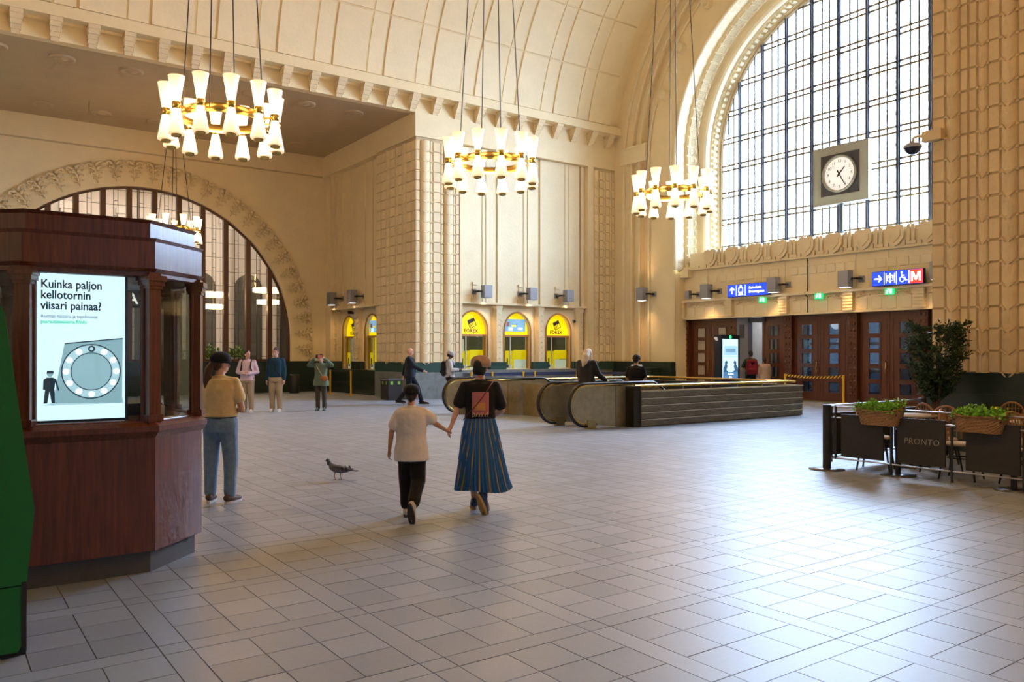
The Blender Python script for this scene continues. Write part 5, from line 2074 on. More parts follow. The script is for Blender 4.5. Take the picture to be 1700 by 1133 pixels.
def build_barrier():
    t = thing('cafe_barrier', 'black café barrier with three hanging panels facing the hall', 'barrier', (BX, 6.67, 0))
    oy = 6.67
    # stout post with disc foot
    p = MB().tube((-0.03, 0, 0.0), (-0.03, 0, 0.91), 0.055, n=20)
    po = p.build('post', 'black_paint', t)
    MB().lathe([(0.24, 0.0), (0.24, 0.012), (0.05, 0.02), (0.001, 0.02)], 32, (-0.03, 0, 0)).build('foot', 'steel_dark', po)
    for y, x in ((5.78, 0.22), (4.35, 0.2)):
        q = MB().tube((x, y - oy, 0), (x, y - oy, 0.62), 0.035, n=14).build('post', 'black_paint', t)
        MB().lathe([(0.22, 0.0), (0.22, 0.012), (0.05, 0.02), (0.001, 0.02)], 28, (x, y - oy, 0)).build('foot', 'steel_dark', q)
    for y in (6.55, 5.75, 4.97, 4.16):
        q = MB().box(-0.012, 0.012, y - oy - 0.012, y - oy + 0.012, 0.03 if y < 6.5 else 0.16, 0.9 if y > 6 else 0.72)
        q.build('upright', 'black_paint', t)
    for z in (0.89, 0.735, 0.17):
        MB().tube((0, 0, z), (0, 3.55 - oy, z), 0.010, n=8).build('rail', 'steel', t)
    for k, y0 in enumerate((6.46, 5.655, 4.80)):
        pl = MB().box(-0.018, 0.018, y0 - oy - 0.605, y0 - oy, 0.205, 0.79)
        pa = pl.build('panel', 'panel_black', t)
        if k == 1:
            text('PRONTO', 0.105, 'chalk', pa, F_end(-0.020, y0 - oy - 0.085, 0.50), depth=0.002, bold=-0.001, space=1.08, shear=0.1)
    # return run towards the pier
    s = thing('cafe_barrier', 'black café barrier running back towards the carved pier', 'barrier', (BX, 6.67, 0))
    q = MB().tube((2.55, 0, 0.0), (2.55, 0, 0.92), 0.06, n=18).build('post', 'black_paint', s)
    MB().lathe([(0.22, 0.0), (0.22, 0.012), (0.05, 0.02), (0.001, 0.02)], 28, (2.55, 0, 0)).build('foot', 'steel_dark', q)
    for z in (0.90, 0.74, 0.17):
        MB().tube((0.03, 0, z), (2.5, 0, z), 0.010, n=8).build('rail', 'steel', s)
    for x0 in (0.14, 0.95, 1.75):
        MB().box(x0, x0 + 0.62, -0.018, 0.018, 0.2, 0.79).build('panel', 'panel_black', s)
    for x in (0.08, 0.85, 1.66):
        MB().box(x - 0.012, x + 0.012, -0.012, 0.012, 0.1, 0.9).build('upright', 'black_paint', s)


mat('steel_dark', (0.12, 0.125, 0.14), 0.3, metal=0.9)
build_barrier()


def build_basket(yc, label):
    t = thing('planter_basket', label, 'basket', (BX - 0.02, yc, 0.675), 0, 'wicker planters hung on the barrier')
    L, Wd, H2 = 0.29, 0.11, 0.19
    m = MB()
    rings = 11
    n = 36
    rows = []
    for k in range(rings):
        f = k / (rings - 1)
        row = []
        for i in range(n):
            a = 2 * math.pi * i / n
            cs, sn = math.cos(a), math.sin(a)
            e = 0.45
            u = math.copysign(abs(sn) ** e, sn) * (L - 0.05 + 0.06 * f)
            v = math.copysign(abs(cs) ** e, cs) * (Wd - 0.02 + 0.025 * f)
            bulge = 1 + 0.02 * (1 if (i + k) % 2 else -1)
            row.append((v * bulge, u * bulge, H2 * f + (0.035 * (abs(u) / L) ** 3 if k == rings - 1 else 0)))
        rows.append(row)
    vs = [p for r_ in rows for p in r_]
    fs = [(k * n + i, k * n + (i + 1) % n, (k + 1) * n + (i + 1) % n, (k + 1) * n + i) for k in range(rings - 1) for i in range(n)]
    fs.append(tuple(reversed(range(n))))
    m.add(vs, fs)
    m.build('basket_body', 'wicker', t)
    MB().path([p for p in rows[-1]], 0.013, 6, closed=True).build('rim', 'wicker', t)
    for s in (-1, 1):
        MB().path([(-0.06, s * (L + 0.0), H2 + .01), (-0.03, s * (L + 0.02), H2 + 0.07), (0.03, s * (L + 0.02), H2 + 0.07), (0.06, s * (L + 0.0), H2 + .01)], 0.012, 6).build('handle', 'wicker', t)
    MB().box(-0.09, 0.09, -0.27, 0.27, H2 - 0.05, H2 - 0.03).build('soil', 'soil', t)
    f = MB()
    for _ in range(900):
        u = random.uniform(-0.29, 0.29)
        hgt = 0.05 + 0.07 * abs(math.sin(u * 17 + yc)) ** 2
        p = Vector((random.uniform(-0.12, 0.12), u, H2 - 0.02 + random.uniform(0, hgt)))
        leaf(f, p, random.uniform(0.03, 0.06), 0.85, 0.5)
    for _ in range(7):
        u = random.uniform(-0.27, 0.27)
        b = Vector((random.uniform(-0.08, 0.08), u, H2))
        tip = b + Vector((random.uniform(-0.06, 0.06), random.uniform(-0.08, 0.08), random.uniform(0.07, 0.15)))
        f.tube(b, tip, 0.003, n=4)
        for _ in range(9):
            leaf(f, tip + Vector((random.gauss(0, 0.02), random.gauss(0, 0.02), random.gauss(0, 0.02))), 0.04, 0.9, 0.3)
    fo = f.build('foliage', 'leaf_bright', t)
    fo['kind'] = 'stuff'


build_basket(5.89, 'wicker planter of bright herbs on the barrier, left of two')
build_basket(4.63, 'wicker planter of bright herbs on the barrier, right of two')


# tree in a pot in front of the pier
def build_tree():
    t = thing('potted_tree', 'dark green potted tree in front of the carved pier', 'plant', (13.15, 6.62, 0))
    MB().lathe([(0.001, 0.0), (0.16, 0.0), (0.22, 0.42), (0.20, 0.42), (0.19, 0.36), (0.001, 0.36)], 24).build('pot', 'black_paint', t)
    rng = random.Random(5)
    f = MB()
    st = MB()
    tips = []
    for k in range(9):
        a = rng.uniform(0, 6.28)
        sp = rng.uniform(0.05, 0.28)
        tip = Vector((sp * math.cos(a), sp * math.sin(a) * 1.0, rng.uniform(1.55, 2.1)))
        pts = [Vector((0.03 * math.cos(a), 0.03 * math.sin(a), 0.3)), Vector((0.05 * math.cos(a), 0.05 * math.sin(a), 0.8)), Vector((tip.x * 0.6, tip.y * 0.6, 1.2)), tip]
        st.path(pts, [0.018, 0.015, 0.010, 0.004], 6)
        tips.append(pts)
    st.build('stems', 'bark', t)
    for k in range(460):
        # twigs within a crown that widens upwards
        z = rng.uniform(0.92, 2.08)
        hz = (z - 0.85) / 1.25
        rad = 0.11 + 0.29 * math.sin(min(1, hz * 1.25) * math.pi * 0.62)
        a = rng.uniform(0, 6.28)
        rr = rad * math.sqrt(rng.uniform(0.1, 1))
        c = Vector((rr * math.cos(a), rr * math.sin(a), z))
        c.x += 0.06 * (hz - .5)
        if mnoise.noise(c * 3.2) < -0.30:
            continue
        d = Vector((math.cos(a) * 0.7, math.sin(a) * 0.7, rng.uniform(0.1, 0.9))).normalized()
        for j in range(13):
            q = c + d * (0.018 * j - 0.1)
            dd = (d * 0.5 + Vector((rng.uniform(-1, 1), rng.uniform(-1, 1), rng.uniform(-0.6, 0.9)))).normalized()
            leaf(f, q, rng.uniform(0.05, 0.09), 0.26, 0, rng, dd)
        f.tube(c - d * 0.1, c + d * 0.14, 0.003, n=3, cap=False)
    fo = f.build('foliage', 'leaf_dark', t)
    fo['kind'] = 'stuff'


build_tree()


def make_chair(back='rattan'):
    t = thing('bistro_chair', 'x', 'chair', (0, 0, 0), 0, 'café chairs behind the barrier')
    MB().lathe([(0.001, 0.47), (0.19, 0.475), (0.21, 0.46), (0.20, 0.435), (0.001, 0.435)], 24).build('seat', back + '_seat', t)
    for k, (x, y) in enumerate(((-0.15, -0.14), (0.15, -0.14), (-0.14, 0.15), (0.14, 0.15))):
        MB().tube((x, y, 0.44), (x * 1.45, y * 1.45, 0.0), 0.016, 0.012, n=8).build('leg', 'black_paint', t)
    MB().lathe([(0.15, 0.27), (0.165, 0.27), (0.165, 0.285), (0.15, 0.285), (0.15, 0.27)], 20).build('leg_ring', 'black_paint', t)
    arc = []
    for i in range(15):
        a = math.pi * i / 14
        arc.append((0.21 * math.cos(a), -0.17 - 0.06 * math.sin(a), 0.45 + 0.44 * math.sin(a) ** 0.6))
    MB().path(arc, 0.016, 8).build('back_hoop', 'rattan', t)
    b = MB()
    for i in range(1, 8):
        u = -0.19 + 0.38 * i / 8
        zt = 0.45 + 0.43 * max(0.05, 1 - (u / 0.21) ** 2) ** 0.3
        b.tube((u, -0.19, 0.46), (u, -0.225, zt), 0.007, n=5)
    for z in (0.56, 0.64, 0.72, 0.80):
        b.path([(-0.2, -0.185, z), (0, -0.225, z), (0.2, -0.185, z)], 0.006, 5)
    b.build('back_weave', 'rattan', t)
    return t


mat('rattan_seat', (0.52, 0.47, 0.42), 0.8)
mat('cushion_seat', (0.55, 0.36, 0.2), 0.8)
c0 = make_chair()
spots = [(10.78, 6.28, 200, 'rattan bistro chair behind the left barrier panel'),
         (11.28, 5.62, 100, 'rattan bistro chair whose hooped back shows between the middle and right panels'),
         (10.85, 5.15, 190, 'rattan bistro chair behind the middle barrier panel, legs showing below it'),
         (12.1, 6.1, 250, 'rattan bistro chair beside the potted tree'),
         (13.05, 5.55, 90, 'bentwood chair against the dark pier base behind the wooden table'),
         (10.98, 4.42, 160, 'bistro chair with a tan cushion at the right edge of the picture')]
for i, (x, y, a, lab) in enumerate(spots):
    c = c0 if i == 0 else copy_tree(c0)
    c.location = (x, y, 0)
    c.rotation_euler = (0, 0, R(a))
    c['label'] = lab
    if i == 5:
        MB().sphere((0, 0, 0.52), 0.2, 10, (1, 1, 0.32)).build('cushion', 'cushion', c)


def make_table(kind, loc, label):
    t = thing('cafe_table', label, 'table', loc, 0)
    if kind == 'wood':
        MB().box(-0.42, 0.42, -0.75, 0.62, 0.72, 0.755).build('tabletop', 'table_wood', t)
        for y in (-0.45, 0.35):
            MB().tube((0, y, 0.02), (0, y, 0.72), 0.035, n=12).build('leg', 'black_paint', t)
            MB().box(-0.28, 0.28, y - 0.04, y + 0.04, 0, 0.03).build('foot', 'black_paint', t)
        MB().box(-0.38, 0.38, -0.7, 0.56, 0.68, 0.72).build('apron', 'black_paint', t)
    else:
        MB().lathe([(0.001, 0.755), (0.33, 0.755), (0.335, 0.74), (0.33, 0.73), (0.001, 0.73)], 32).build('tabletop', 'rattan_seat', t)
        MB().tube((0, 0, 0.02), (0, 0, 0.73), 0.035, n=12).build('leg', 'black_paint', t)
        MB().lathe([(0.22, 0.0), (0.22, 0.015), (0.001, 0.03)], 28).build('foot', 'black_paint', t)
    return t


make_table('wood', (12.45, 5.0, 0), 'long wooden café table with a candle, in front of the dark pier base')
make_table('round', (11.45, 6.12, 0), 'small round pale café table behind the middle barrier panel')
make_table('round', (11.55, 4.5, 0), 'small round pale café table near the right edge')
t = thing('candle_glass', 'glowing tea light in a square glass on the wooden table', 'candle', (12.62, 5.5, 0.757))
MB().box(-0.05, 0.05, -0.05, 0.05, 0, 0.008).box(-0.05, -0.044, -0.05, 0.05, 0, 0.11).box(0.044, 0.05, -0.05, 0.05, 0, 0.11).box(-0.05, 0.05, -0.05, -0.044, 0, 0.11).box(-0.05, 0.05, 0.044, 0.05, 0, 0.11).build('glass_cup', 'amber_glass', t)
MB().lathe([(0.001, 0.01), (0.025, 0.01), (0.025, 0.03), (0.001, 0.03)], 12).build('wax', 'paper', t)
MB().sphere((0, 0, 0.055), 0.018, 6, (0.8, 0.8, 1.6)).build('flame', 'candle_glow', t)
point_light('candle_light', (0, 0, 0.07), 1.2, (1, 0.5, 0.15), 0.02, t)



# ------------------------------------------------------------------ posts, tapes, bins, boards
def stripe_mat():
    m = mat('hazard_tape', (0.8, 0.5, 0.02), 0.6)
    N, L = m.node_tree.nodes, m.node_tree.links
    g = N.new('ShaderNodeNewGeometry')
    sp = N.new('ShaderNodeSeparateXYZ')
    L.new(g.outputs['Position'], sp.inputs[0])
    ad = N.new('ShaderNodeMath'); ad.operation = 'ADD'
    L.new(sp.outputs['Y'], ad.inputs[0]); L.new(sp.outputs['Z'], ad.inputs[1])
    mu = N.new('ShaderNodeMath'); mu.operation = 'MULTIPLY'; mu.inputs[1].default_value = 8.0
    L.new(ad.outputs[0], mu.inputs[0])
    fr = N.new('ShaderNodeMath'); fr.operation = 'FRACT'
    L.new(mu.outputs[0], fr.inputs[0])
    gt = N.new('ShaderNodeMath'); gt.operation = 'GREATER_THAN'; gt.inputs[1].default_value = 0.5
    L.new(fr.outputs[0], gt.inputs[0])
    mx = N.new('ShaderNodeMix'); mx.data_type = 'RGBA'
    mx.inputs[6].default_value = (0.8, 0.46, 0.015, 1)
    mx.inputs[7].default_value = (0.02, 0.02, 0.02, 1)
    L.new(gt.outputs[0], mx.inputs[0])
    L.new(mx.outputs[2], N['Principled BSDF'].inputs['Base Color'])


stripe_mat()


def post(t, x, y, h=0.95, r=0.035):
    p = MB().tube((x, y, 0.01), (x, y, h), r, n=12).build('post', 'yellow_paint', t)
    MB().lathe([(0.17, 0.0), (0.17, 0.015), (0.05, 0.03), (0.001, 0.03)], 20, (x, y, 0)).build('foot', 'yellow_paint', p)
    MB().tube((x, y, h - 0.10), (x, y, h), r + 0.006, n=12).build('tape_cassette', 'yellow_paint', p)
    return p


t = thing('tape_barrier', 'two yellow posts with striped tape in front of the doors', 'barrier', (23.9, 16.1, 0))
post(t, 0, -1.1, 0.94)
post(t, 0, 1.1, 0.94)
tp = MB()
k = 12
for i in range(k):
    y0, y1 = -1.07 + 2.14 * i / k, -1.07 + 2.14 * (i + 1) / k
    s0, s1 = -0.05 * math.sin(math.pi * i / k), -0.05 * math.sin(math.pi * (i + 1) / k)
    tp.add([(0.004, y0, 0.85 + s0), (0.004, y1, 0.85 + s1), (0.004, y1, 0.93 + s1), (0.004, y0, 0.93 + s0), (-0.004, y0, 0.85 + s0), (-0.004, y1, 0.85 + s1), (-0.004, y1, 0.93 + s1), (-0.004, y0, 0.93 + s0)], [(0, 1, 2, 3), (7, 6, 5, 4)])
tp.build('tape', 'hazard_tape', t)

t = thing('tape_barrier', 'two yellow posts with a dark tape in front of the dim alcove windows', 'barrier', (13.2, 30.0, 0))
post(t, 0.0, 1.0, 0.98)
post(t, 0.15, -0.65, 0.98)
MB().poly3([(0, 1.0, 0.90), (0.15, -0.65, 0.90), (0.15, -0.65, 0.96), (0, 1.0, 0.96)], (1, 0, 0), 0.006).build('tape', 'tape_dark', t)
MB().poly3([(0.02, 1.0, 0.48), (0.17, -0.65, 0.48), (0.17, -0.65, 0.51), (0.02, 1.0, 0.51)], (1, 0, 0), 0.02).build('tape', 'tape_dark', t)

xs = [15.7, 16.6, 18.0, 18.55, 20.6, 22.3]
labs = ['yellow queue post beside the man in grey with a backpack', 'yellow queue post just right of the woman in the cap', 'yellow queue post below the middle yellow window, left of a pair', 'yellow queue post below the middle yellow window, right of a pair', 'yellow queue post left of the blonde woman', 'yellow queue post near the corner of the hall, beyond the parapet']
for i, x in enumerate(xs):
    t = thing('queue_post', labs[i], 'queue post', (x, 24.35 if i < 5 else 22.6, 0), 0, 'yellow queue posts before the yellow windows')
    post(t, 0, 0, 0.97)
    if i < 5:
        dx = xs[i + 1] - x
        dy = 0 if i < 4 else -1.75
        MB().poly3([(0, 0, 0.82), (dx, dy, 0.82), (dx, dy, 0.93), (0, 0, 0.93)], (0, 1, 0), 0.006).build('tape', 'tape_blue', t)

t = thing('waste_bin', 'black waste bin with green openings beside the alcove pier', 'bin', (13.25, 25.75, 0))
MB().box(-0.27, 0.27, -0.3, 0.3, 0.02, 0.70).build('body', 'black_paint', t)
MB().frustum([(-0.28, -0.31), (0.28, -0.31), (0.28, 0.31), (-0.28, 0.31)], 0.70, [(-0.24, -0.27), (0.24, -0.27), (0.24, 0.27), (-0.24, 0.27)], 0.76).build('lid', 'black_paint', t)
for u in (-0.14, 0.14):
    MB().box(-0.275, -0.27, u - 0.05, u + 0.05, 0.55, 0.66).build('opening', 'lime', t)
    MB().box(u - 0.05, u + 0.05, -0.305, -0.30, 0.55, 0.66).build('opening', 'lime', t)
t = thing('litter_bin', 'slim dark cylinder bin against the dim alcove wall', 'bin', (12.3, 32.6, 0))
MB().lathe([(0.001, 0.0), (0.19, 0.0), (0.20, 0.02), (0.20, 0.74), (0.17, 0.78), (0.12, 0.78)], 20).build('body', 'black_paint', t)
MB().lathe([(0.12, 0.78), (0.11, 0.70), (0.001, 0.70)], 20).build('mouth', 'dark_steel', t)

# digital totem by the doors
t = thing('display_totem', 'dark free-standing display totem with pale blue screen before the doors', 'screen', (22.42, 18.45, 0))
MB().box(-0.49, 0.49, -0.12, 0.16, 0.06, 2.28).build('body', 'totem_dark', t)
MB().box(-0.52, 0.52, -0.2, 0.22, 0, 0.06).build('base', 'dark_steel', t)
sc = MB().box(-0.41, 0.39, -0.128, -0.12, 0.74, 2.13).build('screen', 'screen_pale', t)
MB().lathe([(0.001, 0), (0.07, 0), (0.07, -0.006), (0.001, -0.006)], 16).xf(T((0.0, -0.124, 2.2)) @ Matrix.Rotation(R(90), 4, 'X')).build('emblem', 'sign_green', t)
q = MB()


def tq(pts, y=-0.13):
    return MB().poly3([(a, y, b) for a, b in pts], (0, -1, 0), 0.002)


tq([(-0.33, 1.58), (0.33, 1.58), (0.36, 1.84), (0.30, 1.90), (-0.30, 1.90), (-0.36, 1.84)]).build('screen_ticket', 'screen_mid', t)
tq([(-0.25, 1.68), (0.25, 1.68), (0.25, 1.80), (-0.25, 1.80)], -0.133).build('screen_text', 'screen_blue', t)
tq([(-0.37, 1.52), (0.36, 1.52), (0.36, 1.55), (-0.37, 1.55)]).build('screen_line', 'screen_mid', t)
for sgn in (-1, 1):
    tq([(sgn * 0.40, 0.76), (sgn * 0.12, 0.98), (sgn * 0.14, 1.02), (sgn * 0.22, 1.08), (sgn * 0.16, 1.2), (sgn * 0.2, 1.26), (sgn * 0.14, 1.33), (sgn * 0.22, 1.4), (sgn * 0.30, 1.34), (sgn * 0.3, 1.24), (sgn * 0.38, 1.14)][::sgn]).build('screen_figure', 'screen_deep', t)
tq([(-0.39, 0.76), (0.37, 0.76), (0.37, 1.0), (-0.39, 1.0)], -0.132).build('screen_band', 'screen_mid2', t)
text('Aseman', 0.09, 'sign_white', t, F_side(0, -0.136, 0.93), align='CENTER')
text('info', 0.09, 'sign_white', t, F_side(0, -0.136, 0.83), align='CENTER')
q = MB()
q.tube((-0.62, 0.05, 2.16), (-0.5, 0.05, 2.16), 0.035, n=8).tube((-0.62, 0.0, 2.12), (-0.62, -0.08, 2.10), 0.04, n=8)
q.build('sensor', 'white_paint', t)

t = thing('notice_board', 'white printed notice board behind the man in black', 'sign', (21.55, 22.0, 0))
MB().box(-0.27, 0.27, -0.02, 0.02, 0.72, 1.22).build('board', 'paper', t)
q = MB()
for k in range(4):
    q.box(-0.22, 0.22 - 0.05 * (k % 2), -0.024, -0.02, 1.12 - 0.11 * k, 1.16 - 0.11 * k)
q.build('print_line', 'print_pink_dull', t)
MB().box(-0.02, 0.02, -0.02, 0.02, 0.02, 0.75).box(-0.25, 0.25, -0.15, 0.15, 0, 0.02).build('stand', 'dark_steel', t)

t = thing('cabinet', 'low dark green cabinet against the fluted wall left of the doors', 'cabinet', (23.1, 23.3, 0))
MB().box(-0.22, 0.22, -0.75, 0.75, 0.05, 1.02).build('body', 'dado_green', t)
MB().box(-0.26, 0.24, -0.79, 0.79, 1.02, 1.07).build('top', 'dado_green', t)
MB().box(-0.24, 0.22, -0.72, 0.72, 0.0, 0.06).build('plinth', 'black_paint', t)
for u in (-0.36, 0.36):
    MB().box(-0.235, -0.22, u - 0.33, u + 0.33, 0.1, 0.97).build('door', 'dado_green', t)

# plants on stands beyond the leaded window
for i, (x, s) in enumerate(((9.45, 1.0), (10.65, 0.8), (8.2, 0.8))):
    t = thing('potted_plant', ['leafy potted plant behind the leaded window, above the pink hoodie', 'smaller potted plant behind the leaded window, left of the man in navy', 'potted plant behind the leaded window near the woman in yellow'][i], 'plant', (x, 34.9, 0))
    MB().lathe([(0.001, 0), (0.22, 0), (0.22, 0.02), (0.18, 0.05), (0.18, 1.15), (0.24, 1.2), (0.001, 1.2)], 18).build('stand', 'white_paint', t)
    MB().lathe([(0.001, 1.2), (0.14, 1.2), (0.19, 1.42), (0.001, 1.40)], 18).build('pot', 'white_paint', t)
    f = MB()
    leafy(f, (0, 0, 1.42 + 0.25 * s), int(120 * s), (0.2 * s, 0.12, 0.16 * s), 0.2, 0.5)
    for k in range(8):
        f.tube((0, 0, 1.38), (random.uniform(-.3, .3) * s, random.uniform(-.15, .15), 1.5 + random.uniform(0.1, 0.5) * s), 0.008, n=4)
    fo = f.build('foliage', 'leaf_bright', t)
    fo['kind'] = 'stuff'

# scraps of paper on the floor
for i, (x, y, a, lab) in enumerate(((5.63, 10.60, 0.3, 'crumpled white paper scrap on the floor between pigeon and boy'), (5.86, 10.43, 1.0, 'tiny white paper scrap just left of the boy'))):
    m = MB()
    s = 0.12 if i == 0 else 0.05
    vs = [(-s, -0.02, 0.001), (-s * .3, -0.035, 0.02), (s * 0.4, -0.02, 0.006), (s, -0.01, 0.02), (s * .9, 0.03, 0.004), (s * .2, 0.035, 0.022), (-s * .5, 0.03, 0.004), (-s, 0.02, 0.015)]
    m.add(vs, [(0, 1, 6, 7), (1, 2, 5, 6), (2, 3, 4, 5)])
    m.add([(v[0], v[1], max(0.0005, v[2] - 0.004)) for v in vs], [(7, 6, 1, 0), (6, 5, 2, 1), (5, 4, 3, 2)])
    o = m.build('paper_scrap', 'paper')
    o.location = (x, y, 0)
    o.rotation_euler = (0, 0, a)
    tag(o, lab, 'litter')
mat('leather_red', (0.14, 0.02, 0.015), 0.5)
mat('shoe_teal', (0.03, 0.12, 0.11), 0.6)
# ------------------------------------------------------------------ people
def remesh(mb, voxel, smooth, material, name):
    me = mb.mesh(name + '_src')
    o = bpy.data.objects.new('tmp', me)
    r = o.modifiers.new('r', 'REMESH')
    r.mode = 'VOXEL'
    r.voxel_size = voxel
    s = o.modifiers.new('s', 'SMOOTH')
    s.factor = 0.5
    s.iterations = smooth
    out = bake(o)
    out.polygons.foreach_set('use_smooth', [True] * len(out.polygons))
    out.materials.clear()
    out.materials.append(MATS[material])
    out.name = name
    return out


def V(*a):
    return Vector(a)


def limb(mb, pts, rad, n=12):
    pts = [Vector(p) for p in pts]
    for i, p in enumerate(pts):
        mb.sphere(p, rad[i], 8)
        if i:
            mb.tube(pts[i - 1], p, rad[i - 1], rad[i], n)


def loft(mb, secs, n=20, e=0.85):
    """secs: (x, y, z, rx, ry)"""
    vs, fs = [], []
    for (x, y, z, rx, ry) in secs:
        for i in range(n):
            a = 2 * math.pi * i / n
            c, s = math.cos(a), math.sin(a)
            vs.append((x + rx * math.copysign(abs(c) ** e, c), y + ry * math.copysign(abs(s) ** e, s), z))
    for k in range(len(secs) - 1):
        for i in range(n):
            j = (i + 1) % n
            fs.append((k * n + i, k * n + j, (k + 1) * n + j, (k + 1) * n + i))
    fs.append(tuple(reversed(range(n))))
    fs.append(tuple(range((len(secs) - 1) * n, len(secs) * n)))
    mb.add(vs, fs)


def hand(mb, w, d, nrm, side, curl=0.5, k=1.0):
    """w wrist, d pointing direction, nrm palm normal, side: direction towards the thumb"""
    d, nrm, side = d.normalized(), nrm.normalized(), side.normalized()
    pc = w + d * 0.05 * k
    limb(mb, [w, w + d * 0.03 * k, w + d * 0.085 * k], [0.024 * k, 0.026 * k, 0.024 * k], 8)
    for q in (-0.022, 0.022):
        limb(mb, [w + d * 0.03 * k + side * q * k * 0.6, w + d * 0.085 * k + side * q * k], [0.018 * k, 0.016 * k], 8)
    for i, (u, ln) in enumerate(((0.032, 0.068), (0.011, 0.078), (-0.011, 0.072), (-0.031, 0.056))):
        b = w + d * 0.085 * k + side * u * k
        m1 = b + (d * (1 - 0.25 * curl) + nrm * 0.5 * curl).normalized() * ln * 0.5 * k
        m2 = m1 + (d * (1 - 0.8 * curl) + nrm * 1.3 * curl).normalized() * ln * 0.5 * k
        limb(mb, [b, m1, m2], [0.0095 * k, 0.009 * k, 0.0075 * k], 6)
    b = w + d * 0.03 * k + side * 0.024 * k
    m1 = b + (d * 0.55 + side * 0.75 + nrm * 0.35).normalized() * 0.04 * k
    m2 = m1 + (d * 0.85 + side * 0.2 + nrm * 0.5 * (0.4 + curl)).normalized() * 0.032 * k
    limb(mb, [b, m1, m2], [0.013 * k, 0.0105 * k, 0.008 * k], 6)


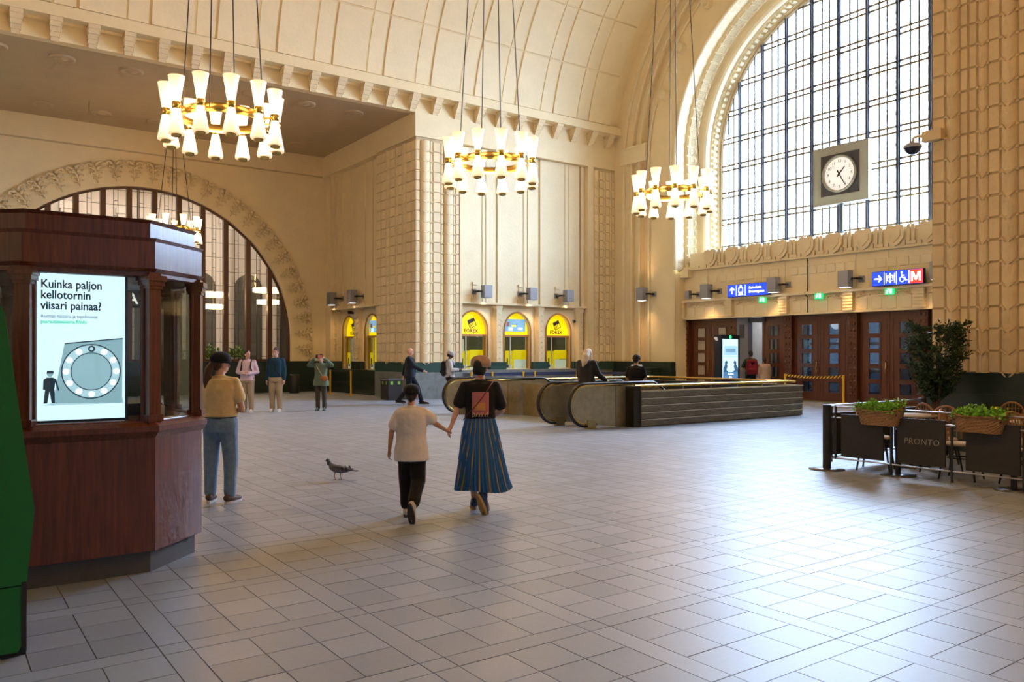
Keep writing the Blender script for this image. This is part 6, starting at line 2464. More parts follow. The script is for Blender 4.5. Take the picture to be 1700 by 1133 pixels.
class Person:
    def __init__(s, label, loc, face, height, voxel=0.016, skin='skin', female=False, **J):
        s.t = thing('person', label, 'person', loc, math.atan2(-face[0], face[1]))
        k = height / 1.75
        s.t.scale = (k, k, k)
        s.vx = voxel / k
        s.fem = female
        s.J = dict(neck=V(0, -0.01, 1.46), head=V(0, 0.015, 1.615),
                   shL=V(-0.175, -0.01, 1.405), shR=V(0.175, -0.01, 1.405),
                   elL=V(-0.225, -0.03, 1.12), elR=V(0.225, -0.03, 1.12),
                   wrL=V(-0.235, 0.03, 0.87), wrR=V(0.235, 0.03, 0.87),
                   hiL=V(-0.09, 0, 0.92), hiR=V(0.09, 0, 0.92),
                   knL=V(-0.10, 0.015, 0.50), knR=V(0.10, 0.015, 0.50),
                   anL=V(-0.10, -0.02, 0.085), anR=V(0.10, -0.02, 0.085),
                   toL=V(-0.115, 0.17, 0.025), toR=V(0.115, 0.17, 0.025))
        for a, b in J.items():
            s.J[a] = Vector(b)
        s.yaw = 0.0
        s.pitch = 0.0
        s.skin = skin

    def head_mat(s):
        return T(s.J['head']) @ Matrix.Rotation(R(s.yaw), 4, 'Z') @ Matrix.Rotation(R(s.pitch), 4, 'X')

    def torso(s, mb, g, z0=0.86, z1=1.44):
        f = s.fem
        base = [(0.80, 0.165 if not f else 0.175, 0.115), (0.90, 0.165 if not f else 0.175, 0.118), (1.0, 0.15 if not f else 0.15, 0.105), (1.10, 0.148 if not f else 0.135, 0.10), (1.22, 0.160 if not f else 0.145, 0.108), (1.32, 0.168 if not f else 0.152, 0.108), (1.39, 0.160 if not f else 0.148, 0.092), (1.44, 0.11, 0.07)]
        secs = []

        def at(z):
            for a, b in zip(base[:-1], base[1:]):
                if a[0] <= z <= b[0]:
                    q = (z - a[0]) / (b[0] - a[0])
                    return a[1] + (b[1] - a[1]) * q, a[2] + (b[2] - a[2]) * q
            return base[-1][1:] if z > 1.4 else base[0][1:]
        zs = sorted(set([z0, z1] + [b[0] for b in base if z0 < b[0] < z1]))
        for z in zs:
            rx, ry = at(z)
            gg = g(z) if callable(g) else g
            secs.append((0, 0, z, rx + gg, ry + gg))
        loft(mb, secs)

    def body(s, curl=0.5, handsR=None, handsL=None):
        J = s.J
        m = MB()
        s.torso(m, -0.012)
        limb(m, [J['neck'] - UZ * 0.05, J['neck'] + UZ * 0.03, J['head'] - UZ * 0.07], [0.06, 0.053, 0.052])
        H = s.head_mat()
        h = MB()
        h.sphere((0, -0.005, 0.02), 0.1, 14, (0.76, 0.96, 1.02))
        h.sphere((0, 0.025, -0.045), 0.07, 10, (0.80, 0.86, 0.95))
        h.sphere((0, 0.052, -0.085), 0.028, 8)
        h.path([(0, 0.088, 0.015), (0, 0.108, -0.025), (0, 0.100, -0.038)], [0.008, 0.013, 0.012], 6)
        h.sphere((0, 0.088, -0.063), 0.017, 6, (1.3, 0.6, 0.6))
        for q in (-1, 1):
            h.sphere((q * 0.077, -0.005, -0.012), 0.028, 6, (0.4, 0.75, 1.1))
        m.add([H @ Vector(p) for p in h.v], h.f)
        for S, q in (('L', -1), ('R', 1)):
            sh, el, wr = J['sh' + S], J['el' + S], J['wr' + S]
            limb(m, [sh, sh + (el - sh) * 0.5, el, el + (wr - el) * 0.3, wr], [0.052, 0.044, 0.037, 0.036, 0.024])
            d = (wr - el).normalized()
            spec = J.get('hand' + S)
            hd = (spec - wr) if spec is not None else d
            nr = Vector((-q, 0.2, 0))
            nr = (nr - hd.normalized() * nr.dot(hd.normalized()))
            sd = Vector((0, 1, 0)) if abs(hd.normalized().y) < 0.8 else Vector((0, 0, 1))
            sd = sd - hd.normalized() * sd.dot(hd.normalized())
            hand(m, wr, hd, nr, sd, curl)
            hi, kn, an, to = J['hi' + S], J['kn' + S], J['an' + S], J['to' + S]
            limb(m, [hi, hi + (kn - hi) * 0.5, kn, kn + (an - kn) * 0.3, an], [0.082, 0.07, 0.052, 0.052, 0.036])
            limb(m, [an, an + (to - an) * 0.5 - UZ * 0.0, to], [0.034, 0.032, 0.024])
        o = link('body', remesh(m, s.vx * 0.75, 3, s.skin, 'body'), s.t)
        e = MB()
        for q in (-1, 1):
            e.sphere(H @ V(q * 0.032, 0.084, 0.012), 0.011, 6)
        e.build('eyes', 'ink_black', s.t)
        b = MB()
        for q in (-1, 1):
            b.path([H @ V(q * 0.018, 0.093, 0.034), H @ V(q * 0.034, 0.091, 0.04), H @ V(q * 0.05, 0.080, 0.034)], 0.004, 5)
        b.build('eyebrows', 'hair_black', s.t)
        return o

    def top(s, material, z0=0.90, sleeve=0.55, loose=0.018, name='shirt', srad=0.062, hood=False, flare=0.0):
        J = s.J
        m = MB()
        s.torso(m, lambda z: loose + flare * max(0, (1.2 - z)), z0, 1.44)
        for S in 'LR':
            sh, el, wr = J['sh' + S], J['el' + S], J['wr' + S]
            limb(m, [V(sh.x * 0.35, sh.y, 1.415), V(sh.x * 0.7, sh.y, 1.408), sh], [0.062, 0.058, 0.056])
            if sleeve <= 1:
                e = sh + (el - sh) * sleeve
                limb(m, [sh, sh + (e - sh) * 0.5, e], [0.058, srad * 0.95, srad + 0.004])
            else:
                e = el + (wr - el) * (sleeve - 1)
                limb(m, [sh, sh + (el - sh) * 0.5, el, e], [srad, srad - 0.004, srad - 0.008, srad - 0.02])
        limb(m, [J['neck'] - UZ * 0.06, J['neck'] - UZ * 0.01], [0.075, 0.066])
        if hood:
            m.sphere(J['neck'] + V(0, -0.07, -0.03), 0.09, 10, (1.1, 0.75, 0.7))
            limb(m, [J['neck'] + V(-0.07, 0.0, -0.02), J['neck'] + V(0, 0.06, -0.06), J['neck'] + V(0.07, 0.0, -0.02)], [0.03, 0.03, 0.03])
        return link(name, remesh(m, s.vx, 4, material, name), s.t)

    def trousers(s, material, end=0.06, loose=0.016, knee=0.068, hem=0.062, z1=1.0, name='trousers'):
        J = s.J
        m = MB()
        s.torso(m, loose * 0.8, 0.82, z1)
        for S in 'LR':
            hi, kn, an = J['hi' + S], J['kn' + S], J['an' + S]
            L = (an - kn).length
            e = kn + (an - kn) * max(0.1, 1 - end / L)
            limb(m, [hi + UZ * 0.02, hi + (kn - hi) * 0.5, kn, kn + (e - kn) * 0.5, e], [0.098 + loose * 0.5, 0.082 + loose * 0.5, knee + loose * .3, (knee + hem) / 2, hem])
        return link(name, remesh(m, s.vx, 4, material, name), s.t)

    def shoes(s, material, sole, soft=0.0):
        J = s.J
        for S in 'LR':
            an, to = J['an' + S], J['to' + S]
            d = (to - an)
            fl = Vector((d.x, d.y, d.z))
            if abs(d.z) < 0.12:
                fl.z = 0
            f = fl.normalized()
            up = (UZ - f * f.dot(UZ)).normalized()
            sd = f.cross(up)
            heel = an - f * 0.055 - up * 0.035
            b = MB()
            limb(b, [heel + up * 0.02, an - up * 0.02, an + f * 0.07 - up * 0.035, an + f * 0.15 - up * 0.048, an + f * 0.195 - up * 0.052], [0.042, 0.048, 0.044, 0.040, 0.03], 10)
            limb(b, [an - f * 0.02, an + UZ * 0.01], [0.045, 0.043])
            sh = link('shoe', remesh(b, s.vx * 0.8, 3, material, 'shoe'), s.t)
            q = MB()
            n = 14
            ring = []
            for i in range(n):
                a = 2 * math.pi * i / n
                u, v = math.cos(a), math.sin(a)
                ring.append(an + f * (0.07 + 0.165 * u) + sd * (0.047 + 0.006 * u) * v)
            vs = [p - up * 0.058 for p in ring] + [p - up * 0.084 for p in ring]
            q.add(vs, [tuple(range(n)), tuple(reversed(range(n, 2 * n)))] + [(i, n + i, n + (i + 1) % n, (i + 1) % n) for i in range(n)])
            q.build('sole', sole, sh)

    def hair(s, material, parts=None, back=0.03):
        H = s.head_mat()
        m = MB()
        h = MB()
        h.sphere((0, -0.018, 0.035), 0.1, 12, (0.84, 0.98, 1.02))
        h.sphere((0, -0.05, 0.0), 0.085, 10, (0.92, 0.7, 1.05))
        m.add([H @ Vector(p) for p in h.v], h.f)
        for pts, rad in (parts or []):
            limb(m, [H @ Vector(p) for p in pts], rad, 8)
        # keep the face free
        o = link('hair', remesh(m, s.vx * 0.8, 2, material, 'hair'), s.t)
        return o

    def cap(s, material, brim=0.0, r=0.103):
        H = s.head_mat() @ Matrix.Rotation(R(brim), 4, 'Z')
        m = MB()
        prof = [(r * 0.80, 0.012), (r * 0.86, 0.02), (r * 0.90, 0.05), (r * 0.86, 0.09), (r * 0.66, 0.125), (r * 0.36, 0.143), (0.001, 0.149)]
        m.lathe(prof, 24)
        m.v = [(p[0], p[1] * 1.18 - 0.008, p[2] - 0.004) for p in m.v]
        c = MB()
        c.add([H @ Vector(p) for p in m.v], m.f, True)
        o = c.build('cap', material, s.t)
        b = MB()
        n = 12
        top = []
        for i in range(n + 1):
            a = math.pi * i / n
            top.append((r * 0.80 * math.cos(a), 0.06 + 0.115 * math.sin(a), 0.026 - 0.02 * math.sin(a)))
        pts = [H @ Vector(p) for p in top]
        vs = pts + [p - UZ * 0.006 for p in pts]
        q = n + 1
        b.add(vs, [tuple(range(q)), tuple(reversed(range(q, 2 * q)))] + [(i, q + i, q + i + 1, i + 1) for i in range(q - 1)])
        b.build('brim', material, o)
        return o

    def strap(s, pts, r, material, name='strap', parent=None):
        return MB().path(pts, r, 6).build(name, material, parent or s.t)

    def backpack(s, material, y=-0.19, z=1.2, w=0.15, h=0.22, d=0.09):
        m = MB()
        for a in (-1, 1):
            for b in (-1, 1):
                limb(m, [(a * (w - 0.05), y, z + b * (h - 0.06)), (a * (w - 0.05), y, z)], [d * 0.75, d])
        limb(m, [(-w + 0.05, y, z), (w - 0.05, y, z)], [d, d])
        limb(m, [(-w + 0.05, y, z + h - .06), (w - 0.05, y, z + h - .06)], [d * .75, d * .75])
        limb(m, [(-w + 0.05, y, z - h + .06), (w - 0.05, y, z - h + .06)], [d * .8, d * .8])
        limb(m, [(-w + 0.07, y - d * .7, z - 0.1), (w - 0.07, y - d * .7, z - 0.1)], [0.06, 0.06])
        b = thing('backpack', 'x', 'backpack') if False else None
        o = link('backpack', remesh(m, s.vx, 3, material, 'backpack'), s.t)
        for a in (-1, 1):
            MB().path([(a * 0.10, y + 0.05, z + 0.2), (a * 0.12, -0.02, 1.475), (a * 0.125, 0.10, 1.40), (a * 0.13, 0.145, 1.25), (a * 0.165, 0.08, 1.08), (a * 0.15, -0.10, 1.02)], 0.019, 6).build('strap', material, o)
        return o


AWAY = (FX, FY)
TOWARD = (-FX, -FY)
RIGHT = (FY, -FX)


def ground(px, D):
    """point on the floor at depth D under image column px (measured from the photograph)"""
    r = (px - 850) / 1348 * D
    return (FX * D + FY * r, FY * D - FX * r, 0)


# --- woman in black T-shirt and blue skirt, walking away, holding the boy's hand
p = Person('woman in black T-shirt, blue striped skirt and cap, holding the boy\'s hand', ground(797, 8.45), AWAY, 1.60, 0.011, 'skin_light', True,
           elL=V(-0.255, -0.03, 1.16), wrL=V(-0.315, -0.11, 0.975), handL=V(-0.352, -0.145, 0.90),
           elR=V(0.25, 0.02, 1.13), wrR=V(0.17, 0.22, 1.06),
           knL=V(-0.07, 0.06, 0.50), anL=V(-0.07, 0.06, 0.085), toL=V(-0.085, 0.25, 0.025),
           knR=V(0.08, -0.0, 0.48), anR=V(0.055, -0.30, 0.19), toR=V(0.10, -0.25, 0.05))
p.yaw = -8
p.body(0.75)
sh = p.top('cloth_black', z0=1.04, sleeve=0.75, loose=0.028, srad=0.070, flare=0.06)


def pleated(parent, prof, n=44, amp=0.05, shift=(0, 0), material='skirt_blue', name='skirt'):
    vs, fs = [], []
    m = n * 4
    for (z, rx, ry, cx, cy, am) in prof:
        for i in range(m):
            a = 2 * math.pi * i / m
            w = 1 + am * math.sin(a * n)
            vs.append((cx + rx * math.cos(a) * w, cy + ry * math.sin(a) * w, z + 0.012 * am / 0.05 * math.sin(a * 3 + 1)))
    k = len(prof)
    for j in range(k - 1):
        for i in range(m):
            l = (i + 1) % m
            fs.append((j * m + i, j * m + l, (j + 1) * m + l, (j + 1) * m + i))
    mb = MB()
    mb.add(vs, fs, True)
    o = mb.build(name, material, parent)
    return o


def skirt_material():
    m = mat('skirt_blue', (0.015, 0.075, 0.21), 0.7, spec=0.3)
    N, L = m.node_tree.nodes, m.node_tree.links
    tc = N.new('ShaderNodeTexCoord')
    sp = N.new('ShaderNodeSeparateXYZ')
    L.new(tc.outputs['Object'], sp.inputs[0])
    at = N.new('ShaderNodeMath'); at.operation = 'ARCTAN2'
    L.new(sp.outputs['Y'], at.inputs[0]); L.new(sp.outputs['X'], at.inputs[1])
    mu = N.new('ShaderNodeMath'); mu.operation = 'MULTIPLY'; mu.inputs[1].default_value = 20 / (2 * math.pi)
    L.new(at.outputs[0], mu.inputs[0])
    fr = N.new('ShaderNodeMath'); fr.operation = 'FRACT'
    L.new(mu.outputs[0], fr.inputs[0])
    lt = N.new('ShaderNodeMath'); lt.operation = 'LESS_THAN'; lt.inputs[1].default_value = 0.14
    L.new(fr.outputs[0], lt.inputs[0])
    mx = N.new('ShaderNodeMix'); mx.data_type = 'RGBA'
    mx.inputs[6].default_value = (0.018, 0.115, 0.34, 1)
    mx.inputs[7].default_value = (0.42, 0.24, 0.06, 1)
    L.new(lt.outputs[0], mx.inputs[0])
    L.new(mx.outputs[2], N['Principled BSDF'].inputs['Base Color'])


skirt_material()
pleated(p.t, [(1.075, 0.16, 0.125, 0, 0, 0.01), (1.02, 0.175, 0.14, 0, 0, 0.015), (0.90, 0.205, 0.165, 0, 0, 0.025), (0.70, 0.235, 0.205, 0.01, -0.02, 0.035), (0.50, 0.265, 0.255, 0.02, -0.04, 0.045), (0.33, 0.295, 0.30, 0.03, -0.05, 0.055), (0.255, 0.315, 0.325, 0.04, -0.055, 0.06)])
MB().lathe([(0.163, 1.06), (0.168, 1.07), (0.165, 1.085)], 24).build('waistband', 'skirt_blue', p.t).scale = (1, 0.8, 1)
p.shoes('shoe_blue', 'sole_tan')
p.hair('hair_black', [([(0.05, -0.06, -0.03), (0.045, -0.075, -0.07)], [0.03, 0.022]), ([(-0.05, -0.06, -0.03), (-0.045, -0.075, -0.06)], [0.03, 0.022])])
p.cap('cap_beige', brim=75, r=0.116)


def back_patch(pr, x0, x1, z0, z1, y, material, name, parent, bulge=0.03, n=8):
    vs, fs = [], []
    for i in range(n + 1):
        u = x0 + (x1 - x0) * i / n
        yy = y + bulge * (u / 0.15) ** 2
        vs += [(u, yy - 0.004, z0), (u, yy, z1)]
    for i in range(n):
        fs.append((2 * i, 2 * i + 2, 2 * i + 3, 2 * i + 1))
    m = MB()
    m.add(vs, fs)
    k = len(vs)
    m.add([(a, b + 0.012, c) for a, b, c in vs], [tuple(reversed(f)) for f in fs])
    return m.build(name, material, parent)


back_patch(p, -0.085, 0.105, 1.09, 1.345, -0.152, 'print_pink', 'print', sh)
back_patch(p, -0.045, 0.065, 1.14, 1.225, -0.156, 'print_orange', 'print', sh)
q = MB()
q.path([(-0.082, -0.160, 1.065), (-0.082, -0.160, 1.115), (-0.06, -0.163, 1.108), (-0.055, -0.164, 1.09), (-0.06, -0.163, 1.072), (-0.082, -0.160, 1.065)], 0.004, 5)
for i in range(9):
    u = -0.042 + 0.016 * i
    q.path([(u, -0.166 + abs(u) * 0.03, 1.068), (u + 0.006 * (-1) ** i, -0.167 + abs(u) * 0.03, 1.085), (u + 0.004, -0.166 + abs(u) * 0.03, 1.10 + 0.008 * (i % 3))], 0.0035, 5)
q.build('print_lettering', 'print_cream', sh)
p.strap([(0.15, -0.03, 1.46), (0.11, -0.12, 1.40), (0.03, -0.166, 1.28), (-0.07, -0.168, 1.16), (-0.14, -0.13, 1.09), (-0.19, -0.02, 1.02)], 0.006, 'leather_red', 'bag_strap')


# --- boy
p = Person('boy in white T-shirt, black trousers and black cap, walking away', ground(683, 8.0), AWAY, 1.315, 0.010, 'skin', False,
           elR=V(0.31, 0.02, 1.24), wrR=V(0.43, 0.15, 1.15), handR=V(0.50, 0.22, 1.11),
           elL=V(-0.255, -0.05, 1.13), wrL=V(-0.285, -0.01, 0.90),
           hiL=V(-0.08, 0, 0.92), knL=V(-0.085, 0.10, 0.52), anL=V(-0.08, 0.12, 0.085), toL=V(-0.09, 0.32, 0.025),
           knR=V(0.09, -0.02, 0.49), anR=V(0.06, -0.36, 0.21), toR=V(0.075, -0.31, 0.05),
           head=V(0, 0.02, 1.62), shL=V(-0.165, -0.01, 1.39), shR=V(0.17, -0.01, 1.40))
p.body(0.7)
p.top('cloth_white', z0=0.76, sleeve=0.62, loose=0.045, srad=0.078, flare=0.05)
p.trousers('cloth_black', end=0.085, loose=0.04, knee=0.088, hem=0.082)
p.shoes('shoe_white', 'shoe_sole')
k = MB()
for S in 'LR':
    an, kn = p.J['an' + S], p.J['kn' + S]
    d = (kn - an).normalized()
    k.tube(an - d * 0.02, an + d * 0.11, 0.045, 0.05, 12)
k.build('socks', 'shoe_white', p.t)
p.hair('hair_black', [([(0, -0.09, -0.03), (0, -0.09, -0.08)], [0.04, 0.02])])
p.cap('cap_black', brim=0, r=0.122)
MB().box(-0.028, 0.028, -0.135, -0.125, 1.655, 1.685).build('cap_strap', 'leather_brown', p.t)

# --- woman in yellow
p = Person('woman in yellow T-shirt, jeans and dark cap standing beside the kiosk', ground(366, 8.85), AWAY, 1.64, 0.011, 'skin_light', True,
           elR=V(0.25, 0.0, 1.08), wrR=V(0.10, 0.22, 1.07), elL=V(-0.25, 0.0, 1.08), wrL=V(-0.10, 0.22, 1.07),
           anL=V(-0.12, 0.0, 0.085), anR=V(0.125, -0.05, 0.085), knL=V(-0.115, 0.02, .5), knR=V(0.12, 0.0, .5), toL=V(-0.14, 0.19, 0.025), toR=V(0.17, 0.12, 0.025))
p.yaw = -45
p.pitch = -5
p.body(0.6)
p.top('cloth_yellow', z0=1.0, sleeve=0.55, loose=0.045, srad=0.074, flare=0.05)
p.trousers('cloth_jeans', end=0.04, loose=0.03, knee=0.078, hem=0.07, z1=1.03)
MB().lathe([(0.172, 0.985), (0.185, 0.99), (0.185, 1.02), (0.172, 1.025)], 24).build('belt', 'leather_brown', p.t).scale = (1, 0.75, 1)
p.shoes('shoe_brown', 'shoe_white')
p.hair('hair_brown', [([(0, -0.10, 0.0), (-0.02, -0.135, -0.08), (-0.025, -0.14, -0.20), (-0.01, -0.125, -0.33), (0, -0.12, -0.38)], [0.035, 0.045, 0.05, 0.035, 0.012])])
p.cap('cap_black', brim=0, r=0.118)
ph = MB().box(0.03, 0.11, 0.30, 0.315, 1.05, 1.20).build('phone', 'black_paint', p.t)

# --- man in pink hoodie
p = Person('young man in pink hoodie with black backpack straps, hands together', ground(411, 22.5), TOWARD, 1.74, 0.017, 'skin_light',
           elL=V(-0.27, 0.0, 1.13), wrL=V(-0.06, 0.20, 1.08), elR=V(0.27, 0.0, 1.13), wrR=V(0.06, 0.20, 1.08))
p.yaw = 55
p.body(0.7)
p.top('cloth_pink', z0=0.88, sleeve=1.9, loose=0.035, srad=0.07, hood=True, name='hoodie')
p.trousers('cloth_khaki', end=0.03, loose=0.03, knee=0.078, hem=0.075)
p.shoes('shoe_white', 'shoe_white')
p.hair('hair_black')
p.backpack('cloth_black')

# --- man in navy
p = Person('man in navy pullover and khaki trousers with crossbody strap', ground(458, 22.75), TOWARD, 1.80, 0.017, 'skin_light')
p.yaw = -15
p.body(0.5)
p.top('cloth_navy', z0=0.93, sleeve=1.92, loose=0.028, srad=0.07, name='pullover')
p.trousers('cloth_khaki', end=0.02, loose=0.028, knee=0.078, hem=0.075)
p.shoes('shoe_white', 'shoe_white')
p.hair('hair_brown', [([(0, 0.05, 0.1), (0, -0.02, 0.12)], [0.03, 0.04])])
p.strap([(0.10, -0.02, 1.47), (0.06, 0.13, 1.36), (-0.06, 0.155, 1.15), (-0.15, 0.12, 0.98), (-0.19, 0.0, 0.90)], 0.012, 'leather_brown', 'bag_strap')

# --- person in green coat taking a picture
p = Person('person in green coat photographing with raised phone, tan bag across', ground(533, 23.2), TOWARD, 1.62, 0.017, 'skin_light',  True,
           elL=V(-0.36, 0.08, 1.40), wrL=V(-0.14, 0.24, 1.62), elR=V(0.36, 0.08, 1.40), wrR=V(0.13, 0.24, 1.62), handL=V(-0.06, 0.27, 1.70), handR=V(0.05, 0.27, 1.70))
p.body(0.4)
p.top('cloth_green', z0=0.76, sleeve=1.85, loose=0.045, srad=0.075, name='coat', flare=0.06, hood=True)
p.trousers('cloth_trousers', end=0.02, loose=0.02, knee=0.072, hem=0.07)
p.shoes('shoe_teal', 'shoe_sole')
p.hair('hair_brown')
MB().box(-0.13, 0.09, 0.30, 0.315, 1.62, 1.73).build('phone', 'ink_black', p.t)
MB().box(-0.12, 0.02, 0.316, 0.32, 1.63, 1.72).build('phone_case', 'print_pink', p.t)
b = MB()
b.sphere((-0.14, 0.17, 1.0), 0.11, 10, (1.15, 0.55, 0.85))
bg = b.build('shoulder_bag', 'leather_tan', p.t)
p.strap([(0.12, -0.02, 1.47), (0.09, 0.15, 1.36), (-0.02, 0.18, 1.18), (-0.10, 0.19, 1.06)], 0.013, 'cloth_beige', 'strap', bg)

# --- bald man walking to the right
p = Person('bald man in dark jacket striding to the right', ground(680, 25.9), RIGHT, 1.83, 0.018, 'skin_light',
           knL=V(-0.09, 0.22, 0.55), anL=V(-0.09, 0.36, 0.10), toL=V(-0.09, 0.55, 0.06),
           knR=V(0.09, -0.02, 0.50), anR=V(0.09, -0.33, 0.14), toR=V(0.09, -0.16, 0.03),
           elR=V(0.22, 0.18, 1.16), wrR=V(0.20, 0.42, 1.04), elL=V(-0.22, -0.16, 1.14), wrL=V(-0.22, -0.22, 0.9))
p.body(0.6)
p.top('cloth_jacket', z0=0.82, sleeve=1.92, loose=0.04, srad=0.075, name='jacket', flare=0.05)
p.trousers('cloth_jacket', end=0.02, loose=0.02, knee=0.075, hem=0.07)
p.shoes('cloth_black', 'shoe_sole')
b = MB()
p.strap([(-0.05, 0.13, 1.40), (-0.05, 0.165, 1.15), (-0.06, 0.16, 0.9)], 0.02, 'cloth_navy', 'scarf')

# --- man in grey with cap and backpack
p = Person('man in light grey hoodie and cap with black backpack looking at his phone', ground(747, 25.6), RIGHT, 1.72, 0.018, 'skin_dark',
           elR=V(0.22, 0.06, 1.14), wrR=V(0.12, 0.28, 1.14), elL=V(-0.22, 0.06, 1.14), wrL=V(-0.10, 0.28, 1.14))
p.pitch = -22
p.body(0.7)
p.top('cloth_lightgrey', z0=0.9, sleeve=1.9, loose=0.04, srad=0.072, name='hoodie', hood=True)
p.trousers('cloth_black', end=0.02, loose=0.03)
p.shoes('cloth_black', 'shoe_sole')
p.hair('hair_black')
p.cap('cloth_lightgrey', brim=0, r=0.116)
p.backpack('cloth_black', y=-0.2, z=1.18, w=0.17, h=0.24)
MB().box(-0.03, 0.05, 0.38, 0.392, 1.14, 1.28).build('phone', 'ink_black', p.t)

# --- blonde woman stepping onto the escalator
p = Person('woman with long blonde hair and dark jacket holding the escalator rail', (11.95, 13.78, 0), RIGHT, 1.76, 0.014, 'skin_light', True,
           elR=V(0.24, 0.10, 1.16), wrR=V(0.30, 0.33, 1.02), elL=V(-0.22, 0.05, 1.12), wrL=V(-0.2, 0.22, 0.98))
p.pitch = -25
p.J['head'] = V(0, 0.06, 1.60)
p.t.rotation_euler = (0, 0, R(-72))
p.body(0.6)
p.top('cloth_darkgrey', z0=0.84, sleeve=1.92, loose=0.04, srad=0.075, name='jacket', flare=0.05)
p.trousers('cloth_jacket', end=0.02, loose=0.02)
p.shoes('shoe_brown', 'print_pink')
p.hair('hair_blonde', [([(0.0, -0.08, 0.0), (0.03, -0.12, -0.12), (0.04, -0.13, -0.24), (0.02, -0.12, -0.33)], [0.08, 0.085, 0.07, 0.03]), ([(0.075, 0.0, 0.02), (0.085, -0.01, -0.1), (0.08, -0.02, -0.2)], [0.03, 0.035, 0.02]), ([(-0.075, 0.0, 0.02), (-0.085, -0.01, -0.1), (-0.08, -0.02, -0.2)], [0.03, 0.035, 0.02])])

# --- man in black polo shirt on the escalator
p = Person('man in black polo shirt and dark cap looking down on the escalator', (13.42, 13.72, -0.02), RIGHT, 1.62, 0.014, 'skin', False,
           elR=V(0.24, 0.02, 1.12), wrR=V(0.14, 0.25, 1.08), elL=V(-0.24, 0.02, 1.12), wrL=V(-0.12, 0.25, 1.08))
p.t.rotation_euler = (0, 0, R(-60))
p.pitch = -18
p.body(0.6)
p.top('cloth_black', z0=0.88, sleeve=0.6, loose=0.035, srad=0.072, name='polo_shirt')
p.trousers('cloth_darkgrey', end=0.02, loose=0.02)
p.shoes('cloth_black', 'shoe_sole')
p.hair('hair_black', [([(0, 0.06, -0.09), (0.03, 0.05, -0.08)], [0.025, 0.022])])
p.cap('cap_black', brim=180, r=0.112)

# --- pair leaving through the open door
p = Person('person with dark red backpack leaving through the open door', ground(1246, 28.9), AWAY, 1.74, 0.02, 'skin', False,
           elL=V(-0.27, 0.05, 1.14), wrL=V(-0.25, 0.25, 1.08))
p.body(0.5)
p.top('cloth_darkgreen', z0=0.86, sleeve=0.8, loose=0.03, srad=0.068, name='shirt')
p.trousers('cloth_black', end=0.02, loose=0.02)
p.shoes('cloth_black', 'shoe_sole')
p.hair('hair_black')
p.backpack('cloth_red', y=-0.18, z=1.16, w=0.18, h=0.26)
p = Person('companion in beige top leaving beside the red backpack', ground(1269, 28.7), AWAY, 1.52, 0.02, 'skin', True)
p.body(0.5)
p.top('cloth_beige', z0=0.82, sleeve=1.5, loose=0.035, srad=0.068, name='jacket')
p.trousers('cloth_black', end=0.02, loose=0.02)
p.shoes('cloth_black', 'shoe_sole')
p.hair('hair_black', [([(0, -0.08, 0), (0, -0.10, -0.1)], [0.07, 0.05])])


# ------------------------------------------------------------------ pigeon
t = thing('pigeon', 'grey pigeon walking to the left on the floor', 'pigeon', (4.28, 9.78, 0), math.atan2(FX * 0 + (-FX) * 0, 1) + R(0))
t.rotation_euler = (0, 0, math.atan2(FX, FY) * -1 + R(180 - 6))
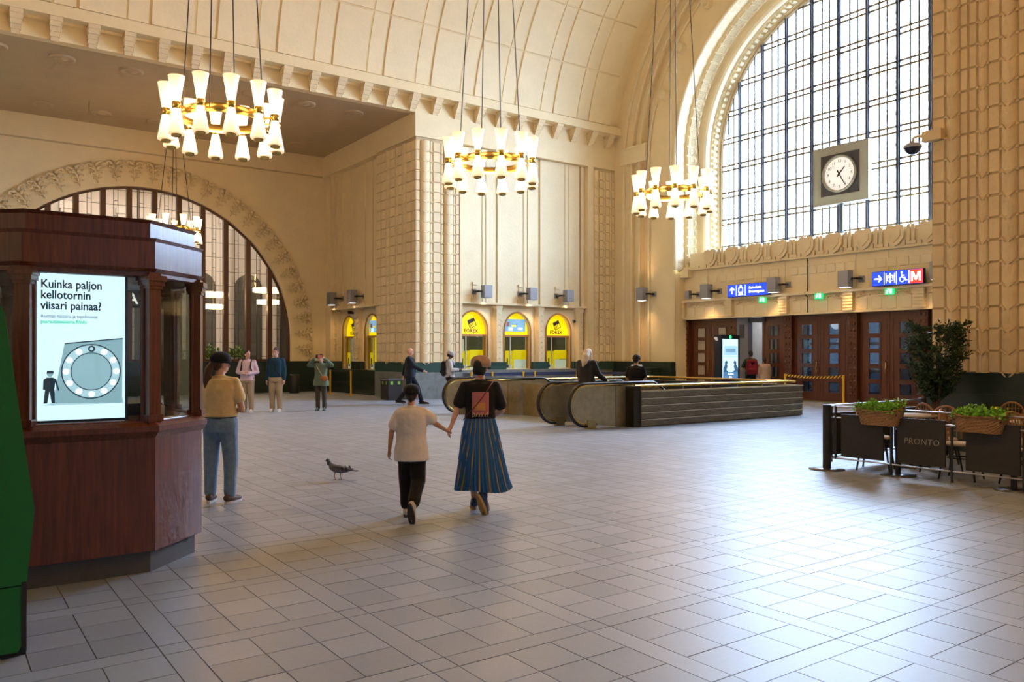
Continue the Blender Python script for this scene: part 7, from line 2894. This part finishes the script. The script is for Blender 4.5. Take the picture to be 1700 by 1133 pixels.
# built facing local +X (image left)
b = MB()
secs = [(-0.15, 0.125, 0.012, 0.010), (-0.10, 0.13, 0.035, 0.03), (-0.03, 0.135, 0.055, 0.052), (0.04, 0.145, 0.055, 0.056), (0.085, 0.165, 0.043, 0.048), (0.11, 0.195, 0.028, 0.03), (0.125, 0.225, 0.024, 0.025), (0.14, 0.245, 0.023, 0.024)]
pts = [(x, 0, z) for x, z, _, _ in secs]
limb(b, pts, [0.012, 0.034, 0.052, 0.054, 0.045, 0.029, 0.025, 0.025], 12)
bo = link('body', remesh(b, 0.007, 3, 'pigeon_grey', 'body'), t)
h = MB().sphere((0.145, 0, 0.248), 0.026, 8).sphere((0.128, 0, 0.215), 0.029, 8, (1, 1, 1.2))
h.build('head', 'pigeon_dark', t)
MB().tube((0.165, 0, 0.246), (0.192, 0, 0.238), 0.007, 0.002, 8).build('beak', 'ink_black', t)
for s in (-1, 1):
    w = MB()
    w.poly3([(0.07, s * 0.052, 0.165), (0.03, s * 0.062, 0.185), (-0.08, s * 0.052, 0.165), (-0.2, s * 0.025, 0.14), (-0.12, s * 0.045, 0.12), (0.0, s * 0.06, 0.12)], (0, s, 0), 0.008)
    wi = w.build('wing', 'pigeon_grey', t)
    q = MB()
    for x in (-0.05, -0.105):
        q.poly3([(x, s * 0.0705, 0.175), (x - 0.025, s * 0.069, 0.17), (x - 0.035, s * 0.066, 0.125), (x - 0.01, s * 0.070, 0.122)], (0, s, 0), 0.003)
    q.build('wing_bar', 'pigeon_dark', wi)
    l = MB()
    x0 = 0.01 + 0.03 * s
    l.tube((x0, s * 0.025, 0.1), (x0 + 0.01, s * 0.025, 0.05), 0.008, 0.004, 6).tube((x0 + 0.01, s * 0.025, 0.05), (x0 - 0.005, s * 0.025, 0.006), 0.004, n=6)
    for dx, dy in ((0.035, 0), (0.028, 0.015), (0.028, -0.015), (-0.02, 0)):
        l.tube((x0 - 0.005, s * 0.025, 0.006), (x0 - 0.005 + dx, s * 0.025 + dy, 0.004), 0.003, n=5)
    l.build('leg', 'pigeon_pink', t)
MB().poly3([(-0.12, -0.03, 0.125), (-0.25, -0.035, 0.115), (-0.25, 0.035, 0.115), (-0.12, 0.03, 0.125)], (0, 0, 1), 0.008).build('tail', 'pigeon_dark', t)
MB().sphere((0.155, 0.02, 0.254), 0.004, 5).sphere((0.155, -0.02, 0.254), 0.004, 5).build('eyes', 'print_orange', t)

# small glowing faces are seen directly; the lamps beside them carry their light
for _m in bpy.data.materials:
    if _m.name not in ('hall_fill_panel',):
        try:
            _m.cycles.emission_sampling = 'NONE'
        except Exception:
            pass
bpy.data.scenes.remove(TMP)
